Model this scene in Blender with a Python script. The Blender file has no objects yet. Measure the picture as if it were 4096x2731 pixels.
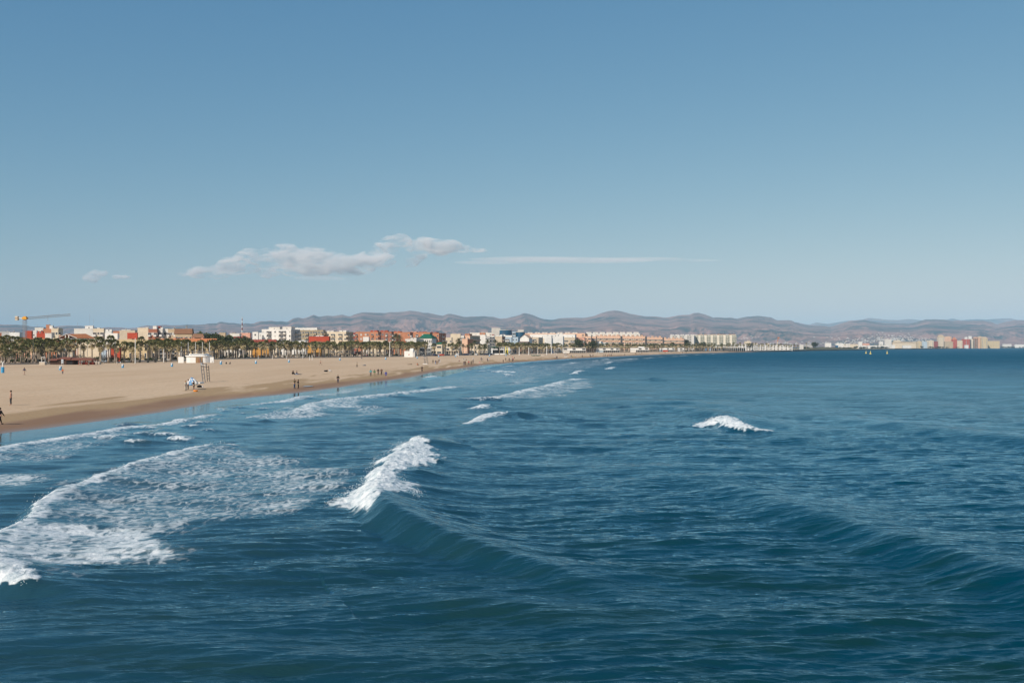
import bpy, bmesh, math, random
import numpy as np
from mathutils import Vector, Matrix
rnd = random.Random(7)
S = bpy.context.scene
COL = S.collection

# ---------------------------------------------------------------- camera, sky, sun, exposure
CAM_H = 8.2            # eye height above the sea, on the pier
F = 3982.0             # focal length in pixels of the 4096 px wide photograph
V0 = 1386.0            # image row of the horizon
cam_data = bpy.data.cameras.new("camera")
cam = bpy.data.objects.new("camera", cam_data)
COL.objects.link(cam)
cam_data.sensor_width = 36.0
cam_data.lens = 36.0 * F / 4096.0
cam_data.clip_start = 0.5
cam_data.clip_end = 120000.0
PITCH = math.atan((V0 - 1365.5) / F)
cam.location = (0, 0, CAM_H)
cam.rotation_euler = (math.pi / 2 + PITCH, 0, 0)
S.camera = cam
S.render.resolution_x, S.render.resolution_y = 1024, 682

SUN_EL, SUN_AZ = math.radians(36.0), math.radians(216.0)   # behind the camera, to the left
world = bpy.data.worlds.new("World")
S.world = world
world.use_nodes = True
wn, wl = world.node_tree.nodes, world.node_tree.links
wn.clear()
wo = wn.new("ShaderNodeOutputWorld")
bg = wn.new("ShaderNodeBackground")
sky = wn.new("ShaderNodeTexSky")
sky.sky_type = 'NISHITA'
sky.sun_disc = False
sky.sun_elevation = SUN_EL
sky.sun_rotation = SUN_AZ
sky.altitude = 10
sky.air_density = 0.7
sky.dust_density = 0.6
sky.ozone_density = 2.2
bg.inputs['Strength'].default_value = 0.105
# the photograph's colour response, the same law over the whole sky
sepc = wn.new("ShaderNodeSeparateColor"); comc = wn.new("ShaderNodeCombineColor")
wl.new(sky.outputs[0], sepc.inputs[0])
for ch_, (k_, g_) in enumerate(((3.99, 1.22), (3.6, 0.74), (4.3, 0.42))):
    pw = wn.new("ShaderNodeMath"); pw.operation = 'DIVIDE'; pw.inputs[1].default_value = k_
    p2 = wn.new("ShaderNodeMath"); p2.operation = 'POWER'; p2.inputs[1].default_value = g_
    p3 = wn.new("ShaderNodeMath"); p3.operation = 'MULTIPLY'; p3.inputs[1].default_value = k_
    wl.new(sepc.outputs[ch_], pw.inputs[0]); wl.new(pw.outputs[0], p2.inputs[0]); wl.new(p2.outputs[0], p3.inputs[0]); wl.new(p3.outputs[0], comc.inputs[ch_])
wl.new(comc.outputs[0], bg.inputs['Color'])
wl.new(bg.outputs[0], wo.inputs['Surface'])

sun_data = bpy.data.lights.new("sun", 'SUN')
sun_data.energy = 4.3
sun_data.angle = math.radians(0.53)
sun_data.color = (1.0, 0.925, 0.81)
sun = bpy.data.objects.new("sun", sun_data)
COL.objects.link(sun)
SUNV = Vector((math.sin(SUN_AZ) * math.cos(SUN_EL), math.cos(SUN_AZ) * math.cos(SUN_EL), math.sin(SUN_EL)))
sun.rotation_euler = SUNV.to_track_quat('Z', 'Y').to_euler()
sun.location = SUNV * 500

S.view_settings.view_transform = 'Standard'
S.view_settings.look = 'None'
S.view_settings.exposure = 0.0
S.view_settings.gamma = 1.0
S.view_settings.use_curve_mapping = False
try:
    S.cycles.max_bounces = 6
    S.cycles.diffuse_bounces = 2
    S.cycles.glossy_bounces = 3
    S.cycles.transmission_bounces = 3
    S.cycles.volume_bounces = 3
    S.cycles.transparent_max_bounces = 6
    S.cycles.use_denoising = True
except Exception:
    pass

# ---------------------------------------------------------------- helpers
def srgb(r, g, b):
    f = lambda c: (c / 255 / 12.92) if c / 255 <= 0.04045 else ((c / 255 + 0.055) / 1.055) ** 2.4
    return (f(r), f(g), f(b), 1.0)

def kx(u):                       # sideways slope of the sight line through image column u
    return (u - 2048.0) / F
def at(u, Y, z=0.0):             # the place at distance Y seen in column u
    return Vector((kx(u) * Y, Y, z))
def zat(v, Y):                   # height seen in image row v at distance Y
    return CAM_H - (v - V0) / F * Y
def onplane(u, v, z=0.0):
    Y = (CAM_H - z) * F / (v - V0)
    return kx(u) * Y, Y

MATS = {}
def mat(name, col, rough=0.8, spec=0.3, var=0.12, scale=0.6, metal=0.0, bump=0.0, two=None):
    """Plain procedural material: base colour with soft wear and grain in object space."""
    if name in MATS:
        return MATS[name]
    m = bpy.data.materials.new(name)
    m.use_nodes = True
    n, l = m.node_tree.nodes, m.node_tree.links
    b = n['Principled BSDF']
    b.inputs['Roughness'].default_value = rough
    b.inputs['Specular IOR Level'].default_value = spec
    b.inputs['Metallic'].default_value = metal
    if len(col) == 3:
        col = (*col, 1.0)
    tc = n.new('ShaderNodeNewGeometry')
    ns = n.new('ShaderNodeTexNoise')
    ns.inputs['Scale'].default_value = scale
    ns.inputs['Detail'].default_value = 6
    ns.inputs['Roughness'].default_value = 0.65
    l.new(tc.outputs['Position'], ns.inputs['Vector'])
    rp = n.new('ShaderNodeMapRange')
    rp.inputs['From Min'].default_value = 0.3
    rp.inputs['From Max'].default_value = 0.7
    l.new(ns.outputs['Fac'], rp.inputs['Value'])
    mx = n.new('ShaderNodeMix'); mx.data_type = 'RGBA'
    mx.inputs['A'].default_value = tuple(min(1, c * (1 - var)) for c in col[:3]) + (1,)
    mx.inputs['B'].default_value = (tuple(two) + (1,))[:4] if two else tuple(min(1, c * (1 + var * 0.7)) for c in col[:3]) + (1,)
    l.new(rp.outputs['Result'], mx.inputs['Factor'])
    l.new(mx.outputs['Result'], b.inputs['Base Color'])
    if bump:
        bp = n.new('ShaderNodeBump')
        bp.inputs['Strength'].default_value = bump
        bp.inputs['Distance'].default_value = 0.1
        l.new(ns.outputs['Fac'], bp.inputs['Height'])
        l.new(bp.outputs['Normal'], b.inputs['Normal'])
    MATS[name] = m
    return m

def link(name, me, parent=None, loc=None, rz=0.0, kind=None):
    o = bpy.data.objects.new(name, me)
    COL.objects.link(o)
    if loc is not None:
        o.location = loc
    o.rotation_euler = (0, 0, rz)
    if parent is not None:
        o.parent = parent
    if kind:
        o['kind'] = kind
    return o

def thing(name, label, cat, loc=(0, 0, 0), rz=0.0, group=None):
    o = link(name, None, None, loc, rz)
    o.empty_display_size = 0.2
    o['label'] = label
    o['category'] = cat
    if group:
        o['group'] = group
    return o

def tag(o, label, cat, group=None):
    o['label'] = label; o['category'] = cat
    if group: o['group'] = group
    return o

def copy_tree(o, parent=None):
    c = o.copy(); COL.objects.link(c)
    if parent is not None: c.parent = parent
    for ch in list(o.children):
        copy_tree(ch, c)
    return c

class MB:
    """Collects verts and faces of one mesh."""
    def __init__(s): s.v = []; s.f = []; s.mi = []; s.m = 0
    def poly(s, pts):
        k = len(s.v); s.v += [tuple(p) for p in pts]; s.f.append(tuple(range(k, k + len(pts)))); s.mi.append(s.m)
    def box(s, x0, x1, y0, y1, z0, z1, M=None):
        p = [(x0,y0,z0),(x1,y0,z0),(x1,y1,z0),(x0,y1,z0),(x0,y0,z1),(x1,y0,z1),(x1,y1,z1),(x0,y1,z1)]
        if M is not None: p = [tuple(M @ Vector(q)) for q in p]
        k = len(s.v); s.v += p
        for f in ((0,3,2,1),(4,5,6,7),(0,1,5,4),(1,2,6,5),(2,3,7,6),(3,0,4,7)):
            s.f.append(tuple(k + i for i in f)); s.mi.append(s.m)
        return s
    def tube(s, a, b, ra, rb=None, n=6, cap=True):
        a, b = Vector(a), Vector(b); rb = ra if rb is None else rb
        d = (b - a).normalized()
        e = d.cross(Vector((0, 0, 1)) if abs(d.z) < 0.95 else Vector((1, 0, 0))).normalized(); g = d.cross(e)
        k = len(s.v)
        for c, r in ((a, ra), (b, rb)):
            for i in range(n):
                t = 2 * math.pi * i / n
                s.v.append(tuple(c + e * (r * math.cos(t)) + g * (r * math.sin(t))))
        for i in range(n):
            j = (i + 1) % n
            s.f.append((k + i, k + j, k + n + j, k + n + i)); s.mi.append(s.m)
        if cap:
            s.f.append(tuple(k + i for i in range(n))[::-1]); s.mi.append(s.m)
            s.f.append(tuple(k + n + i for i in range(n))); s.mi.append(s.m)
        return s
    def ring(s, prof, n=16, c=(0, 0), a0=0.0, a1=2 * math.pi):
        """lathe of (r, z) points"""
        k = len(s.v); full = abs(a1 - a0 - 2 * math.pi) < 1e-4
        cols = n if full else n + 1
        for i in range(cols):
            t = a0 + (a1 - a0) * i / n
            for r, z in prof: s.v.append((c[0] + r * math.cos(t), c[1] + r * math.sin(t), z))
        m_ = len(prof)
        for i in range(n):
            j = (i + 1) % cols
            for q in range(m_ - 1):
                s.f.append((k + i*m_ + q, k + j*m_ + q, k + j*m_ + q + 1, k + i*m_ + q + 1)); s.mi.append(s.m)
        return s
    def ell(s, c, r, n=8, m_=6, M=None, jit=0.0):
        k = len(s.v)
        for i in range(m_ + 1):
            ph = math.pi * i / m_
            for j in range(n):
                t = 2 * math.pi * j / n
                q = 1 + jit * (rnd.random() - .5)
                p = Vector((r[0]*math.sin(ph)*math.cos(t)*q, r[1]*math.sin(ph)*math.sin(t)*q, r[2]*math.cos(ph)*q))
                if M is not None: p = M @ p
                s.v.append((c[0]+p.x, c[1]+p.y, c[2]+p.z))
        for i in range(m_):
            for j in range(n):
                jj = (j + 1) % n
                s.f.append((k+i*n+j, k+(i+1)*n+j, k+(i+1)*n+jj, k+i*n+jj)); s.mi.append(s.m)
        return s
    def prism(s, pts, z0, z1):
        """vertical prism over a closed (x, y) outline"""
        n = len(pts); k = len(s.v)
        s.v += [(x, y, z0) for x, y in pts] + [(x, y, z1) for x, y in pts]
        for i in range(n):
            j = (i + 1) % n; s.f.append((k+i, k+j, k+n+j, k+n+i)); s.mi.append(s.m)
        s.f.append(tuple(k+i for i in range(n))[::-1]); s.mi.append(s.m)
        s.f.append(tuple(k+n+i for i in range(n))); s.mi.append(s.m)
        return s
    def mesh(s, name, *mats, smooth=False):
        me = bpy.data.meshes.new(name)
        me.from_pydata(s.v, [], s.f)
        for q in mats: me.materials.append(q)
        if len(mats) > 1: me.polygons.foreach_set('material_index', s.mi)
        if smooth: me.polygons.foreach_set('use_smooth', [True] * len(me.polygons))
        me.validate(); me.update()
        return me
    def obj(s, name, m_, parent=None, loc=None, rz=0.0, smooth=False, kind=None):
        ms = m_ if isinstance(m_, (list, tuple)) else [m_]
        return link(name, s.mesh(name, *ms, smooth=smooth), parent, loc, rz, kind)

def grid_mesh(name, X, Y, Z, attrs=None, smooth=True, mats=()):
    """regular quad sheet from 2-D arrays"""
    r, c = X.shape
    me = bpy.data.meshes.new(name)
    me.vertices.add(r * c)
    co = np.stack([X, Y, Z], -1).astype(np.float32).reshape(-1)
    me.vertices.foreach_set('co', co)
    i = np.arange(r * c).reshape(r, c)
    q = np.stack([i[:-1, :-1], i[:-1, 1:], i[1:, 1:], i[1:, :-1]], -1).reshape(-1, 4)
    n = len(q)
    me.loops.add(n * 4)
    me.loops.foreach_set('vertex_index', q.reshape(-1).astype(np.int32))
    me.polygons.add(n)
    me.polygons.foreach_set('loop_start', np.arange(0, n * 4, 4, dtype=np.int32))
    me.polygons.foreach_set('loop_total', np.full(n, 4, dtype=np.int32))
    me.update(calc_edges=True)
    me.polygons.foreach_set('use_smooth', np.full(n, smooth))
    for k, a in (attrs or {}).items():
        at_ = me.attributes.new(k, 'FLOAT', 'POINT')
        at_.data.foreach_set('value', a.astype(np.float32).reshape(-1))
    for m_ in mats: me.materials.append(m_)
    return me

def smoothstep(a, b, x):
    t = np.clip((x - a) / (b - a), 0, 1)
    return t * t * (3 - 2 * t)

_rs = np.random.RandomState(3)
_perm = _rs.permutation(256)
_grad = _rs.rand(256)
def vnoise(x, y, seed=0):
    """2-D value noise, 0..1"""
    xi = np.floor(x).astype(np.int64); yi = np.floor(y).astype(np.int64)
    xf = x - xi; yf = y - yi
    u = xf*xf*xf*(xf*(xf*6-15)+10); v = yf*yf*yf*(yf*(yf*6-15)+10)
    def h(a, b): return _grad[_perm[(_perm[(a + seed*17) & 255] + b) & 255]]
    return (h(xi,yi)*(1-u)+h(xi+1,yi)*u)*(1-v) + (h(xi,yi+1)*(1-u)+h(xi+1,yi+1)*u)*v
def fbm(x, y, oct=4, seed=0, gain=0.5, ridge=False):
    s = 0; a = 1; t = 0
    for o in range(oct):
        n = vnoise(x * 2**o + 13.7*o, y * 2**o - 7.3*o, seed + o)
        if ridge: n = 1 - np.abs(2*n - 1)
        s = s + a * n; t += a; a *= gain
    return s / t

# ---------------------------------------------------------------- coast line (in world metres)
_shore_px = [(6,1736),(100,1722),(179,1715),(268,1703),(372,1689),(431,1681),(536,1666),(670,1646),(739,1632),(799,1623),(858,1608),
 (933,1598),(1037,1587),(1126,1579),(1200,1571),(1305,1557),(1368,1549),(1453,1535),(1521,1526),(1589,1518),(1657,1508),(1708,1495),
 (1759,1485),(1827,1477),(1878,1470),(1929,1461),(2000,1455),(2066,1449),(2133,1445),(2188,1441),(2243,1437),(2332,1432.5),(2398,1429),
 (2464,1426),(2520,1423),(2610,1419),(2721,1415.3),(2832,1411.6),(2942,1409),(3020,1407.4),(3060,1406.2),(3119,1404.5),(3238,1402),
 (3357,1399.8),(3476,1398.3),(3560,1397.2),(3655,1395.8),(3774,1394.4),(3893,1393.2),(4012,1392.1),(4096,1391.4)]
_sp = sorted((onplane(u, v)[1], onplane(u, v)[0]) for u, v in _shore_px)
_spY = np.array([-60.0, 20.0] + [p[0] for p in _sp] + [9000.0, 26000.0])
_spX = np.array([-78.0, -61.0] + [p[1] for p in _sp] + [_sp[-1][1] + (9000-_sp[-1][0])*0.8, 22000.0])
def shoreX(Y): return np.interp(Y, _spY, _spX)
def shore_dist(X, Y):
    """metres inland of the waterline (negative at sea)"""
    xs = shoreX(Y)
    sl = (shoreX(Y * 1.03 + 5) - shoreX(Y * 0.97 - 5)) / (0.06 * Y + 10)
    return (xs - X) / np.sqrt(1 + sl * sl)
def ground_z(X, Y):
    d = shore_dist(X, Y)
    return np.where(d > 0, 1.25 * (1 - np.exp(-np.maximum(d, 0) / 14.0)) + 0.002 * np.clip(d, 0, 200), np.maximum(d * 0.05, -6.0))
def gp(u, v):
    """point of the beach seen at pixel (u, v)"""
    z = 1.2
    for _ in range(12):
        Y = (CAM_H - z) * F / (v - V0); X = kx(u) * Y
        z = 0.5 * z + 0.5 * float(ground_z(X, Y))
    return Vector((X, Y, z))
# ---------------------------------------------------------------- materials of the setting
def new_mat(name):
    m = bpy.data.materials.new(name); m.use_nodes = True
    n, l = m.node_tree.nodes, m.node_tree.links
    return m, n, l, n['Principled BSDF']
def nd(n, t, **kw):
    x = n.new(t)
    for k, v in kw.items():
        if k in x.inputs.keys(): x.inputs[k].default_value = v
        else: setattr(x, k, v)
    return x
def ramp(n, l, src, a, b, c=0.0, d=1.0, smooth=False):
    r = n.new('ShaderNodeMapRange')
    if smooth: r.interpolation_type = 'SMOOTHSTEP'
    r.inputs['From Min'].default_value = a; r.inputs['From Max'].default_value = b
    r.inputs['To Min'].default_value = c; r.inputs['To Max'].default_value = d
    l.new(src, r.inputs['Value'])
    return r.outputs['Result']
def mixc(n, l, fac, A, B):
    x = n.new('ShaderNodeMix'); x.data_type = 'RGBA'
    for k, s in (('Factor', fac), ('A', A), ('B', B)):
        if hasattr(s, 'is_linked') or hasattr(s, 'node'): l.new(s, x.inputs[k])
        elif k == 'Factor': x.inputs[k].default_value = s
        else: x.inputs[k].default_value = s if len(s) == 4 else (*s, 1)
    return x.outputs['Result']
def mth(n, l, op, a, b=None, c=None, clamp=False):
    x = n.new('ShaderNodeMath'); x.operation = op; x.use_clamp = clamp
    for i, s in enumerate((a, b, c)):
        if s is None: continue
        if isinstance(s, (int, float)): x.inputs[i].default_value = s
        else: l.new(s, x.inputs[i])
    return x.outputs[0]
def noise(n, l, vec, scale, detail=4, rough=0.55, dist=0.0):
    x = n.new('ShaderNodeTexNoise')
    x.inputs['Scale'].default_value = scale; x.inputs['Detail'].default_value = detail
    x.inputs['Roughness'].default_value = rough; x.inputs['Distortion'].default_value = dist
    l.new(vec, x.inputs['Vector'])
    return x.outputs['Fac']
def mapping(n, l, vec, rz=0.0, sc=(1, 1, 1)):
    x = n.new('ShaderNodeMapping')
    x.inputs['Rotation'].default_value = (0, 0, rz); x.inputs['Scale'].default_value = sc
    l.new(vec, x.inputs['Vector'])
    return x.outputs[0]
def attr(n, name):
    a = n.new('ShaderNodeAttribute'); a.attribute_name = name
    return a.outputs['Fac']

# --- sand
m_sand, n, l, b = new_mat('sand')
pos = n.new('ShaderNodeNewGeometry').outputs['Position']
d_ = attr(n, 'inland')
al = mapping(n, l, pos, math.radians(-12), (0.16, 0.02, 1))       # streaks run along the shore
st = noise(n, l, al, 1.0, 4, 0.55, 0.6)
st2 = noise(n, l, mapping(n, l, pos, math.radians(-15), (0.30, 0.028, 1)), 1.0, 3, 0.5, 0.4)
d2 = mth(n, l, 'ADD', d_, mth(n, l, 'ADD', mth(n, l, 'MULTIPLY', mth(n, l, 'SUBTRACT', st, 0.5), 46.0), mth(n, l, 'MULTIPLY', mth(n, l, 'SUBTRACT', st2, 0.5), 34.0)))
dry = ramp(n, l, d2, 8.0, 15.0, 0, 1, True)
fine = noise(n, l, pos, 2.2, 8, 0.7)
big = noise(n, l, mapping(n, l, pos, math.radians(-14), (0.05, 0.012, 1)), 1.0, 5, 0.6)
c_dry = mixc(n, l, ramp(n, l, big, 0.35, 0.65), srgb(208, 178, 146), srgb(221, 193, 162))
c_dry = mixc(n, l, ramp(n, l, fine, 0.3, 0.7), c_dry, mixc(n, l, 0.5, c_dry, srgb(172, 146, 118)))
trk = noise(n, l, mapping(n, l, pos, math.radians(-13), (1.1, 0.012, 1)), 1.0, 3, 0.6, 0.3)
c_dry = mixc(n, l, ramp(n, l, trk, 0.56, 0.66, 0, 0.35), c_dry, srgb(176, 150, 122))
fp = noise(n, l, pos, 1.1, 3, 0.5)
c_dry = mixc(n, l, ramp(n, l, fp, 0.52, 0.68, 0, 0.4), c_dry, srgb(180, 154, 125))
c_damp = mixc(n, l, ramp(n, l, fine, 0.35, 0.7), srgb(165, 137, 104), srgb(178, 151, 118))
c_wet = mixc(n, l, ramp(n, l, st, 0.3, 0.7), srgb(142, 113, 91), srgb(160, 131, 106))
c1 = mixc(n, l, dry, c_damp, c_dry)
wetf = ramp(n, l, mth(n, l, 'ADD', d_, mth(n, l, 'MULTIPLY', mth(n, l, 'SUBTRACT', st, 0.5), 9.0)), 3.6, 7.0, 1, 0, True)
c2 = mixc(n, l, wetf, c1, c_wet)
l.new(c2, b.inputs['Base Color'])
gloss = ramp(n, l, d_, 0.2, 3.2, 1, 0, True)
l.new(mth(n, l, 'MULTIPLY_ADD', gloss, -0.62, 0.95), b.inputs['Roughness'])
l.new(mth(n, l, 'MULTIPLY_ADD', gloss, 0.4, 0.1), b.inputs['Specular IOR Level'])
bp = n.new('ShaderNodeBump'); bp.inputs['Strength'].default_value = 0.6; bp.inputs['Distance'].default_value = 0.16
l.new(mth(n, l, 'MULTIPLY', mth(n, l, 'SUBTRACT', 1.0, wetf), noise(n, l, pos, 0.9, 7, 0.65)), bp.inputs['Height'])
l.new(bp.outputs[0], b.inputs['Normal'])

# --- beach sheet, from the sea bed up to the promenade
def beach():
    ys = np.concatenate([np.linspace(-60, 60, 20), np.geomspace(64, 9000, 300)])
    ds = np.concatenate([np.linspace(-60, -4, 15), np.linspace(-3, 26, 80), np.geomspace(28, 260, 40)])
    Yg, D = np.meshgrid(ys, ds, indexing='ij')
    sl = (shoreX(Yg * 1.03 + 5) - shoreX(Yg * 0.97 - 5)) / (0.06 * Yg + 10)
    X = shoreX(Yg) - D * np.sqrt(1 + sl*sl)
    Z = ground_z(X, Yg)
    Z = Z + np.where(D > 3, (fbm(X*0.08, Yg*0.08, 4) - 0.5) * 0.22 * smoothstep(3, 20, D), 0)
    me = grid_mesh('beach', X, Yg, Z, {'inland': D}, True, (m_sand,))
    link('beach', me, kind='structure')
beach()

# --- plain behind the beach (town ground, orchards) as one sheet out to the foot of the hills
m_plain = mat('town ground', (0.16, 0.14, 0.11), 0.9, 0.1, 0.35, 0.01, two=(0.08, 0.09, 0.05))
def plain():
    ys = np.concatenate([np.linspace(-400, 300, 8), np.geomspace(330, 60000, 90)])
    D = np.concatenate([np.array([150, 170, 200, 260, 340, 500, 800, 1300, 2200, 4000, 8000, 16000, 32000, 60000.])])
    Yg, Dg = np.meshgrid(ys, D, indexing='ij')
    X = prom_X(Yg) - (Dg - 150) 
    Z = np.full_like(X, 1.55) + np.clip((Yg - 5000) / 400, 0, 6)*0 
    me = grid_mesh('plain', X, Yg, Z, None, True, (m_plain,))
    link('ground', me, kind='structure')
# line where the sand meets the promenade
_pr_px = [(-500,1478),(0,1459),(250,1456),(500,1450),(650,1446),(820,1439),(1000,1435),(1250,1431.5),(1500,1428),(1730,1424),(2000,1418),(2250,1411.5),
          (2500,1408.3),(2760,1405.6),(3000,1403.6),(3100,1402.4),(3250,1399.6),(3420,1397.6),(3560,1395.9),(3774,1393.6),(4012,1391.4),(4096,1390.8)]
_pp = sorted((onplane(u, v, 1.5)[1], onplane(u, v, 1.5)[0]) for u, v in _pr_px)
_ppY = np.array([-400.0] + [p[0] for p in _pp] + [9000.0, 60000.0])
_ppX = np.array([-420.0] + [p[1] for p in _pp] + [_sp[-1][1] + (9000-_sp[-1][0])*0.8 - 60, 52000.0])
def prom_X(Y): return np.interp(Y, _ppY, _ppX)
plain()

# --- hills
_ridge = [(-900,1300),(-500,1292),(-250,1290),(0,1297),(60,1298),(100,1301),(130,1305),(180,1308),(230,1305),(276,1302),(320,1303),(376,1306),(400,1311),(430,1307),(480,1309),(520,1312),(544,1311),(588,1300),
 (615,1302),(659,1298),(699,1301),(743,1298),(820,1298),(832,1294),(865,1294),(882,1286),(916,1292),(933,1291),(964,1296),(986,1292.5),(1015,1293),(1044,1284),
 (1088,1283),(1106,1286),(1124,1284),(1150,1287),(1172,1273),(1192,1270),(1214,1274),(1234,1267.5),(1254,1259),(1276,1266),(1310,1262),(1332,1264),(1371,1259),
 (1402,1265),(1420,1257.6),(1449,1249),(1486,1251),(1520,1252),(1540,1253),(1564,1248),(1602,1248),(1641,1243),(1672,1247),(1710,1252),(1772,1262),(1794,1253.6),
 (1820,1257.6),(1858,1267.5),(1880,1265),(1942,1265),(1975,1267),(2004,1274),(2029,1272),(2066,1263),(2095,1252),(2110,1254),(2144,1265),(2177,1277),(2203,1278.6),
 (2243,1273),(2298,1271),(2332,1272),(2376,1263),(2431,1245),(2460,1242),(2486,1246),(2518,1255),(2584,1266),(2622,1266),(2659,1270),(2677,1270),(2712,1260),
 (2759,1260),(2772,1253),(2792,1250.5),(2810,1254),(2832,1261),(2854,1270),(2880,1270),(2927,1271),(2949,1276),(2986,1267.5),(3012,1264),(3055,1265),(3083,1270),
 (3107,1281),(3133,1281),(3167,1281),(3181,1289),(3214,1298),(3238,1302),(3293,1303),(3321,1307),(3357,1297),(3405,1282),(3459,1280),(3500,1288),(3547,1294),
 (3631,1294),(3667,1289),(3703,1278),(3738,1276),(3762,1278),(3798,1281),(3845,1284),(3929,1282),(3964,1287),(3986,1298),(4012,1291),(4060,1281),(4096,1282),(4300,1272),(4600,1285),(5000,1268)]
_back = [(-900,1330),(3000,1330),(3120,1300),(3181,1288),(3235,1299),(3265,1289),(3310,1295),(3370,1286),(3400,1282),(3455,1278),(3470,1270),(3540,1278),(3590,1280),(3640,1276),(3680,1280),
 (3730,1284),(3780,1282),(3800,1275),(3812,1273),(3840,1281),(3880,1278),(3900,1276),(3940,1278),(4000,1274),(4040,1272),(4070,1280),(4300,1276),(4600,1268),(5000,1275)]
m_hill, n, l, b = new_mat('hillside scrub and rock')
pos = n.new('ShaderNodeNewGeometry').outputs['Position']
a1 = noise(n, l, mapping(n, l, pos, 0, (1, 1, 3.5)), 0.0014, 8, 0.62, 0.4)
a2 = noise(n, l, pos, 0.0065, 8, 0.78)
rock = attr(n, 'rock')
f = mth(n, l, 'ADD', mth(n, l, 'MULTIPLY', a1, 0.9), mth(n, l, 'MULTIPLY', a2, 0.5))
f = mth(n, l, 'ADD', f, mth(n, l, 'MULTIPLY', rock, 0.12))
c = mixc(n, l, ramp(n, l, a2, 0.35, 0.7), (0.012, 0.022, 0.022, 1), (0.040, 0.052, 0.050, 1))
c = mixc(n, l, ramp(n, l, f, 0.62, 0.80), c, (0.30, 0.17, 0.14, 1))
l.new(c, b.inputs['Base Color']); b.inputs['Roughness'].default_value = 1.0; b.inputs['Specular IOR Level'].default_value = 0.0

def hills(name, prof, r0, rc, r1, nu, nr, foot, seed, shape):
    us = np.linspace(-900, 5000, nu)
    rr = np.concatenate([np.linspace(r0, rc, nr), np.linspace(rc, r1, nr // 4 + 2)[1:]])
    U, R = np.meshgrid(us, rr)
    k = kx(U); X = k * R; Y = R
    pu, pv = zip(*prof)
    v = np.interp(U, pu, pv)
    top = (V0 - v) / F * rc + CAM_H
    # a broken crest: each column climbs to the skyline height, spurs and valleys run down from it
    t = np.clip((R - r0) / (rc - r0), 0, 1)
    base = np.where(R <= rc, t ** shape, np.clip(1 - (R - rc) / (r1 - rc), 0, 1) ** 0.7)
    sp = fbm(X * 0.0009 + seed, Y * 0.0005, 6, seed, 0.52, True)
    sp2 = fbm(X * 0.004, Y * 0.003, 5, seed + 3, 0.55, True)
    carve = (sp - 0.62) * 1.0 + (sp2 - 0.6) * 0.6
    env = 4 * t * (1 - t)
    Z = top * (base * (1 + 0.0 * t) + carve * env * foot)
    Z = np.where(R > rc, top * base, Z)
    Z = Z + (fbm(X*0.01, Y*0.01, 3, seed+9) - 0.5) * 14 * np.clip(t*1.5, 0, 1)
    # nothing in front may rise over the drawn skyline
    lim = (V0 - v - 1.5) / F * R * (0.35 + 0.65 * t) + CAM_H
    Z = np.where(t < 0.995, np.minimum(Z, lim), Z)
    Z = np.maximum(Z, -5 + 6 * t)
    Z[0, :] = -30
    gz, gx = np.gradient(Z)
    slope = np.clip(np.abs(gx) / (np.abs(kx(us[1]) - kx(us[0])) * R) * 1.2, 0, 1)
    me = grid_mesh(name, X, Y, Z, {'rock': slope}, True, (m_hill,))
    link('hills', me, kind='structure')
hills('hills', _ridge, 8600, 14500, 17500, 900, 170, 1.0, 2, 1.15)
hills('far_hills', _back, 18500, 24000, 26000, 420, 60, 1.0, 5, 1.0)

# --- haze: one closed box of pale air round camera, town and hills
m_haze = bpy.data.materials.new('haze air'); m_haze.use_nodes = True
n, l = m_haze.node_tree.nodes, m_haze.node_tree.links
n.clear(); o_ = n.new('ShaderNodeOutputMaterial'); v_ = n.new('ShaderNodeVolumePrincipled')
v_.inputs['Color'].default_value = (0.52, 0.79, 1.0, 1)
v_.inputs['Density'].default_value = 4.6e-5
v_.inputs['Anisotropy'].default_value = -0.2
l.new(v_.outputs[0], o_.inputs['Volume'])
hz = MB().box(-30000, 36000, -2500, 40000, -40, 900).obj('haze', m_haze, kind='stuff')
hz['label'] = 'pale blue haze between the beach and the mountains'; hz['category'] = 'haze'
# ---------------------------------------------------------------- the sea
def P(pts, z=0.0): return [onplane(u, v, z) for u, v in pts]
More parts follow.
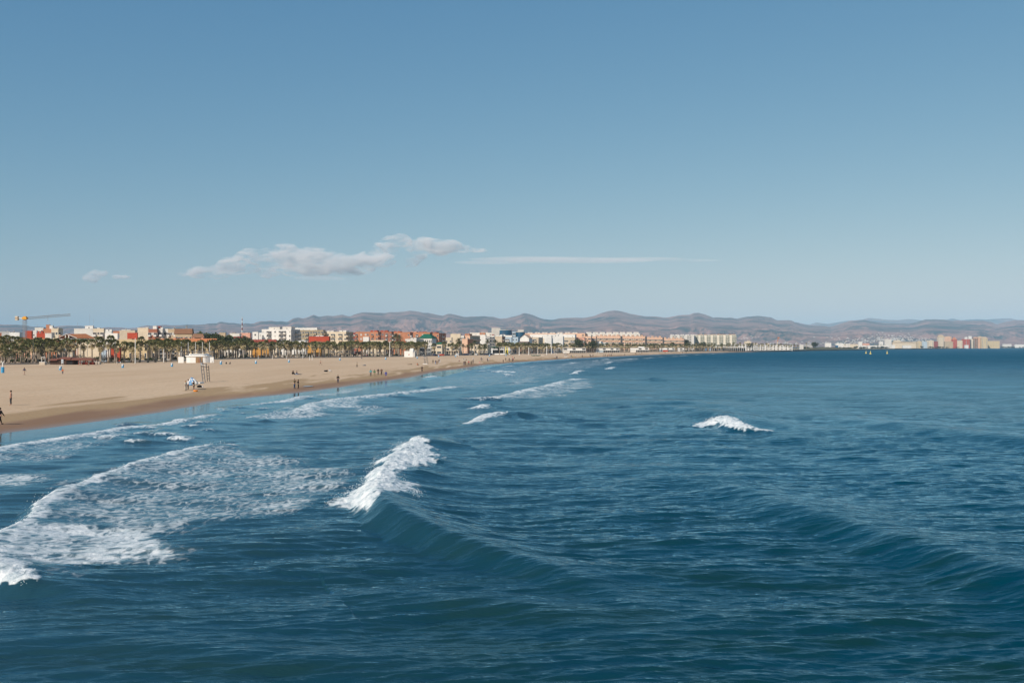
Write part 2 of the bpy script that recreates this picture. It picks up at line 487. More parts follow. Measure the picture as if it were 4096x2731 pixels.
# each wave: crest line in the photograph, heights along it (m), front width, back width, foam strength (crest), trailing foam
WAVES = [
 # main breaker and its green shoulder
 dict(c=[(1712,1735),(1690,1752),(1600,1810),(1540,1870),(1510,1950),(1520,2010),(1560,2035),(1610,2045),(1690,2075),(1790,2120),(1880,2165),(1925,2180),(2010,2190),(2120,2215),(2260,2280),(2450,2370),(2700,2460)],
      h=[0,.35,.6,.75,.9,1.0,1.0,.95,.85,.68,.58,.6,.56,.46,.36,.2,.0], f=1.25, b=2.6, foam=0.0),
 dict(c=[(1660,1748),(1700,1752),(1740,1765),(1800,1778),(1900,1782),(2000,1780)], h=[0,.5,.5,.35,.15,.0], f=1.2, b=2.4, foam=0.0),
 dict(c=[(1560,1910),(1680,1893),(1800,1903),(1900,1930)], h=[.0,.45,.2,.0], f=1.0, b=2.0, foam=0.0),
 dict(c=[(1640,1850),(1750,1845),(1850,1850)], h=[.0,.28,0], f=.8, b=1.6, foam=0.0),
 # long left wave
 dict(c=[(-320,2260),(-120,2190),(0,2130),(72,2097),(139,2063),(146,2030),(180,1987),(258,1951),(335,1929),(430,1891),(516,1860),(622,1827),(717,1803),(813,1781),(889,1769),(980,1786)],
      h=[.4,.45,.5,.5,.5,.5,.5,.46,.46,.42,.42,.4,.36,.36,.36,.0], f=.7, b=2.4, foam=.88, lump=.10, fw=(.42, .95)),
 # lower left curl
 dict(c=[(-260,2160),(-100,2215),(0,2262),(60,2300),(120,2318),(180,2312),(260,2335),(360,2370),(520,2420)], h=[.3,.5,.55,.55,.5,.45,.36,.22,0], fm=[1,1,1,.8,.5,0,0,0,0], f=1.0, b=2.2, foam=.9, lump=.16, fw=(.7, 1.0)),
 # inner lines of white water
 dict(c=[(-300,1860),(0,1787),(150,1762),(280,1742),(400,1722),(480,1706),(560,1700),(650,1692),(724,1677),(799,1663),(858,1652)], h=[.3,.3,.3,.34,.34,.3,.2,.26,.3,.24,.1], f=.7, b=1.8, foam=.84, lump=.05, fw=(.55, 1.7)),
 dict(c=[(873,1628),(900,1640),(905,1644)], h=[.15,.2,.1], f=.6, b=1.4, foam=.8, fw=(.6,1.2)),
 dict(c=[(933,1621),(1037,1611),(1126,1602),(1171,1590),(1245,1580),(1262,1583)], h=[.1,.2,.25,.25,.2,.1], f=.8, b=2.2, foam=.82, fw=(.6, 2.4)),
 dict(c=[(1198,1640),(1215,1625),(1240,1612),(1350,1594),(1436,1585),(1511,1578),(1589,1569),(1664,1561),(1725,1554),(1807,1544),(1850,1548)], h=[.4,.42,.4,.4,.4,.42,.42,.42,.42,.4,.0], f=1.1, b=3.0, foam=.82, lump=.07, fw=(.9, 2.8)),
 dict(c=[(1010,1667),(1096,1648),(1140,1632),(1155,1629),(1180,1640)], h=[.2,.36,.4,.4,.0], f=.9, b=2.4, foam=.66, lump=.05, fw=(1.0, 2.6)),
 dict(c=[(1020,1683),(1060,1676),(1110,1684)], h=[.1,.3,.05], f=.9, b=1.8, foam=.3, fw=(.5,1.0)),
 dict(c=[(1900,1593),(1960,1590),(2030,1577),(2100,1557),(2180,1541),(2260,1520),(2300,1512),(2350,1515)], h=[.3,.5,.5,.5,.5,.5,.5,.1], f=1.4, b=3.4, foam=.82, lump=.08, fw=(1.5, 4.6)),
 dict(c=[(1640,1719),(1760,1712),(1850,1702),(1905,1678),(1930,1662),(1966,1650),(1998,1649),(2050,1648),(2110,1655),(2180,1666),(2260,1668)], h=[0,.15,.25,.4,.6,.72,.75,.65,.45,.2,0], fm=[0,0,0,1,1,1,1,0,0,0,0], f=1.4, b=2.8, foam=.95, lump=.06, fw=(1.1, 1.6)),
 dict(c=[(1890,1634),(1920,1620),(1940,1612),(1962,1614),(2010,1622),(2080,1630)], h=[.1,.45,.6,.5,.3,0], fm=[1,1,1,0,0,0], f=1.3, b=2.5, foam=.9, lump=.04, fw=(1.0,1.4)),
 # lone breaker to the right
 dict(c=[(2825,1692),(2855,1676),(2895,1668),(2940,1686),(3000,1704),(3075,1718)], h=[.2,.75,.95,.8,.6,.35], fm=[.6,1,.9,.5,.36,.22], f=1.5, b=3.6, foam=1.0, lump=.34, fw=(2.6, 1.8)),
 dict(c=[(2400,1640),(2700,1622),(2840,1640),(2920,1655),(3060,1690),(3240,1712),(3500,1735)], h=[.1,.35,.6,.75,.5,.35,0], f=3.2, b=5.0, foam=0),
 dict(c=[(3060,1715),(3160,1745),(3300,1775)], h=[.0,.3,0], f=2.5, b=4.0, foam=0),
 # small far caps
 dict(c=[(1975,1484),(1990,1481),(2045,1486),(2060,1486)], h=[.3,.5,.5,.2], f=1.8, b=3.4, foam=.95, lump=.08, fw=(1.8,2.6)),
 dict(c=[(2020,1494),(2035,1497),(2048,1500)], h=[.2,.5,.3], f=1.6, b=3.0, foam=.85, fw=(1.4,2.0)),
 dict(c=[(1700,1510),(1722,1500),(1735,1506)], h=[.2,.5,.3], f=1.4, b=3.0, foam=.95, lump=.06, fw=(2.0,2.0)),
 dict(c=[(1742,1503),(1752,1499),(1765,1501)], h=[.2,.4,.2], f=1.4, b=3.0, foam=.8, fw=(1.4,2.0)),
 dict(c=[(1870,1480),(1888,1479)], h=[.3,.3], f=1.6, b=3.0, foam=.8, fw=(1.6,2.0)),
 dict(c=[(1910,1484),(1952,1480)], h=[.3,.3], f=1.6, b=3.0, foam=.7, fw=(1.4,2.0)),
 dict(c=[(1940,1465),(1965,1461)], h=[.3,.3], f=2, b=3.6, foam=.8, fw=(1.8,2.4)),
 dict(c=[(2005,1468),(2050,1461)], h=[.3,.4], f=2, b=3.6, foam=.8, fw=(2,3)),
 dict(c=[(2055,1480),(2110,1474)], h=[.3,.3], f=2, b=3.6, foam=.55, fw=(2,3)),
 dict(c=[(2120,1463),(2190,1463)], h=[.3,.3], f=2, b=3.6, foam=.5, fw=(2,3)),
 dict(c=[(2195,1461),(2215,1459)], h=[.4,.4], f=2, b=3.6, foam=.7, fw=(2,3)),
 dict(c=[(2250,1457),(2300,1452),(2325,1450)], h=[.3,.4,.3], f=2.2, b=4, foam=.8, fw=(2.4,4)),
 dict(c=[(2292,1496),(2312,1484),(2332,1486)], h=[.3,.8,.6], f=2.4, b=4, foam=.95, fw=(2.4,2.2)),
 dict(c=[(2332,1486),(2400,1492),(2480,1486)], h=[.6,.4,0], f=3, b=5, foam=0),
 dict(c=[(2434,1473),(2460,1468)], h=[.5,.5], f=2.4, b=4, foam=.9, fw=(2.4,2.4)),
 dict(c=[(2430,1452),(2448,1445)], h=[.5,.5], f=2.4, b=4, foam=.9, fw=(2.4,2.4)),
 dict(c=[(2448,1445),(2560,1455)], h=[.5,.0], f=3, b=5, foam=0),
 dict(c=[(2375,1443),(2390,1440)], h=[.4,.4], f=2.4, b=4, foam=.8, fw=(2.4,3)),
 dict(c=[(2410,1438),(2435,1434)], h=[.4,.4], f=2.4, b=4, foam=.75, fw=(3,4)),
 dict(c=[(2485,1436),(2560,1432),(2600,1431)], h=[.4,.4,.3], f=3, b=5, foam=.75, fw=(3,6)),
 dict(c=[(2600,1430),(2650,1428),(2745,1421)], h=[.4,.4,.3], f=3, b=6, foam=.75, fw=(4,7)),
 dict(c=[(2780,1419),(2850,1415),(2880,1413)], h=[.4,.4,.3], f=3, b=6, foam=.7, fw=(4,7)),
 dict(c=[(2590,1513),(2610,1508),(2640,1512),(2700,1524)], h=[.3,.65,.5,0], f=2.2, b=3.6, foam=.25, fw=(.8,1.2)),
 dict(c=[(2650,1478),(2900,1490),(3100,1505),(3350,1530)], h=[.2,.5,.4,0], f=5, b=8, foam=0),
 dict(c=[(2000,1470),(2300,1474),(2480,1470),(2600,1472)], h=[.2,.4,.4,0], f=4, b=6, foam=0),
 # broad green swells on the right
 dict(c=[(2300,1850),(2600,1880),(2900,1930),(3060,1975),(3200,2020),(3450,2090),(3800,2190),(4200,2300),(4600,2400)], h=[.0,.1,.26,.46,.54,.52,.54,.56,.5], f=2.5, b=5.0, foam=0),
 dict(c=[(3150,1640),(3500,1680),(3850,1720),(4300,1765)], h=[.0,.4,.55,.5], f=4.5, b=7.0, foam=0),
 dict(c=[(2300,1610),(2600,1600),(2800,1608),(3000,1632)], h=[.1,.3,.3,.0], f=4, b=6, foam=0),
 dict(c=[(900,2440),(1500,2350),(2100,2400),(2500,2520)], h=[.0,.2,.24,0], f=1.4, b=2.2, foam=0),
 dict(c=[(-200,2560),(400,2540),(1200,2600),(2000,2590)], h=[.16,.2,.2,0], f=1.4, b=2.2, foam=0),
]
_r = random.Random(19)
for _k in range(46):                                        # loose small whitecaps and foam flecks of the surf zone
    _u = _r.uniform(300, 2450); _vs = float(np.interp(_u, [p[0] for p in _shore_px], [p[1] for p in _shore_px]))
    _v = _vs + _r.uniform(10, 75) * (1.6 if _u < 900 else 1.0 if _u < 1800 else .55); _l = _r.uniform(14, 46); _h = _r.uniform(.14, .34)
    WAVES.append(dict(c=[(_u-_l, _v+_l*.13), (_u, _v), (_u+_l, _v-_l*.13)], h=[0, _h, 0], f=.9, b=2.0, foam=_r.choice((.55, .7, .85)), lump=.04, fw=(.6, 1.5)))
# sheets of lacy foam: outline in the photograph, density, softness (m)
LACE = [
 ([(-300,2250),(-300,2180),(0,2140),(150,2110),(300,2112),(520,2122),(700,2150),(790,2195),(760,2235),(640,2260),(420,2262),(200,2290),(60,2260)], .80, 1.0),
 ([(0,2130),(180,1985),(330,1930),(520,1860),(700,1805),(890,1780),(1080,1800),(1300,1850),(1480,1870),(1380,1950),(1310,2010),(1180,2060),(1020,2080),(850,2110),(700,2150),(300,2112)], .56, 1.6),
 ([(60,2290),(300,2290),(420,2330),(300,2350),(180,2345)], .45, .6),
 ([(-200,1900),(0,1890),(180,1895),(190,1930),(60,1945),(-200,1950)], .64, 1.0),
 ([(-200,1850),(0,1792),(280,1755),(480,1720),(520,1760),(380,1800),(200,1830),(0,1860)], .54, 1.6),
 ([(650,1695),(730,1682),(860,1650),(880,1665),(760,1690)], .62, 1.0),
 ([(1200,1645),(1250,1615),(1440,1592),(1440,1625),(1330,1640),(1240,1655)], .68, 1.5),
 ([(1010,1670),(1150,1640),(1300,1640),(1340,1655),(1200,1672),(1060,1680)], .64, 1.5),
 ([(1330,1640),(1500,1620),(1600,1630),(1560,1660),(1400,1668)], .55, 2.0),
 ([(1250,1580),(1330,1566),(1420,1552),(1480,1548),(1420,1570),(1300,1586)], .62, 1.0),
 ([(1930,1600),(2100,1562),(2260,1527),(2370,1520),(2400,1545),(2200,1590),(2060,1600)], .58, 2.0),
 ([(1990,1528),(2110,1505),(2200,1512),(2120,1540),(2020,1545)], .54, 3.0),
 ([(1700,1520),(1900,1480),(2100,1460),(2300,1446),(2500,1434),(2600,1432),(2300,1490),(2000,1545),(1800,1560)], .46, 5.0),
]
def in_poly(X, Y, poly):
    ins = np.zeros(X.shape, bool); n_ = len(poly)
    dist = np.full(X.shape, 1e9)
    for i in range(n_):
        x0, y0 = poly[i]; x1, y1 = poly[(i + 1) % n_]
        c = ((y0 > Y) != (y1 > Y)) & (X < (x1 - x0) * (Y - y0) / (y1 - y0 + 1e-12) + x0)
        ins ^= c
        ex, ey = x1 - x0, y1 - y0
        t = np.clip(((X - x0) * ex + (Y - y0) * ey) / (ex*ex + ey*ey + 1e-9), 0, 1)
        dist = np.minimum(dist, np.hypot(X - x0 - t*ex, Y - y0 - t*ey))
    return np.where(ins, dist, -dist)

def wave_height(X, Y):
    """height, foam density and small-slope roughness of the sea at world points"""
    R = np.hypot(X, Y)
    sd = -shore_dist(X, Y)                                   # metres offshore
    Z = np.zeros_like(X); foam = np.zeros_like(X); lump = np.zeros_like(X); calm = np.zeros_like(X)
    damp = smoothstep(0.0, 22.0, sd)
    # long swell, crests along the shore
    q = X * 0.985 - Y * 0.17
    mod = fbm(X * 0.012, Y * 0.006, 3, 21)
    Z += damp * 0.10 * np.sin(2*np.pi*(q + 9*fbm(X*.01, Y*.01, 3, 5)) / 17.0) * (0.35 + 1.2*mod)
    far = smoothstep(150, 700, R)
    Z += far * 0.22 * np.sin(2*np.pi*(X*0.42 - Y*0.91 + 60*fbm(X*.003, Y*.003, 3, 8)) / 46.0) * (0.2 + 1.6*fbm(X*.004, Y*.004, 2, 31))
    # wind chop: many short waves, mostly running across the view
    rs = np.random.RandomState(11)
    ampm = (0.45 + 0.55*smoothstep(10, 70, sd)) * (0.55 + 0.9 * fbm(X * 0.05, Y * 0.035, 3, 40))
    for k in range(72):
        lam = 0.24 * (7.5 ** rs.rand()) 
        th = math.radians(rs.normal(-84, 13))
        a = 0.0056 * lam ** 1.0 * (0.5 + rs.rand())
        ph = rs.rand() * 6.283
        kk = 2*np.pi / lam
        fade = np.clip(2 - R / (85 * math.sqrt(lam)), 0, 1)
        sharp = kk * (X*math.cos(th) + Y*math.sin(th)) + ph
        Z += ampm * damp * a * fade * (np.sin(sharp) + 0.25*np.cos(2*sharp))
    for k in range(16):
        lam = rs.uniform(2.4, 7.5); th = math.radians(rs.normal(-86 if k % 2 else -70, 13)); ph = rs.rand()*6.283; kk = 2*np.pi/lam
        Z += damp * (0.4 + 1.2*fbm(X*0.03 + k, Y*0.02, 2, 140+k)) * 0.0036 * lam**1.0 * np.clip(2 - R/(75*math.sqrt(lam)), 0, 1) * np.sin(kk*(X*math.cos(th) + Y*math.sin(th)) + ph + 2.2*fbm(X*.04, Y*.04, 2, 170+k))
    for w in WAVES:
        pts = w['c']; hs = w['h']
        wp = [onplane(u, v, h * 0.9) for (u, v), h in zip(pts, hs)]
        # resample finer
        px = np.array([p[0] for p in wp]); py = np.array([p[1] for p in wp]); hh = np.array(hs)
        L = np.concatenate([[0], np.cumsum(np.hypot(np.diff(px), np.diff(py)))])
        m_ = 40
        Ls = np.linspace(0, L[-1], m_)
        cx, cy, ch = np.interp(Ls, L, px), np.interp(Ls, L, py), np.interp(Ls, L, hh)
        for _ in range(2 if w.get('foam', 0) or cy.mean() > 300 else 14 if len(w['c']) < 8 else 4):
            cx[1:-1] = (cx[:-2] + 2*cx[1:-1] + cx[2:]) / 4; cy[1:-1] = (cy[:-2] + 2*cy[1:-1] + cy[2:]) / 4
        pad = max(w['f'], w['b']) * 3 + 2
        sel = (X > cx.min() - pad) & (X < cx.max() + pad) & (Y > cy.min() - pad) & (Y < cy.max() + pad)
        if not sel.any(): continue
        xs, ys = X[sel], Y[sel]
        best = np.full(xs.shape, 1e9); sg = np.zeros(xs.shape); hb = np.zeros(xs.shape); endo = np.zeros(xs.shape); al = np.zeros(xs.shape)
        sc_ = 1.0 if cy.mean() < 200 else 0.6
        fmv = np.interp(Ls, L, np.array(w['fm'], float)) if 'fm' in w else None
        fb_ = np.ones(xs.shape)
        for i in range(m_ - 1):
            ex, ey = cx[i+1]-cx[i], cy[i+1]-cy[i]; ll = ex*ex + ey*ey + 1e-9
            t = ((xs-cx[i])*ex + (ys-cy[i])*ey) / ll
            tc_ = np.clip(t, 0, 1)
            dx, dy = xs-cx[i]-tc_*ex, ys-cy[i]-tc_*ey
            d = np.hypot(dx, dy)
            u_ = d < best
            best = np.where(u_, d, best)
            cr = (ex*dy - ey*dx)
            # the front is the side of the shore (smaller x + smaller y)
            nx, ny = -ey, ex
            s_ = 1.0 if (nx * -0.92 + ny * -0.38) > 0 else -1.0
            end_ = ((t < 0) if i == 0 else False) | ((t > 1) if i == m_ - 2 else False)
            sg = np.where(u_, np.where(end_, cr * s_ / (math.sqrt(ll) * d + 1e-6), np.sign(cr) * s_), sg)
            if fmv is not None: fb_ = np.where(u_, fmv[i] + (fmv[i+1]-fmv[i])*tc_, fb_)
            hb = np.where(u_, ch[i] + (ch[i+1]-ch[i])*tc_, hb)
            al = np.where(u_, Ls[i] + tc_*math.sqrt(ll), al)
        wob = 1 + 0.35 * (vnoise(al * 0.7, al * 0, 61) - 0.5)
        sg = np.clip(sg, -1, 1)
        ad = best / wob
        wf = smoothstep(-1, 1, sg * np.minimum(1, ad * 6) )                     # 1 in front, 0 behind, turning round the ends
        dd = ad * (2*wf - 1)
        f_, b_ = w['f'], w['b']
        prof = wf * np.exp(-(ad / f_)**2 * 1.6) + (1 - wf) * np.exp(-(ad / b_)**1.5)
        trough = -0.16 * wf * np.exp(-((ad - 2.2*f_) / (1.3*f_))**2)
        Z[sel] = np.maximum(Z[sel]*(1-0.5*prof), Z[sel]*(1-0.5*prof) + hb * (prof + trough))
        calm[sel] = np.maximum(calm[sel], prof * 0.5)
        if w.get('foam', 0):
            ff, fb = w['fw'][0]*sc_, w['fw'][1]*sc_
            edge = 0.55 + 0.9 * vnoise(al * 1.3, al * 0 + 3, 71) 
            ff = ff*np.clip(fb_, .2, 1); fb = fb*np.clip(fb_, .2, 1)
            ad = np.maximum(0, ad + (fbm(xs*1.1, ys*.55, 3, 63) - .5) * 1.1 * np.maximum(ff, .5) + (vnoise(xs*3.5, ys*1.6, 64) - .5) * .3)
            fz = wf * (1 - smoothstep(ff*edge*.7, ff*edge*1.1, ad)) + (1 - wf) * (1 - smoothstep(fb*.25, fb*edge*1.5, ad))
            e = np.minimum(1, hb / 0.22) * smoothstep(.05, .3, fb_) * (1 if w['foam'] > .8 else smoothstep(.05, .34, vnoise(al*.2, al*0+5, 44)))
            foam[sel] = np.maximum(foam[sel], fz * w['foam'] * e * (1 if sc_ == 1.0 else (.72 + .5*vnoise(al*.35, al*0+9, 33))))
            lump[sel] = np.maximum(lump[sel], fz * w.get('lump', .03) * e)
    for poly, den, soft in LACE:
        wp = P(poly)
        xs = [p[0] for p in wp]; ys = [p[1] for p in wp]
        sel = (X > min(xs) - 3*soft) & (X < max(xs) + 3*soft) & (Y > min(ys) - 3*soft) & (Y < max(ys) + 3*soft)
        if not sel.any(): continue
        dist = in_poly(X[sel], Y[sel], wp)
        wv = (fbm(X[sel]*0.35, Y[sel]*0.16, 3, 90) - 0.5) * 3.4 * soft
        foam[sel] = np.maximum(foam[sel], den * smoothstep(-soft, soft*1.2, dist + wv) * (0.82 + 0.36*fbm(X[sel]*.5, Y[sel]*.22, 2, 95)))
    # whitewater body of the main breaker
    main = P([(1315,2012),(1420,1950),(1480,1900),(1500,1840),(1600,1775),(1680,1755),(1725,1790),(1765,1840),(1735,1880),(1640,1898),(1600,1935),(1620,1962),(1695,1978),(1660,2018),(1570,2032),(1548,2052),(1505,2078),(1440,2064),(1380,2048),(1325,2035)])
    dist = in_poly(X, Y, main)
    a_ = smoothstep(-0.45, 0.9, dist + (fbm(X*1.3, Y*0.7, 3, 77) - .5) * 1.6)
    thin = P([(1600,1950),(1695,1960),(1720,1985),(1650,2030),(1575,2035)])
    th_ = smoothstep(-.5, .5, in_poly(X, Y, thin))
    foam = np.maximum(foam, a_ * (1.0 - .22*th_)); lump = np.maximum(lump, .27 * a_ * (1 - .8*th_))
    ln = fbm(X*1.5, Y*0.9, 4, 55, 0.5, True)
    ln2 = fbm(X*7, Y*4.0, 3, 57, .6)
    Z += lump * ((ln - .45) * 1.0 + (ln2 - .5) * .22) 
    Z = np.where(sd < 6, Z * np.clip(sd / 6, 0.02, 1) + 0.02, Z)
    return Z, foam, sd, R

# --- water material
m_sea, n, l, b = new_mat('sea water')
pos = n.new('ShaderNodeNewGeometry').outputs['Position']
foam_a = attr(n, 'foam'); off = attr(n, 'offshore'); rg = attr(n, 'mss')
big = noise(n, l, mapping(n, l, pos, 0.2, (1, 0.5, 1)), 0.02, 4, 0.6)
deep = mixc(n, l, ramp(n, l, big, 0.35, 0.65), (0.0, 0.031, 0.050, 1), (0.0, 0.050, 0.082, 1))
sepp = n.new('ShaderNodeSeparateXYZ'); l.new(pos, sepp.inputs[0])
grn = mth(n, l, 'MULTIPLY', ramp(n, l, sepp.outputs['Y'], 24, 62, 1, 0, True), ramp(n, l, noise(n, l, mapping(n, l, pos, 0.1, (0.35, 0.9, 1)), 0.5, 4, 0.6), 0.42, 0.62))
deep = mixc(n, l, grn, deep, (0.004, 0.033, 0.034, 1))          # patchy dark green tint in the nearest water
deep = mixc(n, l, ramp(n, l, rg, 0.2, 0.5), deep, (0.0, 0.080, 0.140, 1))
shal = mixc(n, l, ramp(n, l, off, 10, 75, 0, 1, True), (0.030, 0.068, 0.086, 1), deep)
swash = mixc(n, l, ramp(n, l, off, 0.5, 9, 0, 1, True), (0.135, 0.105, 0.085, 1), shal)
# lacy foam: cells and stretched streaks cut by the density
fm = mapping(n, l, pos, 0.15, (1.0, 0.62, 0.8))
wv = noise(n, l, fm, 0.9, 3, 0.5)
cmb = n.new('ShaderNodeVectorMath'); cmb.operation = 'MULTIPLY_ADD'
l.new(wv, cmb.inputs[0]); cmb.inputs[1].default_value = (1.1, 1.1, 0); l.new(fm, cmb.inputs[2])
vo = n.new('ShaderNodeTexVoronoi'); vo.feature = 'DISTANCE_TO_EDGE'; vo.inputs['Scale'].default_value = 1.9
l.new(cmb.outputs[0], vo.inputs['Vector'])
cell = ramp(n, l, vo.outputs['Distance'], 0.0, 0.45, 1.0, 0.0)
n1 = noise(n, l, cmb.outputs[0], 2.4, 7, 0.66)
n2 = noise(n, l, fm, 0.42, 5, 0.6)
pat = mth(n, l, 'ADD', mth(n, l, 'MULTIPLY', n1, 0.62), mth(n, l, 'ADD', mth(n, l, 'MULTIPLY', cell, 0.20), mth(n, l, 'MULTIPLY', n2, 0.34)))
thr = mth(n, l, 'SUBTRACT', 0.80, mth(n, l, 'MULTIPLY', foam_a, 0.37))
fmask = ramp(n, l, mth(n, l, 'SUBTRACT', pat, thr), -0.05, 0.17, 0, 1, True)
fmask = mth(n, l, 'MULTIPLY', fmask, ramp(n, l, foam_a, 0.02, 0.12), clamp=True)
fmask = mth(n, l, 'MULTIPLY', fmask, ramp(n, l, foam_a, 0.35, 0.85, 0.55, 1.0))
halo = mth(n, l, 'MULTIPLY', ramp(n, l, foam_a, 0.3, 1.0), 0.5)     # milky water under the foam
body = mixc(n, l, halo, swash, (0.16, 0.26, 0.29, 1))
foamc = mixc(n, l, ramp(n, l, noise(n, l, fm, 2.2, 6, 0.65), 0.35, 0.62), (0.50, 0.58, 0.61, 1), (0.88, 0.89, 0.88, 1))  # grey mottling paints internal shading into the foam colour
colr = mixc(n, l, fmask, body, foamc)
l.new(colr, b.inputs['Base Color'])
b.inputs['IOR'].default_value = 1.333
l.new(mth(n, l, 'ADD', mth(n, l, 'MULTIPLY', fmask, 0.55), rg), b.inputs['Roughness'])
b.inputs['Specular IOR Level'].default_value = 0.0
# ripples
r1 = noise(n, l, mapping(n, l, pos, math.radians(14), (0.42, 1.5, 1)), 2.6, 5, 0.62, 0.5)
r2 = noise(n, l, mapping(n, l, pos, math.radians(-16), (0.42, 1.5, 1)), 1.3, 4, 0.6, 0.6)
r3 = noise(n, l, mapping(n, l, pos, math.radians(6), (0.36, 1.3, 1)), 0.42, 3, 0.6, 0.4)
calmn = noise(n, l, mapping(n, l, pos, math.radians(8), (0.5, 1.6, 1)), 0.05, 3, 0.55)
rip = mth(n, l, 'ADD', mth(n, l, 'MULTIPLY', r1, 0.10), mth(n, l, 'ADD', mth(n, l, 'MULTIPLY', r2, 0.26), mth(n, l, 'MULTIPLY', r3, 0.3)))
bp = n.new('ShaderNodeBump'); bp.inputs['Distance'].default_value = 0.62
l.new(mth(n, l, 'MULTIPLY_ADD', rg, 2.3, 0.22), bp.inputs['Distance'])
near_ = ramp(n, l, off, 1.0, 55.0, 0.12, 1.0, True)
l.new(mth(n, l, 'MULTIPLY', near_, ramp(n, l, calmn, 0.3, 0.65, 0.5, 1.0)), bp.inputs['Strength'])
l.new(rip, bp.inputs['Height'])
bp2 = n.new('ShaderNodeBump'); bp2.inputs['Distance'].default_value = 0.09
l.new(fmask, bp2.inputs['Strength']); l.new(noise(n, l, pos, 5.0, 6, 0.7), bp2.inputs['Height']); l.new(bp.outputs[0], bp2.inputs['Normal'])
l.new(bp2.outputs[0], b.inputs['Normal'])
gl = n.new('ShaderNodeBsdfGlossy'); gl.inputs['Color'].default_value = (0.62, 0.90, 1.0, 1)
l.new(rg, gl.inputs['Roughness']); l.new(bp.outputs[0], gl.inputs['Normal'])
fr = n.new('ShaderNodeFresnel'); fr.inputs['IOR'].default_value = 1.333; l.new(bp.outputs[0], fr.inputs['Normal'])
ms_ = n.new('ShaderNodeMixShader'); l.new(mth(n, l, 'MULTIPLY', mth(n, l, 'MULTIPLY', fr.outputs[0], ramp(n, l, rg, 0.07, 0.5, 1.0, 0.16)), mth(n, l, 'MULTIPLY_ADD', fmask, -0.85, 1.0)), ms_.inputs[0])
l.new(b.outputs[0], ms_.inputs[1]); l.new(gl.outputs[0], ms_.inputs[2])
l.new(ms_.outputs[0], n['Material Output'].inputs['Surface'])

def sea():
    ang = np.concatenate([np.radians(np.linspace(-75, -33, 60))[:-1], np.radians(np.linspace(-33, 31, 1150)), np.radians(np.linspace(31, 75, 50))[1:]])
    inv = np.linspace(0, 1, 760)
    # spacing: dense near the pier, stretching towards the horizon
    w = 1/17.0 + (1/9000.0 - 1/17.0) * inv
    lg = np.exp(np.log(17.0) + (np.log(9000.0) - np.log(17.0)) * inv)
    y1 = 1 / w
    Yv = np.sort(np.concatenate([y1[::1][:560:1] if False else y1[:-1][::1][np.arange(0, 759, 1)], lg[::4]]))
    Yv = Yv[np.concatenate([[True], np.diff(Yv) > 0.004])]
    A, YY = np.meshgrid(ang, Yv)
    X = np.tan(A) * YY
    sdm = -shore_dist(X, YY)
    Z, foam, sd, R = wave_height(X, YY)
    Z = np.where(sd < -3, -0.6, Z)
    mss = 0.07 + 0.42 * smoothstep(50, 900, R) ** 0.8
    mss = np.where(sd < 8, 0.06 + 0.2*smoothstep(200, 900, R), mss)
    me = grid_mesh('sea', X, YY, Z, {'foam': foam, 'offshore': sd, 'mss': mss}, True, (m_sea,))
    # drop the cells that lie well inland or outside the bay
    bm_ = None
    keep = (sd > -6)
    kf = (keep[:-1, :-1] | keep[1:, 1:]).reshape(-1)
    if not kf.all():
        r, c = X.shape
        idx = np.arange(r*c).reshape(r, c)
        q = np.stack([idx[:-1, :-1], idx[:-1, 1:], idx[1:, 1:], idx[1:, :-1]], -1).reshape(-1, 4)[kf]
        used = np.unique(q); mp = np.full(r*c, -1); mp[used] = np.arange(len(used))
        co = np.stack([X, YY, Z], -1).reshape(-1, 3)[used].astype(np.float32)
        bpy.data.meshes.remove(me)
        me = bpy.data.meshes.new('sea')
        me.vertices.add(len(used)); me.vertices.foreach_set('co', co.reshape(-1))
        q = mp[q]; k = len(q)
        me.loops.add(k*4); me.loops.foreach_set('vertex_index', q.reshape(-1).astype(np.int32))
        me.polygons.add(k)
        me.polygons.foreach_set('loop_start', np.arange(0, k*4, 4, dtype=np.int32)); me.polygons.foreach_set('loop_total', np.full(k, 4, dtype=np.int32))
        me.update(calc_edges=True); me.polygons.foreach_set('use_smooth', np.full(k, True))
        for nm, a in (('foam', foam), ('offshore', sd), ('mss', mss)):
            t_ = me.attributes.new(nm, 'FLOAT', 'POINT'); t_.data.foreach_set('value', a.reshape(-1)[used].astype(np.float32))
        me.materials.append(m_sea)
    link('sea', me, kind='structure')
    return len(me.polygons)
print('sea faces', sea())

# droplets thrown up along the main breaker and the crests: loose spray
def spray():
    b = MB(); r = random.Random(8)
    lines = [([(1318,2010),(1420,1948),(1480,1898),(1500,1835),(1600,1770),(1685,1748)], .75, 800), ([(1600,1900),(1640,1950),(1690,1975)], .6, 250),
             ([(0,2125),(72,2093),(140,2050),(146,2010),(180,1980),(335,1922),(520,1852),(717,1797),(889,1765)], .45, 420), ([(0,2258),(60,2296),(120,2316)], .5, 250), ([(2825,1684),(2850,1674),(2885,1664),(2930,1682),(2990,1702)], .75, 900)]
    for pts, h, n_ in lines:
        w = [onplane(u, v, h) for u, v in pts]
        for k in range(int(n_*.7)):
            t = r.random() * (len(w) - 1); i = min(int(t), len(w) - 2); f = t - i
            x = w[i][0] + (w[i+1][0]-w[i][0])*f + r.gauss(0, .17); y = w[i][1] + (w[i+1][1]-w[i][1])*f + r.gauss(0, .3)
            z = h + abs(r.gauss(0, .13)) - .1; s_ = r.uniform(.008, .021) * (1.6 if y > 80 else 1)
            b.poly([(x-s_, y, z-s_), (x+s_, y+s_*.4, z-s_*.7), (x, y-s_*.3, z+s_)])
    o = b.obj('spray', mat('sea spray', (.9,.92,.93), .6, .3, .03, 3), kind='stuff'); tag(o, 'white water droplets thrown up along the breaking crests', 'spray')
spray()
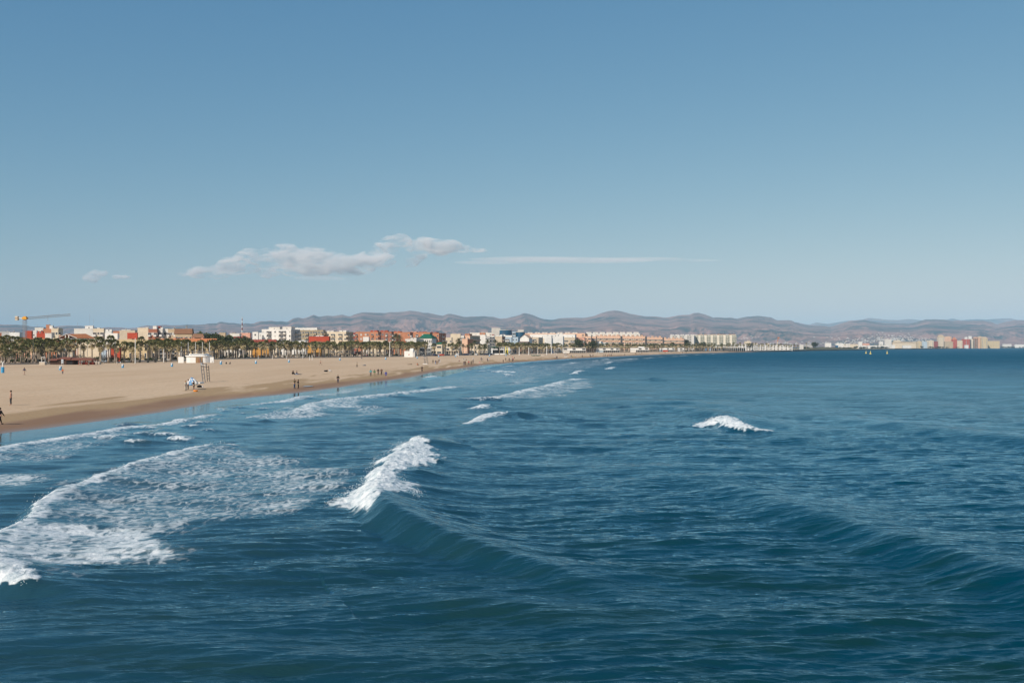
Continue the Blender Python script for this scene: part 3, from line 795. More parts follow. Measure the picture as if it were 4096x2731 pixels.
# ---------------------------------------------------------------- clouds, far above and beyond the haze
def cloud_mat(name, dens, scale, thr, zs=1.6):
    m = bpy.data.materials.new(name); m.use_nodes = True
    n, l = m.node_tree.nodes, m.node_tree.links; n.clear()
    o_ = n.new('ShaderNodeOutputMaterial'); v_ = n.new('ShaderNodeVolumePrincipled')
    v_.inputs['Color'].default_value = (1, .985, .97, 1); v_.inputs['Anisotropy'].default_value = -0.25
    pos = n.new('ShaderNodeNewGeometry').outputs['Position']
    f = noise(n, l, mapping(n, l, pos, 0, (scale*.62, scale, scale*zs)), 1.0, 8, 0.66, 0.9)
    l.new(mth(n, l, 'MULTIPLY', ramp(n, l, f, thr, thr+.26, 0, 1, True), dens), v_.inputs['Density'])
    l.new(v_.outputs[0], o_.inputs['Volume'])
    try: m.cycles.volume_step_rate = 0.25
    except Exception: pass
    return m
def cloud(label, Y, blobs, m, vox):
    b = MB()
    for (u, v, ru, rv) in blobs:
        X, Z = kx(u)*Y, zat(v, Y); k = Y/F
        b.ell((X, Y + rnd.uniform(-.3,.3)*ru*k, Z), (ru*k*1.2, min(ru*k*.9, 460), rv*k*1.25), 14, 9, jit=.18)
    o = b.obj('cloud', m); 
    r_ = o.modifiers.new('r', 'REMESH'); r_.mode = 'VOXEL'; r_.voxel_size = vox
    dg = bpy.context.evaluated_depsgraph_get(); me = bpy.data.meshes.new_from_object(o.evaluated_get(dg))
    o.modifiers.clear(); o.data = me; me.name = 'cloud'
    if not me.materials: me.materials.append(m)
    me.polygons.foreach_set('use_smooth', [True]*len(me.polygons))
    tag(o, label, 'cloud')
mc1 = cloud_mat('cumulus', .015, .0034, .455)
mc2 = cloud_mat('thin lens cloud', .0013, .0006, .30, 5)
cloud('long grey-white cumulus bank over the hills, largest cloud', 20000, [(745,1092,34,15),(800,1090,50,20),(870,1088,50,24),(930,1066,55,32),(1000,1045,60,42),(1070,1050,70,50),(1140,1030,75,46),(1190,1050,80,48),(1260,1048,85,48),(1340,1060,85,40),(1420,1062,75,36),(1480,1045,55,34),(1540,1040,40,24)], mc1, 34)
cloud('upper ragged cumulus towering at the right end of the bank', 20600, [(1500,1035,40,26),(1530,1000,40,32),(1560,985,44,34),(1600,968,44,28),(1480,1045,40,22)], mc1, 34)
cloud('ragged trailing cumulus tapering to the right of the bank', 21000, [(1660,985,40,22),(1700,975,44,24),(1750,990,50,28),(1800,985,45,22),(1850,995,45,14),(1910,1000,40,8),(1650,1045,26,20),(1680,1030,26,14),(1630,1060,14,8)], mc1, 30)
cloud('small separate cumulus puff low on the left', 21500, [(350,1110,22,14),(385,1100,28,18),(415,1092,18,12),(370,1122,20,8)], mc1, 26)
cloud('tiny faint cloud puff beside the small left one', 21500, [(465,1107,20,7),(500,1108,22,6)], mc1, 22)
cloud('thin lens-shaped cloud just under the cumulus bank', 23000, [(1240,1112,60,8),(1300,1113,70,7),(1350,1116,50,4)], mc2, 22)
cloud('very long thin lens-shaped cloud stretching to the right', 24000, [(1960,1046,150,4),(2100,1041,190,7),(2260,1037,210,10),(2400,1039,190,8),(2560,1042,190,5),(2720,1043,140,3)], mc2, 28)
# ---------------------------------------------------------------- buildings
C_ = dict(white=(.74,.72,.68), offwhite=(.66,.63,.58), cream=(.66,.56,.42), beige=(.58,.48,.36), tan=(.47,.37,.25), olive=(.36,.29,.19), grey=(.42,.41,.40),
  dark=(.07,.065,.06), brick=(.34,.14,.09), orange=(.47,.21,.12), redwall=(.44,.075,.04), darkred=(.27,.055,.04), terra=(.47,.19,.10), tile=(.50,.18,.07),
  brown=(.26,.14,.085), pink=(.66,.36,.27), salmon=(.68,.44,.31), ivory=(.72,.66,.55), yellow=(.60,.47,.28), mustard=(.58,.30,.08), green=(.015,.12,.075), blue=(.02,.12,.24), ltblue=(.44,.53,.60), sky=(.20,.40,.66), concrete=(.55,.53,.49))
def M_(c): return mat('painted render ' + c, C_[c], .85, .2, .14, .35)
m_glass = mat('window glass', (.035, .045, .055), .15, .5, .2, .3)
m_frame = mat('window frame', (.70, .69, .66), .6, .3, .05, 1)
m_shut = mat('closed shutter', (.52, .50, .46), .7, .2, .08, 1)
m_rail = mat('balcony rail', (.16, .16, .17), .5, .4, .1, 1)
m_tile = mat('clay roof tiles', (.47, .18, .08), .85, .2, .3, 1.2)
m_flat = mat('flat roof', (.38, .34, .30), .9, .1, .2, .4)
m_metal = mat('galvanised metal', (.38, .39, .40), .45, .5, .1, 2, metal=.4)
m_whitep = mat('white paint', (.80, .79, .76), .55, .4, .05, .8)
m_dark = mat('dark opening', (.02, .02, .022), .6, .2, .1, 1)

def _win(name, w, h, glass=m_glass, frame=m_frame, bars=1):
    b = MB()
    b.m = 1; b.box(-w/2, w/2, -.02, .05, 0, h)
    b.m = 0
    b.box(-w/2-.08, w/2+.08, -.07, .02, h, h+.10); b.box(-w/2-.12, w/2+.12, -.10, .02, -.10, 0)
    b.box(-w/2-.08, -w/2, -.05, .02, 0, h); b.box(w/2, w/2+.08, -.05, .02, 0, h)
    for i in range(bars): b.box(-.03 + (i - (bars-1)/2)*w/(bars+1), .03 + (i - (bars-1)/2)*w/(bars+1), -.04, -.015, 0, h)
    return b.mesh(name, frame, glass)
W_STD = _win('window', 1.2, 1.35)
W_SHUT = _win('window', 1.2, 1.35, m_shut)
W_SMALL = _win('window', .7, .8, bars=0)
W_DOOR = _win('window', 2.2, 2.1, bars=2)
W_WIDE = _win('window', 3.2, 1.5, bars=3)
W_TALL = _win('window', .8, 2.2, bars=0)
W_GREEN = _win('window', 2.8, 1.3, mat('green shade', (.03, .09, .07), .5, .3), m_frame, 2)
_bal = {}
def BAL(w, col, solid=True):
    k = (round(w, 1), col, solid)
    if k not in _bal:
        b = MB()
        b.m = 0; b.box(-w/2, w/2, -1.2, 0.0, -.18, 0)
        b.m = 1
        if solid:
            b.box(-w/2, w/2, -1.2, -1.1, 0, .95); b.box(-w/2, -w/2+.1, -1.1, 0, 0, .95); b.box(w/2-.1, w/2, -1.1, 0, 0, .95)
        else:
            b.box(-w/2, w/2, -1.2, -1.15, .88, .95)
            for i in range(8): b.box(-w/2 + i*(w-.05)/7, -w/2 + .05 + i*(w-.05)/7, -1.2, -1.15, 0, .88)
        _bal[k] = b.mesh('balcony', M_(col), M_(col) if solid else m_rail)
    return _bal[k]

def solve_edge(C, k, d):
    """distance from C along direction d until the sight line with slope k is met"""
    den = d[0] - k * d[1]
    return (k * C[1] - C[0]) / den if abs(den) > 1e-6 else 10.0
GZ = 1.55
def facade(root, W, H, pattern, nf, face, D, z0, balcol, rnd_, x0=0.0):
    """windows and balconies of one face; face 'S' looks along -y, 'E' along +x"""
    if not pattern: return
    n_ = len(pattern); cw = W / n_; fh = (H - z0) / nf
    for f in range(nf):
        for i, ch in enumerate(pattern):
            if ch in '. ': continue
            x = (i + .5) * cw; z = z0 + f * fh
            def put(name, me, zz, off=0.0):
                if face == 'S': link(name, me, root, (x0 + x, -off, zz), 0)
                else: link(name, me, root, (W_[0] + off, x, zz), math.pi/2)
            if ch == 'w': put('window', W_STD if rnd_.random() < .7 else W_SHUT, z + .95)
            elif ch == 's': put('window', W_SMALL, z + 1.2)
            elif ch == 't': put('window', W_TALL, z + .5)
            elif ch == 'W': put('window', W_WIDE, z + .9)
            elif ch == 'g': put('window', W_GREEN, z + 1.0); put('balcony', BAL(min(cw*.9, 4.5), balcol), z + .1)
            elif ch == 'D': put('window', W_DOOR, z + .1)
            elif ch == 'b': put('window', W_DOOR, z + .12); put('balcony', BAL(min(cw*.92, 4.2), balcol), z + .08)
            elif ch == 'r': put('window', W_DOOR, z + .12); put('balcony', BAL(min(cw*.92, 4.2), balcol, False), z + .08)
W_ = [0]
def B(label, us, vT, Y, col, S='', E='', nf=4, side=None, rot=-15, z0=.6, bal=None, pent=(), roof=None, name='building', cat='building', base=GZ, D=None, chim=(), ant=(), roofcol=None, nfE=None):
    uL, uC, uR = us
    if 590 < uC < 2900:                                       # every building stands behind the palm rows
        Y = max(Y, float(np.interp(uC, [500, 650, 820, 1000, 1250, 1500, 1730, 2000, 2250, 2500, 2760, 3000], [417, 444, 503, 544, 586, 635, 702, 834, 1046, 1196, 1361, 1516])) + (58 if uC < 1690 or uC > 2000 else 22) + (Y % 37)*.25)
    C = (kx(uC) * Y, Y)
    if rot is None: rz = math.atan2(-kx((uL+uC)/2), 1.0)
    else: rz = math.radians(rot)
    ex = (math.cos(rz), math.sin(rz)); en = (-math.sin(rz), math.cos(rz))
    W = solve_edge(C, kx(uL), (-ex[0], -ex[1]))
    if D is None: D = solve_edge(C, kx(uR), en) if uR > uC + .5 else 9.0
    if not (0 < D < 120): D = 12.0
    H = zat(vT, Y) - base
    A = (C[0] - ex[0]*W, C[1] - ex[1]*W, base)
    root = thing(name, label, cat, A, rz)
    r_ = random.Random(int(uL*7 + vT))
    W_[0] = W
    b = MB(); b.m = 0
    b.box(0, W, 0, D, -1, H)
    if not roof:
        b.box(-.06, W+.06, -.06, .25, H, H+.5); b.box(-.06, W+.06, D-.25, D+.06, H, H+.5)
        b.box(-.06, .25, .25, D-.25, H, H+.5); b.box(W-.25, W+.06, .25, D-.25, H, H+.5)
    b.obj('wall', M_(col), root)
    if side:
        MB().box(W+.003, W+.03, .02, D-.02, 0, H-.02).obj('shaded_side_wall', M_(side), root)  # on most blocks a darker tone that paints the east face's shade into the colour
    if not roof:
        MB().box(.3, W-.3, .3, D-.3, H+.002, H+.05).obj('roof', m_flat, root)
    facade(root, W, H, S, nf, 'S', D, z0, bal or col, r_)
    W_[0] = W + (.03 if side else 0)
    facade(root, D, H, E, nfE or nf, 'E', D, z0, bal or col, r_)
    rc = {'tile': m_tile}.get(roofcol) or (M_(roofcol) if roofcol else m_tile)
    if roof:
        kind, rh = roof[0], roof[1]
        o = .5; b = MB()
        x0, x1, y0, y1 = -o, W+o, -o, D+o
        if kind == 'hip':
            i = min(W, D) / 2 * (roof[2] if len(roof) > 2 else 1.0)
            t = [(x0+i, y0+i, H+rh), (x1-i, y0+i, H+rh), (x1-i, y1-i, H+rh), (x0+i, y1-i, H+rh)]
            q = [(x0, y0, H), (x1, y0, H), (x1, y1, H), (x0, y1, H)]
            for a in range(4): b.poly([q[a], q[(a+1)%4], t[(a+1)%4], t[a]])
            b.poly(t); b.poly(q[::-1]); b.box(x0, x1, y0, y1, H-.15, H-.003)
        elif kind == 'gableS':                                # gable end faces the camera
            m_ = W/2
            b.poly([(x0, y0, H), (m_, y0, H+rh), (m_, y1, H+rh), (x0, y1, H)]); b.poly([(m_, y0, H+rh), (x1, y0, H), (x1, y1, H), (m_, y1, H+rh)])
            b.poly([(x0, y0, H-.25), (x0, y1, H-.25), (m_, y1, H+rh-.25), (m_, y0, H+rh-.25)]); b.poly([(m_, y0, H+rh-.25), (m_, y1, H+rh-.25), (x1, y1, H-.25), (x1, y0, H-.25)])
            g = MB(); g.poly([(0, .01, H), (W, .01, H), (m_, .01, H+rh-.1)]); g.poly([(0, .3, H), (m_, .3, H+rh-.1), (W, .3, H)]); g.obj('gable', M_(col), root)
        elif kind == 'gableE':                                # ridge runs along the front
            m_ = D/2
            b.poly([(x0, y0, H), (x1, y0, H), (x1, m_, H+rh), (x0, m_, H+rh)]); b.poly([(x0, m_, H+rh), (x1, m_, H+rh), (x1, y1, H), (x0, y1, H)])
            b.poly([(x0, y0, H), (x0, m_, H+rh), (x0, y1, H)]); b.poly([(x1, y0, H), (x1, y1, H), (x1, m_, H+rh)]); b.poly([(x0, y0, H-.2), (x0, y1, H-.2), (x1, y1, H-.2), (x1, y0, H-.2)])
        b.obj('roof', rc, root)
    kk = lambda u: max(0.2, min(W-.2, (u - uL) / max(1, (uC - uL)) * W))
    for p in pent:
        u0, u1, v, pc = p[:4]
        h = zat(v, Y) - base - H
        x0, x1 = kk(u0), kk(u1)
        if x1 - x0 < .8: continue
        dd = min(D*.6, 6)
        rb = MB().box(x0, x1, .8, .8+dd, H+.05, H+h)
        rb.box(x0-.1, x1+.1, .7, .9+dd, H+h, H+h+.15)
        ro = rb.obj('roof_room', M_(pc), root)
        if x1 - x0 > 2.5: link('window', W_SMALL, ro, ((x0+x1)/2, .8, H+.6))
    for u, v in chim:
        x = kk(u); h = zat(v, Y) - base - H
        MB().box(x-.35, x+.35, 1.6, 2.3, H+.05, H+h).box(x-.45, x+.45, 1.5, 2.4, H+h, H+h+.12).obj('chimney', M_('offwhite'), root)
    for u, v in ant:
        x = kk(u); h = zat(v, Y) - base - H
        b = MB().tube((x, 2, H), (x, 2, H+h), .05, .03, 5)
        for q in range(3): b.box(x-.5+.1*q, x+.5-.1*q, 1.98, 2.02, H+h*(.75+.1*q), H+h*(.75+.1*q)+.03)
        b.obj('antenna', m_metal, root)
    return root, W, D, H

# --- the old fishermen's quarter on the left
B('low white flat-roofed house at the far left, partly behind palms', (-40,37,60), 1329, 560, 'white', 'ws.', '', 3, rot=None, pent=[(5,20,1325,'offwhite')])
B('narrow orange brown wall cut by the left edge of the picture', (-60,6,14), 1335, 520, 'terra', '', '', 3, rot=None)
B('bright white stepped house just left of the yellow crane mast', (10,78,92), 1333, 575, 'white', '.w.ws', 'w', 3, rot=-8, pent=[(14,36,1328,'white'),(44,62,1330,'white')], ant=[(33,1322)])
B('pink rendered house with a round-topped gable by the crane foot', (60,120,132), 1362, 470, 'pink', '', '', 3, rot=-5, roof=('gableS', 1.6), pent=[])
B('salmon house with a tiled roof in front of the crane mast', (104,158,170), 1368, 462, 'salmon', 'ww', '', 2, rot=-5, roof=('gableE', 1.5))
B('dark red blank firewall block directly right of the crane mast', (100,126,132), 1326, 600, 'redwall', '', '', 4, rot=-4)
B('narrow white block wedged between two dark red firewalls', (125,146,150), 1325, 606, 'white', 's', '', 4, rot=-4)
B('wide dark red stepped firewall under the white roof terrace', (146,181,188), 1335, 602, 'redwall', '', '', 4, rot=-4, pent=[(147,168,1325,'redwall')])
B('white flat-roofed terrace building behind the red firewall', (139,174,182), 1313, 640, 'offwhite', 'w.w', '', 5, rot=-6, ant=[(142,1298)])
B('orange stair tower block with a white water room on top', (172,209,216), 1318, 625, 'orange', '', '', 4, rot=-6, pent=[(181,195,1299,'orange'),(195,209,1302,'white')], ant=[(192,1290),(208,1289)])
B('white house with a shaded open loggia, left of the ornate one', (180,206,212), 1336, 560, 'offwhite', 'W', '', 2, rot=-6, pent=[])
B('cream apartment house with ornate peaked parapet and balconies', (205,233,252), 1317, 590, 'cream', 'rw', 'bw', 4, rot=-10, bal='cream', pent=[(206,212,1312,'cream'),(226,232,1312,'cream')])
B('grey low house with an open-fronted shed roof behind palms', (130,180,190), 1366, 452, 'beige', 'w.w', '', 2, rot=-4, roof=('gableE', 1.6), roofcol='tile')
B('brown gabled villa with dark timber gable left of the green-netted one', (182,232,240), 1368, 450, 'terra', 'ww', '', 2, rot=-6, roof=('gableS', 1.4), roofcol='tile')
B('large blank white firewall building with a white roof room', (296,371,378), 1317, 610, 'offwhite', '', '', 5, rot=-6, pent=[(337,369,1303,'white')], ant=[(352,1256),(368,1275),(303,1288)])
B('beige apartment block with rounded dark-windowed balconies', (372,415,421), 1317, 600, 'cream', 'bwb', '', 4, rot=-6, bal='offwhite', pent=[(386,396,1311,'white')])
B('long tan blank building left of the yellow houses', (478,540,560), 1324, 640, 'beige', '', 'w', 5, rot=-6, pent=[(484,520,1319,'white')])
B('dark red firewall beside the tan blank building', (509,549,552), 1334, 600, 'redwall', '', '', 4, rot=-4)
B('white low house with a big satellite terrace, right of the balcony block', (414,446,452), 1327, 640, 'white', 'w.w', '', 4, rot=-6, pent=[(420,446,1318,'white')])
B('unfinished brick block with open concrete floors', (430,480,486), 1327, 660, 'terra', 'DDD', '', 4, rot=-6, bal='grey')
B('white house with a small arched terrace under the brick block', (420,470,476), 1336, 560, 'white', '.s.', '', 3, rot=-6)
B('cream house with a rounded gable behind the brown beach hut', (313,398,408), 1371, 462, 'cream', '', '', 2, rot=-5, roof=('gableS', 2.0), roofcol='cream')
B('grey low house with a pitched roof seen between palm trunks', (228,290,300), 1402, 440, 'beige', 'w.w', '', 1, rot=-5, roof=('gableE', 1.2), roofcol='beige')
B('yellow ochre villa with balustraded terrace', (470,592,606), 1362, 470, 'yellow', 't.t.tt', '', 2, rot=-5, pent=[(508,524,1356,'yellow'),(590,600,1358,'yellow')])
B('bright red house wall glimpsed between palms', (440,480,486), 1396, 445, 'redwall', '', '', 1, rot=-5)
B('light blue shed wall glimpsed between palm trunks', (402,424,428), 1405, 442, 'ltblue', '', '', 1, rot=-5)
B('yellow annex with tall doors right of the ochre villa', (586,625,632), 1375, 455, 'yellow', 'tt', '', 2, rot=-5)
B('grey house with stacked glazed balconies behind a lone palm', (625,690,700), 1385, 462, 'grey', 'rr', 'b', 3, rot=-5)
B('tall blank cream firewall building, tallest on its row', (550,593,596), 1314, 620, 'cream', '', '', 5, rot=-6, pent=[(580,593,1309,'white')])
B('brick apartment house with white balconies beside the cream firewall', (593,628,634), 1319, 610, 'brick', 'bwb', '', 4, rot=-6, bal='offwhite', pent=[(609,624,1304,'white')])
B('white and brick apartment house with a dark red roof room', (628,650,655), 1318, 612, 'offwhite', 'rb', '', 4, rot=-6, bal='white', pent=[(629,641,1305,'darkred'),(638,649,1310,'white')])
B('grey-brown apartment house with bow windows', (650,672,676), 1318, 614, 'offwhite', 'bw', '', 4, rot=-6, bal='white', pent=[(660,670,1315,'darkred')])
B('brown brick apartment house with long white balconies', (672,706,712), 1319, 612, 'tan', 'bwwb', '', 4, rot=-6, bal='offwhite', pent=[(686,706,1316,'white')])
B('large brown-roofed building with tall timber windows', (700,768,772), 1334, 600, 'tan', 'tWWtt', '', 3, rot=-4, roof=('hip', 2.9, .45), roofcol='brown', chim=[(729,1315)])
B('low brown hipped roof house right of the tall brown-roofed one', (768,815,822), 1350, 590, 'tan', '', '', 3, rot=-4, roof=('hip', 2.2, .9), roofcol='brown')
root, W, D, H = B('long house with a bright orange tiled roof and a row of pink chimneys', (606,870,876), 1370, 482, 'yellow', 'w.w.w.w.w.w.w.w', '', 2, rot=-4, roof=('hip', 2.3, .95), roofcol='tile')
for i, u in enumerate((627,661,680,694,705,718,732,742,756,770,779,797,806,841)):
    x = (u - 606) / 264 * W; big_ = i % 3 == 0
    MB().box(x-(.45 if big_ else .3), x+(.45 if big_ else .3), 1.2+.5*(i % 2), 2.2+.5*(i % 2), H+.6, H+(2.7 if big_ else 2.2)).box(x-.55, x+.55, 1.1+.5*(i % 2), 2.3+.5*(i % 2), H+(2.7 if big_ else 2.2), H+(2.85 if big_ else 2.35)).obj('chimney', M_('pink'), root)
B('tall brick water tower house above the trees', (878,901,905), 1333, 720, 'tan', '', '', 4, rot=-6)
B('white and pink low block right of the brick tower', (919,958,966), 1336, 700, 'offwhite', 'w.ww', '', 4, rot=-6, pent=[(925,938,1332,'tan')])
B('pink low block at the foot of the striped chimney', (961,1000,1006), 1334, 710, 'pink', '.w.', '', 4, rot=-6, pent=[(980,990,1331,'white')])
B('small red-roofed white house among dark trees', (934,972,980), 1352, 640, 'white', 'ww', '', 2, rot=-6, roof=('gableE', 1.0), roofcol='darkred')
B('pale house behind the trees left of the red hip roof', (1010,1032,1036), 1330, 760, 'white', 'w', '', 5, rot=-6)
B('cream house with a long dark red hipped roof', (980,1108,1116), 1370, 600, 'cream', 'w.w.w.w', '', 3, rot=-5, roof=('hip', 1.9, .9), roofcol='darkred')
B('white low houses with shaded ground floor behind the middle palms', (870,960,966), 1402, 545, 'white', 't.tt.t', '', 1, rot=-6)
B('grey balcony houses behind the flagpoles', (700,866,870), 1398, 500, 'grey', 'r.r.r.r.r', '', 2, rot=-5, bal='offwhite')
B('orange garden wall house left of the volleyball posts', (1010,1075,1080), 1393, 575, 'mustard', '', '', 1, rot=-6)
B('white house between two orange houses behind the palms', (1078,1192,1196), 1398, 590, 'white', 't.tt.t', '', 1, rot=-6)
# --- middle blocks
B('small white apartment house left of the big white block', (1015,1047,1050), 1333, 780, 'white', 'w.w', '', 5, rot=-8)
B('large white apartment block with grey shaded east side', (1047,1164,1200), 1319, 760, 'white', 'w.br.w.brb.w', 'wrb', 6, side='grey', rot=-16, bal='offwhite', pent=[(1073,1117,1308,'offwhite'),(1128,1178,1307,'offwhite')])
B('long white terraced rooftop building behind the big white block', (1172,1268,1278), 1313, 900, 'white', '.s.s.s.s', '', 7, rot=-14, chim=[(1186,1309),(1210,1309),(1226,1310),(1245,1310),(1262,1310)])
B('olive brown apartment block with rounded balconies', (1197,1292,1302), 1322, 800, 'olive', 'b.w.bb.w.bb.w.b', 'b', 6, rot=-14, bal='tan')
B('white balustraded villa behind the palms', (1148,1222,1228), 1369, 640, 'white', '..tttt', '', 2, rot=-8, pent=[(1190,1221,1363,'white')])
B('blank orange-red firewall standing above the palms', (1235,1316,1322), 1348, 690, 'redwall', '', '', 4, rot=-8, pent=[(1262,1292,1342,'white')])
B('tan gabled house below the orange-red firewall', (1222,1318,1322), 1372, 660, 'tan', '', '', 2, rot=-8, roof=('gableS', 1.2), roofcol='tan')
B('mustard yellow house glimpsed through the palms', (1195,1282,1288), 1382, 640, 'mustard', '', '', 2, rot=-8)
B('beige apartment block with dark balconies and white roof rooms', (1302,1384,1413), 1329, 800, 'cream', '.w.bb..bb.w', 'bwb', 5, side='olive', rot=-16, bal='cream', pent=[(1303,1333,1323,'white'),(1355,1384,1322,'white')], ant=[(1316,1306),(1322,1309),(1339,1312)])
B('dark red sliver block between the beige and brick ones', (1410,1422,1424), 1333, 840, 'darkred', 'w', '', 5, rot=-12)
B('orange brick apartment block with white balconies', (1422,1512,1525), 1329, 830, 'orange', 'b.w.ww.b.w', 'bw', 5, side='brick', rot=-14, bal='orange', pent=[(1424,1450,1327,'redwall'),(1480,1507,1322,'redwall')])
B('white low house under the orange brick block', (1452,1475,1479), 1350, 720, 'white', '', '', 4, rot=-8)
B('cream house with a balustrade below the brick blocks', (1480,1542,1546), 1363, 720, 'cream', 'w.w.w', '', 3, rot=-8)
B('long brick apartment block, first of the brick row', (1512,1566,1575), 1328, 850, 'brick', 'w.w.b.w', 'b', 5, rot=-14, bal='offwhite', pent=[(1520,1549,1322,'redwall')])
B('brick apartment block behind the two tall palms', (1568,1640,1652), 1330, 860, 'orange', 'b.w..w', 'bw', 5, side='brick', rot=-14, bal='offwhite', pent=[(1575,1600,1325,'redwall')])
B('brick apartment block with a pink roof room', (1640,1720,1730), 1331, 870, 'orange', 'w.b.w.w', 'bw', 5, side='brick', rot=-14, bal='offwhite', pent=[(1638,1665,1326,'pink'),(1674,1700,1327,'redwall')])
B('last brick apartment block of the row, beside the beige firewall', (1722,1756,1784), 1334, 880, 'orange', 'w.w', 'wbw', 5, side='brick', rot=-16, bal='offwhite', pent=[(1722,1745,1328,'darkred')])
B('long orange roof house behind the white first aid hut', (1575,1622,1626), 1366, 740, 'terra', '', '', 3, rot=-8)
B('white crenellated castle-like villa', (1621,1665,1694), 1358, 760, 'offwhite', 's.s', 'tttt', 3, side='cream', rot=-18, pent=[(1640,1665,1351,'offwhite')])
B('cream building with a green tiled pagoda roof', (1676,1728,1745), 1352, 800, 'offwhite', '..ttttt', '', 3, rot=-14, roof=('hip', 3.4, .7), roofcol='green')
B('cream pavilion with a small green tiled roof and green shutters', (1745,1768,1784), 1375, 745, 'cream', 'W', 'g', 2, rot=-12, roof=('hip', 1.2, .8), roofcol='green')
root, W, D, H = B('colonnaded cream beach restaurant with white upper windows', (1722,1840,1846), 1390, 730, 'cream', 'ttt.D.D.D.D', '', 2, rot=-8)
for i in range(12):
    x = W * (i + .5) / 12
    MB().tube((x, -1.6, -.4), (x, -1.6, 3.0), .22, .2, 8).box(x-.3, x+.3, -1.9, -1.3, 3.0, 3.2).obj('column', M_('cream'), root)
MB().box(0, W, -2, 0, 3.2, 3.6).obj('terrace_slab', M_('cream'), root)
root, W, D, H = B('glass-fronted white beach restaurant behind bare trees', (1680,1722,1724), 1392, 720, 'white', 'DDDD', '', 2, rot=-8)
B('tan blank firewall block right of the brick row', (1802,1842,1846), 1337, 900, 'cream', '', '', 5, rot=-10, pent=[(1803,1812,1335,'tan')])
B('narrow beige house between firewall and salmon block', (1842,1856,1858), 1344, 900, 'offwhite', 'bb', '', 4, rot=-10)
B('small cream houses behind the date palms', (1783,1806,1810), 1352, 860, 'cream', 'w.w', '', 3, rot=-10)
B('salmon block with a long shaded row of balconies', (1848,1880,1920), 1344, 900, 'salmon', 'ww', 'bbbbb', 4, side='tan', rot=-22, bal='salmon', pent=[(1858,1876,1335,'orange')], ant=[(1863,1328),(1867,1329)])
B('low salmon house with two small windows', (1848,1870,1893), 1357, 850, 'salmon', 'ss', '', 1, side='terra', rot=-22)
B('big blank white block in front of the glass towers', (1900,1942,1946), 1341, 960, 'white', '', '', 4, rot=-10, pent=[(1918,1940,1331,'orange')])
B('grey apartment block with small balconies', (1942,1960,1962), 1347, 950, 'grey', 'bb', '', 4, rot=-10, bal='offwhite')
B('white and red ornate narrow apartment house', (1960,1978,1980), 1343, 950, 'offwhite', 'rr', '', 5, rot=-10, bal='white', pent=[(1966,1976,1338,'darkred')])
B('pale terraced white apartments behind the blank white block', (1880,1966,1970), 1332, 1150, 'offwhite', 'w.w.w.w.w', '', 6, rot=-12, pent=[(1924,1950,1329,'offwhite')])
root, W, D, H = B('long beige promenade hotel with arched ground floor', (1812,1950,1962), 1380, 850, 'cream', 't.t.t.t.t.t.t.t.tttttt', '', 2, rot=-10)
for i in range(9):
    x = W * (.05 + i * .075)
    b = MB(); b.box(x-1.1, x+1.1, -.04, .03, 0, 2.1)
    b.prism([(0,0),(0,0),(0,0)], 0, 0) if False else None
    for q in range(6):
        a0, a1 = math.pi*q/6, math.pi*(q+1)/6
        b.poly([(x, -.04, 2.1), (x+1.1*math.cos(a0), -.04, 2.1+1.1*math.sin(a0)), (x+1.1*math.cos(a1), -.04, 2.1+1.1*math.sin(a1))])
    b.obj('arch_window', m_glass, root)
B('beige block with brick side left of the blue-grey apartments', (1978,2008,2022), 1347, 960, 'beige', '', 'bb', 4, side='brick', rot=-16, pent=[(2000,2020,1340,'white')])
B('white low annex under the glass towers', (1985,2048,2052), 1343, 1000, 'white', 'w.w', '', 4, rot=-10, pent=[(2000,2020,1338,'white')])
B('pale blue-grey apartment block with dark balconies', (2021,2046,2050), 1350, 940, 'ltblue', 'bb.', '', 4, rot=-10, bal='offwhite')
B('light blue apartment block with white windows', (2047,2072,2076), 1350, 940, 'ltblue', 'ww', '', 4, rot=-10)
B('white gabled warehouse with an orange roof', (2080,2116,2126), 1352, 960, 'white', '', '', 3, rot=-14, roof=('gableS', 3.8), roofcol='salmon', D=14)
B('brown restaurant hall with a dark window band', (2010,2110,2128), 1368, 900, 'brown', '...WWWWW', '', 1, rot=-10, z0=9.2)
B('beige apartment block with green awnings on balconies', (2121,2154,2172), 1351, 950, 'beige', 'rrb.', 'b', 4, rot=-12, bal='beige')
B('low cream block right of the awning balconies', (2172,2204,2212), 1356, 960, 'cream', 'w.', '', 3, rot=-10)
B('tall white blank firewall, brightest in the centre', (2205,2252,2256), 1346, 1000, 'white', '', '', 4, rot=-10, pent=[(2212,2232,1339,'white')])
B('white stair tower with a lower white wing', (2178,2206,2210), 1343, 1040, 'white', '', '', 4, rot=-10, pent=[(2182,2190,1338,'white')])
B('grey-beige apartment block with wide dark windows', (2253,2300,2304), 1351, 1020, 'beige', 'WW.bb', '', 3, rot=-10, bal='grey')
B('rose apartment block with white balconies', (2300,2338,2342), 1351, 1040, 'pink', 'W.bb', '', 3, rot=-10, bal='offwhite')
B('salmon apartment tower right of the rose block', (2338,2364,2368), 1346, 1060, 'salmon', 'bW', '', 4, rot=-10, bal='salmon')
B('brown-framed apartment block with dark recessed balconies', (2364,2384,2388), 1347, 1070, 'salmon', 'bb', '', 4, rot=-10, bal='grey')
B('white flat-roofed rooftops behind the central blocks', (2120,2300,2306), 1338, 1150, 'white', 's.s.s.s.s', '', 5, rot=-12, pent=[(2225,2250,1334,'white'),(2316,2330,1336,'white')])
B('white low house in front of the salmon terraces', (2376,2404,2410), 1366, 1080, 'white', '', '', 3, rot=-10)
B('low white house behind the second beach kiosk', (2404,2424,2428), 1372, 1090, 'white', 'w', '', 3, rot=-10)
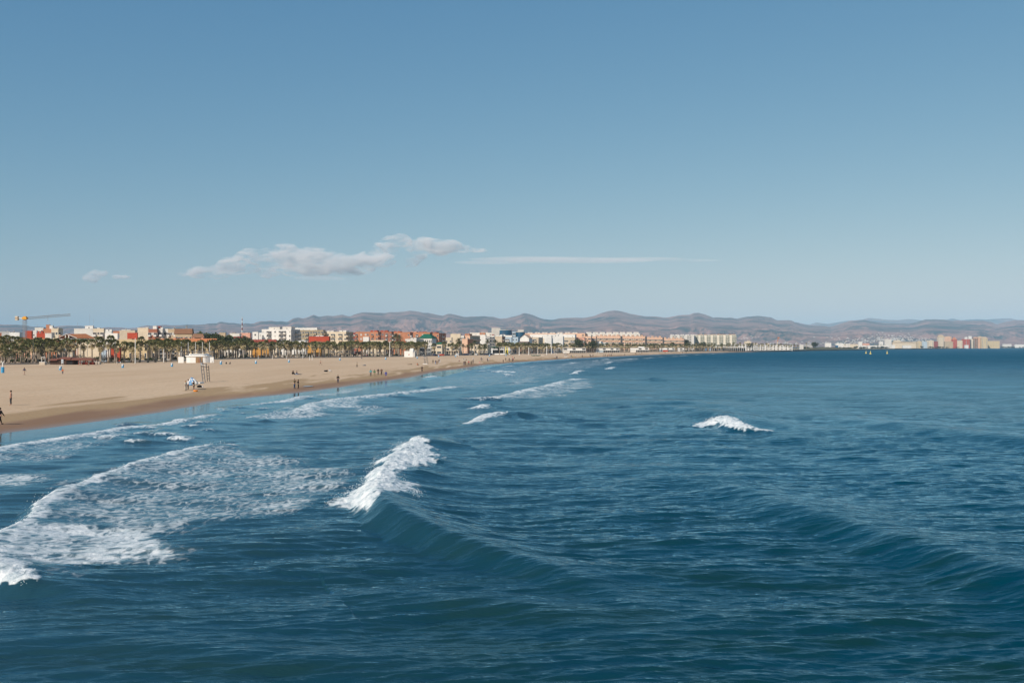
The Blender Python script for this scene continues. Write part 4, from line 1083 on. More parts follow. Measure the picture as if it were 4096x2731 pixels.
# long salmon terraces: five stepped wings, nearest first
sal = [((2382,2482,2490),1345,1200,'salmon'),((2470,2580,2588),1347,1290,'salmon'),((2560,2650,2656),1351,1370,'salmon'),((2640,2736,2742),1356,1460,'salmon')]
lab = ['nearest wing of the long salmon terraced apartments','second wing of the long salmon terraced apartments','third wing of the salmon terraced apartments, behind a bushy palm','farthest lowest wing of the salmon terraces, beside the white block']
for (us, vt, Y, c), lb in zip(sal, lab):
    n_ = 12
    B(lb, us, vt, Y, c, 'bbDbbDbbDbbD', 'bb', 4, rot=-12, bal='cream', pent=[(us[0]+(us[1]-us[0])*i/6, us[0]+(us[1]-us[0])*(i+.55)/6, vt-5-(i % 2)*2, 'salmon') for i in range(6)])
B('upper tier of the salmon terraces behind the first wing', (2100,2340,2350), 1334, 1400, 'salmon', 'D.D.D.D.D.D.D.D', '', 7, rot=-10, bal='cream', pent=[(2110+30*i, 2130+30*i, 1329, 'offwhite') for i in range(7)])
B('pale stepped apartment crescent with rounded white balconies', (2340,2560,2572), 1335, 1520, 'offwhite', 'DDDDDDDDDDDD', 'DD', 7, rot=-10, bal='offwhite', pent=[(2345+27*i, 2366+27*i, 1328, 'offwhite') for i in range(8)])
B('white apartment block with dark blue windows left of the big cream one', (2680,2776,2782), 1342, 1640, 'offwhite', '.WW.WW.WW.', '', 8, rot=-12, pent=[(2682+20*i, 2696+20*i, 1338, 'white') for i in range(5)])
B('big cream seafront apartment block with green shades and brown roof caps', (2776,2944,2978), 1340, 1700, 'ivory', 'gg.gg.gg.gg.gg.gg.gg', 'gg', 8, rot=-16, bal='ivory', chim=[(2805,1332)],
  pent=[(2790,2812,1336,'brown'),(2816,2828,1336,'brown'),(2842,2862,1336,'brown'),(2868,2888,1336,'brown'),(2890,2902,1336,'brown'),(2914,2940,1336,'brown')])
B('low cream block behind the right end of the big cream block', (2978,3005,3008), 1366, 1750, 'cream', 'w.w', '', 3, rot=-10, pent=[(2990,2998,1362,'cream')])
B('long white hotel front with a shaded colonnade', (2900,3005,3010), 1378, 1620, 'white', 'WWWWWWWWW', '', 3, rot=-6)
B('white flat promenade pavilion with slim columns', (2820,2905,2910), 1385, 1600, 'offwhite', 'WWWWWWW', '', 2, rot=-6)
B('white terrace hotel with glazed balconies right of the colonnade', (3005,3060,3064), 1378, 1640, 'white', 'DWDWDW', '', 3, rot=-6, pent=[(3012,3030,1372,'cream')])
B('white holiday flats behind the sparse right-hand palms', (3060,3120,3124), 1381, 1700, 'offwhite', 'DWDW', '', 2, rot=-6, pent=[(3066,3078,1374,'cream')])
B('low white flats left of the yellow crane jib', (3120,3170,3174), 1382, 1760, 'white', 'WWW', '', 2, rot=-6)
# --- far shore on the right
far = [('small white far house left of the dark trees',(3200,3214,3216),1379,2300,'offwhite','w'),('pale grey far flats beside the brown mound',(3218,3250,3252),1377,2400,'grey','www'),
 ('bright white far block above the green mound',(3302,3325,3327),1372,2900,'white','w.w'),('domed white far hall right of the mound',(3345,3372,3374),1373,3000,'white',''),
 ('small blue far shed on the shore',(3345,3353,3354),1382,2800,'blue',''),('pale far flats beyond the mound',(3372,3400,3402),1375,3100,'offwhite','w.w'),
 ('white far house row over the low trees',(3400,3432,3434),1377,3200,'cream','www'),('white far villa on tall base',(3435,3449,3450),1367,3300,'white',''),
 ('pale pink far house beside the white villa',(3450,3478,3480),1374,3300,'pink','w'),('long white far warehouse on the shore, left one',(3444,3466,3468),1382,3200,'white',''),
 ('long white far warehouse on the shore, right one',(3471,3505,3507),1382,3200,'white',''),('white far warehouse end with sloped roof',(3505,3555,3558),1381,3300,'white',''),
 ('open white far frame house with dark window',(3518,3533,3535),1366,3400,'white','D'),('round-shouldered beige far church block',(3540,3566,3570),1357,3500,'offwhite',''),
 ('white far shore tents left of the long tiled hotel',(3540,3580,3582),1380,3500,'white','')]
for lb, us, vt, Y, c, S in far:
    B(lb, us, vt, Y, c, S, '', 2, rot=-6, D=12)
port = [('long far hotel with a tan tiled roof and red terrace',(3572,3665,3667),1372,3900,'cream','w.w.w.w.w.w.w.w',2,('gableE',5),'tan',()),
 ('tan tower room at the left end of the far tiled hotel',(3577,3602,3603),1361,3950,'cream','w.w',4,None,None,()),
 ('low white far beach club with dark windows',(3612,3645,3646),1382,3800,'white','w.w.w',1,None,None,()),
 ('ochre far villa left of the light blue flats',(3668,3688,3689),1367,4000,'yellow','b.b',5,None,None,((3672,3682,1363,'cream'),)),
 ('light blue far flats with white windows',(3688,3709,3710),1366,4000,'ltblue','ww',5,None,None,()),
 ('cream far flats with arched top and two towers',(3709,3735,3736),1362,4000,'cream','bwb',6,None,None,()),
 ('dark rose far flats',(3735,3752,3753),1366,4000,'darkred','ww',5,None,None,()),
 ('tall cream far tower block with a small dome',(3752,3778,3780),1348,4050,'cream','bwwb',10,('hip',9,.9),'tan',()),
 ('ochre far block joined to the domed tower',(3778,3806,3808),1347,4100,'salmon','w.w.w',9,None,None,((3783,3800,1345,'cream'),)),
 ('low tan far flats in front of the domed tower',(3780,3812,3814),1366,4000,'tan','ww.w',5,None,None,()),
 ('dark red far tower with a pointed roof',(3810,3828,3830),1358,4050,'redwall','ww',7,('hip',10,1.0),'terra',()),
 ('cream far flats between the red tower and the red and white block',(3828,3850,3852),1362,4050,'cream','www',6,None,None,()),
 ('red and white striped far block with a white roof tower',(3850,3880,3882),1357,4050,'redwall','WbW',7,None,None,((3860,3870,1348,'white'),(3875,3880,1344,'white'))),
 ('white-topped cream far tower beside the striped block',(3878,3893,3895),1356,4070,'cream','ww',7,None,None,((3879,3887,1344,'white'),)),
 ('dark ochre far tower block, left of the highest pair',(3893,3912,3914),1353,4080,'brown','bb',8,None,None,((3896,3910,1348,'salmon'),)),
 ('highest cream far tower block with a pointed cap',(3912,3932,3934),1350,4080,'salmon','wb',9,('hip',6,.9),'tan',()),
 ('ochre far tower block with a peaked lantern',(3926,3951,3953),1354,4060,'yellow','bwb',8,('hip',7,.9),'tan',()),
 ('long ochre far flats at the right end of the row',(3950,3999,4001),1364,4100,'yellow','w.w.w.w.w',5,None,None,()),
 ('small white beach pavilion before the striped far block',(3861,3874,3875),1380,3950,'white','t',1,None,None,()),
 ('low pale far houses past the ochre row',(4012,4046,4048),1376,5200,'offwhite','w.w',1,None,None,()),
 ('low white far houses at the right edge of the picture',(4060,4110,4112),1378,5600,'white','w.w.w',1,None,None,())]
for lb, us, vt, Y, c, S, nf, rf, rc, pn in port:
    B(lb, us, vt, Y, c, S, '', nf, rot=-6, D=14, roof=rf, roofcol=rc, pent=pn, bal='offwhite')

# --- twin blue glass drums
def glass_drum(label, u0, u1, vt, Y, vbase=1350, tower=None, towu=None, towv=None, band=False):
    X0, X1 = kx(u0)*Y, kx(u1)*Y; R = (X1-X0)/2
    root = thing('office_building', label, 'office building', ((X0+X1)/2, Y+R, GZ))
    H = zat(vt, Y) - GZ
    m_ = mat('blue curtain glass', (.015, .085, .16), .18, .6, .35, .08)
    MB().ring([(R, 0), (R, H)], 40).obj('curtain_wall', m_, root)
    b = MB()
    for k in range(int(H/3.4)+1): b.ring([(R+.06, k*3.4), (R+.10, k*3.4+.12), (R+.06, k*3.4+.25)], 40)
    b.obj('floor_band', mat('blue steel', (.03, .10, .18), .4, .5), root)
    MB().ring([(0, H), (R+.15, H), (R+.15, H+.5), (R-.3, H+.5)], 40).obj('roof', M_('concrete'), root)
    if towu:
        a, c = kx(towu[0])*Y - (X0+X1)/2, kx(towu[1])*Y - (X0+X1)/2; th = zat(towv, Y) - GZ
        t = MB().box(a, c, -R*.5, R*.6, 0, th).obj('service_tower', M_('concrete'), root)
        if band:
            for z in (th-12.5, th-19): link('window', MB().box(a-.05, a+(c-a)*.72, -R*.5-.08, -R*.5+.2, z, z+3.4).mesh('window', mat('blue window band', (.02, .05, .11), .2, .5)), t)
    return root
glass_drum('larger blue glass office drum with a concrete tower on its left', 1994, 2048, 1320.5, 1050, towu=(1966,2001), towv=1311, band=True)
glass_drum('smaller blue glass office drum with a beige plant room', 2062, 2100, 1328.5, 1060, towu=(2071,2095), towv=1318)
B('blue-windowed link between the two glass drums', (2049,2062,2063), 1328, 1075, 'ltblue', 'W', '', 6, rot=-2)

# --- villa under construction with open roof frame and green netting
def netted_villa():
    Y = 478; k = lambda u: kx(u)*Y
    root = thing('house', 'tiled-roof house under construction with green netting on its side', 'house', (k(230), Y, GZ))
    x = lambda u: k(u) - k(230); z = lambda v: zat(v, Y) - GZ
    b = MB(); zr, ze = z(1336), z(1352)
    a0, a1, ap = x(230), x(308), x(266); D = 14; sh = x(352) - x(266)
    b.poly([(ap, 0, zr), (a1, 0, ze), (x(356), D*.5, ze), (x(318), D*.5, zr+.3)]); b.poly([(a0, 0, ze), (ap, 0, zr), (x(318), D*.5, zr+.3), (x(290), D*.5, ze)])
    b.poly([(ap, 0, zr-.3), (x(318), D*.5, zr), (x(356), D*.5, ze-.3), (a1, 0, ze-.3)])
    b.poly([(a1, 0, ze), (a1, 0, ze-.3), (x(356), D*.5, ze-.3), (x(356), D*.5, ze)])
    b.obj('roof', m_tile, root)
    for p, q in (((a0, ze), (ap, zr)), ((ap, zr), (a1, ze))):
        MB().tube((p[0], -.1, p[1]), (q[0], -.1, q[1]), .16, .16, 4).obj('gable_beam', M_('offwhite'), root)
    MB().box(a0, a1, -.15, .15, ze-.75, ze-.35).obj('beam', M_('offwhite'), root)
    MB().box(a0, a1, -.15, .15, z(1374)-.2, z(1374)+.3).obj('beam', M_('offwhite'), root)
    for u in (231, 262, 275, 308): MB().box(x(u)-.22, x(u)+.22, -.12, .2, -1, (zr-.6 if 255 < u < 280 else ze-.4)).obj('column', M_('offwhite'), root)
    MB().box(a0+.3, x(262), .8, 1.0, z(1356), z(1341)).obj('brick_wall', M_('brick'), root)
    MB().box(a0+.2, a1-.2, 2.4, 9, -1, ze-.4).obj('wall', M_('terra'), root)
    g = MB(); g.box(a1+.1, x(354), .6, .8, z(1372), ze-.35)
    g.obj('safety_netting', mat('green netting', (.01, .13, .10), .8, .2, .5, .5), root)
    for u in (316, 326, 336, 346): MB().tube((x(u), .5, -1), (x(u), .5, ze-.3), .07, .07, 5).obj('prop', m_metal, root)
netted_villa()

# --- blue round roof canopy on the yellow house row
t = thing('canopy', 'pale blue domed canopy on the roofs behind the orange tiles', 'canopy', (kx(729)*640, 640, GZ))
R = (kx(741)-kx(718))*640/2; z0 = zat(1355, 640)-GZ; z1 = zat(1342, 640)-GZ
MB().ring([(R, z0-3), (R, z0+.3), (R*.98, (z0+z1)/2), (R*.8, z1-.25), (R*.4, z1-.02), (0, z1)], 16).obj('dome', M_('sky'), t, smooth=True)
MB().tube((0,0,-.5), (0,0,z0-3), .2, .2).obj('post', m_metal, t)

# --- tower cranes, chimney, masts
def lattice(b, p, q, w, n_, r=.05, up=Vector((0,1,0))):
    p, q = Vector(p), Vector(q); d = (q-p).normalized(); s = d.cross(up).normalized(); t_ = d.cross(s)
    cs = [s*w/2+t_*w/2, s*w/2-t_*w/2, -s*w/2-t_*w/2, -s*w/2+t_*w/2]
    for c in cs: b.tube(p+c, q+c, r, r, 4, False)
    for i in range(n_):
        a, c = p+(q-p)*(i/n_), p+(q-p)*((i+1)/n_)
        for j in range(4):
            b.tube(a+cs[j], c+cs[(j+1)%4], r*.7, r*.7, 3, False)
Y = 540
t = thing('tower_crane', 'yellow and grey tower crane with a long jib over the white houses', 'crane', (kx(99)*Y, Y, GZ))
x = lambda u: (kx(u)-kx(99))*Y
z = lambda v: zat(v, Y)-GZ
b = MB(); lattice(b, (0,0,0), (0,0,z(1279)), 1.5, 22, .10); b.obj('mast', m_metal, t)
b = MB(); lattice(b, (1.2,0,z(1272.5)), (x(281),0,z(1259)), 1.0, 40, .07); b.tube((1.2,0,z(1269)), (x(240),0,z(1256.5)), .05, .05, 4); b.obj('jib', m_metal, t)
for i in range(10): pass
m_yel = mat('crane yellow', (.75, .36, .03), .5, .4, .1, 1)
MB().box(-1.1, 1.3, -1.1, 1.1, z(1277), z(1269)).box(-.5, .9, -.9, .9, z(1269), z(1265.5)).tube((0,0,z(1280)), (0,0,z(1277)), .5, 1.0, 8).obj('cab', m_yel, t)
MB().box(x(75), -1.1, -.5, .5, z(1273.5), z(1271)).obj('counter_jib', m_whitep, t)
MB().box(x(63), x(73), -.9, .9, z(1281), z(1274)).box(x(63), x(73), -.9, .9, z(1272), z(1264.5)).obj('ballast', M_('cream'), t)
MB().box(x(62), x(76), -1, 1, z(1274), z(1272)).obj('ballast_frame', M_('brown'), t)
MB().tube((x(191),0,z(1268)), (x(191),0,z(1281)), .05, .05, 4).box(x(191)-.5, x(191)+.5, -.4, .4, z(1269.5), z(1268)).box(x(191)-.25, x(191)+.25, -.2, .2, z(1282), z(1280.5)).obj('hook', m_metal, t)
Y = 1900
t = thing('mobile_crane', 'orange-tipped slanting crane boom far along the beach', 'crane', (kx(3106)*Y, Y, GZ))
x = lambda u: (kx(u)-kx(3106))*Y
MB().tube((0,0,.6), (x(3110),0,zat(1366,Y)-GZ), .9, .8, 6).obj('boom', M_('cream'), t)
MB().tube((x(3110),0,zat(1366,Y)-GZ), (x(3114),0,zat(1350,Y)-GZ), .8, .8, 6).box(x(3113)-1.5, x(3113)+2.5, -1, 1, zat(1352,Y)-GZ, zat(1348,Y)-GZ).obj('boom_tip', M_('orange'), t)
MB().box(-4, 3, -1.6, 1.6, 0, 2.4).obj('chassis', m_yel, t)
Y = 1500
t = thing('chimney', 'tall red and white striped industrial chimney above the trees', 'chimney', (kx(968.5)*Y, Y, GZ))
zz = [zat(v, Y)-GZ for v in (1333, 1320, 1311, 1301, 1291, 1282, 1275, 1268)]
zz[0] = 0
for i in range(7):
    MB().tube((0,0,zz[i]), (0,0,zz[i+1]), .95-.07*i, .95-.07*(i+1), 12).obj('red_band' if i % 2 == 1 else 'white_band', M_('darkred') if i % 2 == 1 else M_('white'), t)
MB().tube((0,0,zz[-1]), (0,0,zz[-1]+1.6), .1, .05, 5).obj('lightning_rod', m_metal, t)
for k, (u, v0_, v1_, lb) in enumerate(((744,1316,1302,'left one of two steel flues behind the brown roof'), (748.5,1316,1303,'right one of two steel flues behind the brown roof'))):
    Y = 680; t = thing('flue_pipe', lb, 'flue pipe', (kx(u)*Y, Y, GZ), group='steel flues behind the brown roof')
    MB().tube((0,0,0), (0,0,zat(v1_,Y)-GZ), .35, .35, 8).obj('pipe', m_metal, t)
# ---------------------------------------------------------------- palms, trees, shrubs
m_trunk = mat('palm trunk', (.32, .26, .20), .95, .1, .35, 3)
m_frond = mat('palm leaf', (.12, .135, .045), .6, .3, .45, 1.4, two=(.26, .25, .10))
m_skirt = mat('dead palm leaf', (.40, .32, .17), .9, .1, .4, 1.6, two=(.56, .46, .27))
m_date = mat('date palm leaf', (.085, .10, .045), .6, .3, .5, 1.2, two=(.16, .16, .07))
m_leaf = mat('dark foliage', (.035, .050, .020), .8, .2, .6, .9, two=(.075, .09, .035))
m_twig = mat('bare twigs', (.115, .075, .055), .95, .1, .4, 1.5, two=(.17, .12, .09))
m_bark = mat('bark', (.12, .09, .07), .95, .1, .3, 2)

def fan(b, o, d, L, r, droop, blades=9):
    """one fan leaf: stalk plus a spread of narrow blades"""
    o = Vector(o); d = Vector(d).normalized()
    side = d.cross(Vector((0, 0, 1)))
    side = side.normalized() if side.length > .1 else Vector((1, 0, 0))
    up = side.cross(d).normalized()
    ro_ = rnd.uniform(-1.25, 1.25); side = side*math.cos(ro_) + up*math.sin(ro_)
    c = o + d * L
    b.poly([o + side*.03, o - side*.03, c - side*.03, c + side*.03])
    tl = rnd.uniform(-.5, .5)
    for i in range(blades):
        a = (i / (blades - 1) - .5) * 2.6
        e = (d * math.cos(a) + side * math.sin(a) + up * (tl * math.sin(a) * .4))
        tip = c + e * r * (1 - .25*abs(a)/1.3) + Vector((0, 0, -droop * r * (.5 + .5*abs(a))))
        w = side * math.cos(a) * .10 * r - d * math.sin(a) * .10 * r
        mid = c + e * r * .5 + Vector((0, 0, -droop*.15*r))
        b.poly([c, mid + w, tip, mid - w])

def palm_meshes(h, seed):
    global rnd
    keep = rnd; rnd = random.Random(seed)
    bend = rnd.uniform(-.35, .35)
    t = MB(); pts = [(bend*(k/4)**2, 0, h*k/4) for k in range(5)]
    for k in range(4): t.tube(pts[k], pts[k+1], [.36,.24,.21,.20,.19][k], [.36,.24,.21,.20,.19][k+1], 8, k == 0)
    top = Vector(pts[-1])
    g, s = MB(), MB()
    for i in range(40):
        el = math.radians(rnd.uniform(-5, 85)); az = rnd.uniform(0, 6.283)
        d = (math.cos(el)*math.cos(az), math.cos(el)*math.sin(az), math.sin(el))
        fan(g, top + Vector((0,0,.2)), d, rnd.uniform(.75, 1.15), rnd.uniform(.75, 1.0), rnd.uniform(.1, .45))
    for i in range(34):
        el = math.radians(rnd.uniform(-78, -8)); az = rnd.uniform(0, 6.283); q = rnd.uniform(0, 1.3)
        d = (math.cos(el)*math.cos(az), math.cos(el)*math.sin(az), math.sin(el))
        fan(s, top - Vector((0,0,q)), d, rnd.uniform(.5, .95), rnd.uniform(.7, .95), rnd.uniform(.3, .7), 7)
    rnd = keep
    return t.mesh('trunk', m_trunk, smooth=True), g.mesh('crown', m_frond), s.mesh('dead_leaves', m_skirt)
PALMS = [(h, palm_meshes(h, 50 + i)) for i, h in enumerate((7.4, 8.6, 9.4, 10.2, 11.2, 12.4))]

def date_palm_meshes(h, seed, R=3.0):
    r = random.Random(seed)
    t = MB()
    for k in range(4): t.tube((0,0,h*k/4), (0,0,h*(k+1)/4), .34, .30, 8, k == 0)
    g = MB(); s = MB()
    for i in range(46):
        az = r.uniform(0, 6.283); el = math.radians(r.uniform(-25, 80)); L = R * r.uniform(.8, 1.1)
        o = Vector((0,0,h)); pts = []
        for k in range(6):
            q = k/5; pts.append(o + Vector((math.cos(az)*math.cos(el)*L*q, math.sin(az)*math.cos(el)*L*q, math.sin(el)*L*q - q*q*L*.45)))
        sd = Vector((-math.sin(az), math.cos(az), 0))
        for k in range(5):
            for sg in (1, -1):
                for e in (.2, .7):
                    p = pts[k].lerp(pts[k+1], e); w = (.55 if k < 4 else .3)
                    g.poly([p, p + sd*sg*w + (pts[k+1]-pts[k])*.6 + Vector((0,0,-.12)), p + (pts[k+1]-pts[k])*.28])
            g.poly([pts[k]+Vector((0,0,.03)), pts[k+1]+Vector((0,0,.03)), pts[k+1]-Vector((0,0,.03)), pts[k]-Vector((0,0,.03))])
    for i in range(14):
        az = r.uniform(0, 6.283); fan(s, (0,0,h-.3), (math.cos(az), math.sin(az), -.9), .5, .7, .6, 5)
    return t.mesh('trunk', m_trunk), g.mesh('crown', m_date), s.mesh('dead_leaves', m_skirt)
DATES = [(h, date_palm_meshes(h, 80+i)) for i, h in enumerate((5.0, 8.5, 11.5))]

_proto = {}
def palm(u, Y, top, label, group=None, date=False, name='palm_tree', X=None, z=None):
    X = kx(u) * Y if X is None else X
    z = 1.55 if z is None else z
    h = max(3.5, top - z)
    lib = DATES if date else PALMS
    i = min(range(len(lib)), key=lambda q: abs(lib[q][0] - h) + rnd.random() * (.9 if not date else 0))
    hh, (tm, cm, sm) = lib[i]
    t = thing(name, label, 'palm tree', (X, Y, z), rnd.uniform(0, 6.283), group)
    sc = h / hh
    t.scale = (1.28*min(1.15, max(.85, sc)),)*2 + (sc,) if not date else (sc, sc, sc)
    for nm, me in (('trunk', tm), ('crown', cm), ('dead_leaves', sm)):
        link(nm, me, t)
    return t
ordn = ['first','second','third','fourth','fifth','sixth','seventh','eighth','ninth','tenth','eleventh','twelfth']
# the scattered palms on the left: column, crown row, distance, what they stand by
left = [(4,1362,430,'at the left edge of the picture, tall'),(22,1358,436,'tall dark-trunked, over the white house at far left'),(45,1362,432,'tall, between the white house and the pink gable'),
 (8,1404,392,'short, behind the white post with the blue base'),(20,1392,400,'mid-height, right of the post with the blue base'),(34,1396,396,'mid-height, left of the pink gable'),
 (62,1397,394,'short bushy, in front of the pink gable'),(78,1363,424,'tall, right at the foot of the crane mast'),(88,1372,418,'tall thin dark trunk, right of the crane mast'),
 (102,1384,404,'in front of the salmon tiled house'),(118,1380,408,'in front of the right half of the salmon house'),(130,1388,398,'left of the dark gabled villa, lower'),
 (146,1378,404,'before the grey low house, first'),(158,1368,414,'tall, before the grey low house'),(170,1376,400,'in front of the dark dead cypress'),
 (190,1370,410,'tall, before the brown gabled villa'),(196,1388,396,'short, left of the brown beach hut'),(212,1382,402,'above the left end of the brown hut roof'),
 (230,1371,412,'tall, above the middle of the brown hut'),(243,1384,400,'low, above the brown hut roof'),(265,1370,408,'above the black doorway of the brown hut'),
 (300,1374,404,'above the open pergola, first'),(335,1375,406,'above the open pergola, second'),(368,1374,404,'just right of the pergola, lone'),
 (399,1366,410,'tall double-crowned, over the blue shed'),(403,1384,398,'low, beside the double-crowned one'),(434,1374,405,'lone, left of the bright red house'),
 (441,1357,440,'tallest, rising over the unfinished brick block'),(460,1374,408,'before the red house, right side'),(466,1388,402,'lower, right of the red house'),
 (497,1382,405,'lone, left of the tall white mast'),(526,1384,412,'left of the tall white mast, in front of the ochre villa'),(533,1392,406,'small, right of the tall white mast'),
 (559,1380,418,'in front of the ochre villa middle'),(561,1362,470,'rising above the ochre villa roof'),(592,1380,420,'in front of the yellow annex'),
 (622,1382,425,'left of the short white mast'),(655,1380,436,'behind the short white mast'),(664,1388,430,'right of the short white mast'),(682,1384,442,'above the left wall of the round kiosk'),
 (712,1382,452,'near the first flagpole'),(915,1352,600,'tall, above the trees left of the striped chimney')]
for u, v, Y, w_ in left:
    palm(u, Y, zat(v, Y) + .2, 'fan palm ' + w_)
for u, v, Y in [(12,1376,415),(30,1372,440),(54,1384,412),(70,1378,436),(94,1392,398),(110,1372,430),(138,1370,432),(152,1390,398),(164,1374,430),(180,1384,415),(202,1372,436),(222,1386,412),(252,1376,430),(276,1384,420),(38,1410,390),(84,1404,392)]:
    palm(u, Y, zat(v, Y) + .2, 'fan palm in the dense clump ' + ('between the left edge and the crane' if u < 100 else 'between the crane and the brown hut'), 'dense palm clump left of the crane' if u < 100 else 'dense palm clump right of the crane')
# the date palms of the open square and the two tall ones by the brick blocks
for u, v, Y, w_ in [(1583,1346,735,'tall date palm before the brick block, left one'),(1597,1350,745,'tall date palm before the brick block, right one'),
 (1835,1360,900,'small high date palm above the beige firewall corner'),(1795,1382,800,'date palm left of the long beige hotel'),(1812,1378,790,'bushy date palm at the left end of the beige hotel'),
 (1836,1374,770,'tallest date palm before the beige hotel'),(1852,1384,775,'second date palm before the beige hotel, thin'),(1870,1386,770,'third date palm before the beige hotel, sparse'),
 (1885,1382,775,'date palm before the middle arches of the hotel'),(1899,1372,765,'tall date palm right of the middle arches'),(1917,1392,760,'low bushy date palm at the right half of the hotel'),
 (1938,1388,770,'thin date palm near the right end of the hotel'),(1950,1366,900,'date palm over the hotel roof end'),(1982,1366,880,'date palm on the terrace left of the white pavilion'),(1998,1382,810,'date palm in front of the white pavilion')]:
    palm(u, Y, zat(v, Y) + .4, w_, None, True, 'date_palm')
for u, v, Y, w_ in [(30,1436,385,'low spreading date palm at the far left wall'),(58,1432,388,'low spreading date palm left of the stone steps'),(112,1428,392,'low spreading date palm right of the crane column'),(18,1425,398,'low shaggy date palm behind the promenade wall')]:
    palm(u, Y, max(zat(v, Y), 4.2), w_, None, True, 'date_palm')
# the long palm rows along the promenade
ps = []
rr = random.Random(5)
Yp = 452.0
while Yp < 1500:
    for off in (5, 11, 19, 27, 35):
        Yq = Yp + rr.uniform(-3, 3); o_ = off + rr.uniform(-2, 2)
        X = float(prom_X(Yq)) - o_
        u = X / Yq * F + 2048
        if 1690 < u < 2000 and off > 8: continue          # open square
        if 1690 < u < 1990 and rr.random() < .35: continue
        if u < 600: continue
        ps.append((Yq, X, u, off))
    Yp += 6.4 if Yp < 900 else 8.0
ps.sort()
zones = [(850,'in the rows behind the white round kiosk and flagpoles'),(1010,'in the rows between the kiosk and the first volleyball posts'),(1250,'in the rows behind the volleyball posts'),
 (1420,'in the rows below the beige and brick apartment blocks'),(1600,'in the rows left of the white first aid hut'),(1720,'in the rows right of the white first aid hut'),
 (2050,'scattered on the open square'),(2250,'in the rows behind the beached green boats'),(2420,'in the rows around the first two-storey white kiosk'),(9999,'in the far rows past the white kiosks')]
indiv = ps[:228]; rest = ps[228:]
def ztxt(u):
    return next(t for lim, t in zones if u < lim)
for Yq, X, u, off in indiv:
    row = 'front' if off < 10 else 'back'
    h = rr.uniform(6.7, 8.9)
    zt = ztxt(u)
    palm(u, Yq, 1.55 + h, f'{"tall" if h > 8.2 else "short" if h < 7.4 else "mid-height"} fan palm, {"seaward" if off < 8 else "inland"} side, {zt}', f'fan palms {zt}, {"seaward" if off < 8 else "inland"} side', X=X)
def merged_palms(lst, name, label):
    g = MB(); r = random.Random(9)
    for Yq, X, u, off in lst:
        h = r.uniform(6.9, 9.0); g.m = 0
        g.tube((X, Yq, 1.5), (X, Yq, 1.5+h), .3, .22, 5, False)
        for k in range(22):
            az = r.uniform(0, 6.28); el = math.radians(r.uniform(-70, 85)); g.m = 1 if el > -.05 else 2
            d = Vector((math.cos(az)*math.cos(el), math.sin(az)*math.cos(el), math.sin(el)))
            c = Vector((X, Yq, 1.5+h)) + (Vector((0,0,-.7)) if g.m == 2 else Vector((0,0,.2))); s_ = d.cross(Vector((0,0,1))).normalized()*.75
            e = c + d*1.0; tip = c + d*2.1 + Vector((0,0,-.3))
            g.poly([c, e + s_, tip, e - s_]); g.poly([e + s_*.3, tip + s_, tip + Vector((0,0,-.3))]); g.poly([e - s_*.3, tip - s_, tip + Vector((0,0,-.3))])
    me = g.mesh(name, m_trunk, m_frond, m_skirt)
    o = link(name, me, kind='stuff'); tag(o, label, 'palm grove')
merged_palms(rest, 'palm_grove', 'far continuous palm rows along the promenade beyond the white kiosks')
# sparse palms right of the grove
r_ = random.Random(12)
for i, u in enumerate([2748,2760,2784,2800,2822,2835,2846,2858,2888,2912,2918,2935,2950,2962,2975,2990,2998,3012,3022,3034,3046,3052,3066,3075,3088,3098,3114,3124,3136,3146,3156,3166,3178,3190]):
    Y = 1420 + (u-2748)*.55 + r_.uniform(-15, 15)
    palm(u, Y, zat(1372 + r_.uniform(-2, 5) + (u-2748)*.016, Y), 'thin distant palm of the sparse line before the cream seafront block' if u < 2985 else 'thin distant palm of the sparse line before the white terrace hotel',
         'sparse palms before the cream seafront block' if u < 2985 else 'sparse palms before the white terrace hotel')
for u, Y, v in [(3226,2300,1374),(3380,2900,1378),(3498,3300,1378),(3509,3300,1380),(3515,3310,1379),(3522,3320,1380),(3532,3330,1381),(3540,3340,1381)]:
    palm(u, Y, zat(v, Y), 'tiny far palm on the shore %s' % ('by the pale grey flats' if u < 3300 else 'by the long white warehouse'), 'tiny far palms by the pale grey flats' if u < 3300 else 'tiny far palms by the long white warehouse')

# trees and shrubs
def bush_mesh(name, R, hz, n_, sz, m_, seed, trunk=0.0):
    r = random.Random(seed); g = MB()
    lobes = [(r.uniform(-.5,.5)*R, r.uniform(-.5,.5)*R, trunk + hz*r.uniform(.35,.75), R*r.uniform(.4,.62)) for _ in range(7)]
    for i in range(n_):
        lx, ly, lz, lr = r.choice(lobes)
        az = r.uniform(0, 6.283); cz = r.uniform(-1, 1); q = lr * r.uniform(.65, 1.08)
        s_ = math.sqrt(1-cz*cz)
        p = Vector((lx + q*s_*math.cos(az), ly + q*s_*math.sin(az), max(trunk*.8+.05, lz + q*cz*hz/R*.55)))
        a = Vector((r.uniform(-1,1), r.uniform(-1,1), r.uniform(-1,1))).normalized(); c = a.cross(Vector((.3,.5,.8))).normalized()
        k = sz * r.uniform(.6, 1.4)
        g.poly([p - a*k, p + c*k*.6, p + a*k, p - c*k*.6])
    return g.mesh(name, m_)
BUSH = [bush_mesh('foliage', 1.6, 2.0, 260, .22, m_leaf, 1), bush_mesh('foliage', 2.2, 1.7, 300, .24, m_leaf, 2)]
TWIG = [bush_mesh('twigs', 2.0, 3.2, 340, .16, m_twig, 3), bush_mesh('twigs', 1.6, 3.8, 320, .15, m_twig, 4)]
TREE = [bush_mesh('crown', 3.6, 5.2, 620, .36, m_leaf, 5, 2.5), bush_mesh('crown', 3.0, 6.2, 600, .34, m_leaf, 6, 2.2), bush_mesh('crown', 4.4, 4.6, 680, .36, m_leaf, 7, 2.6)]
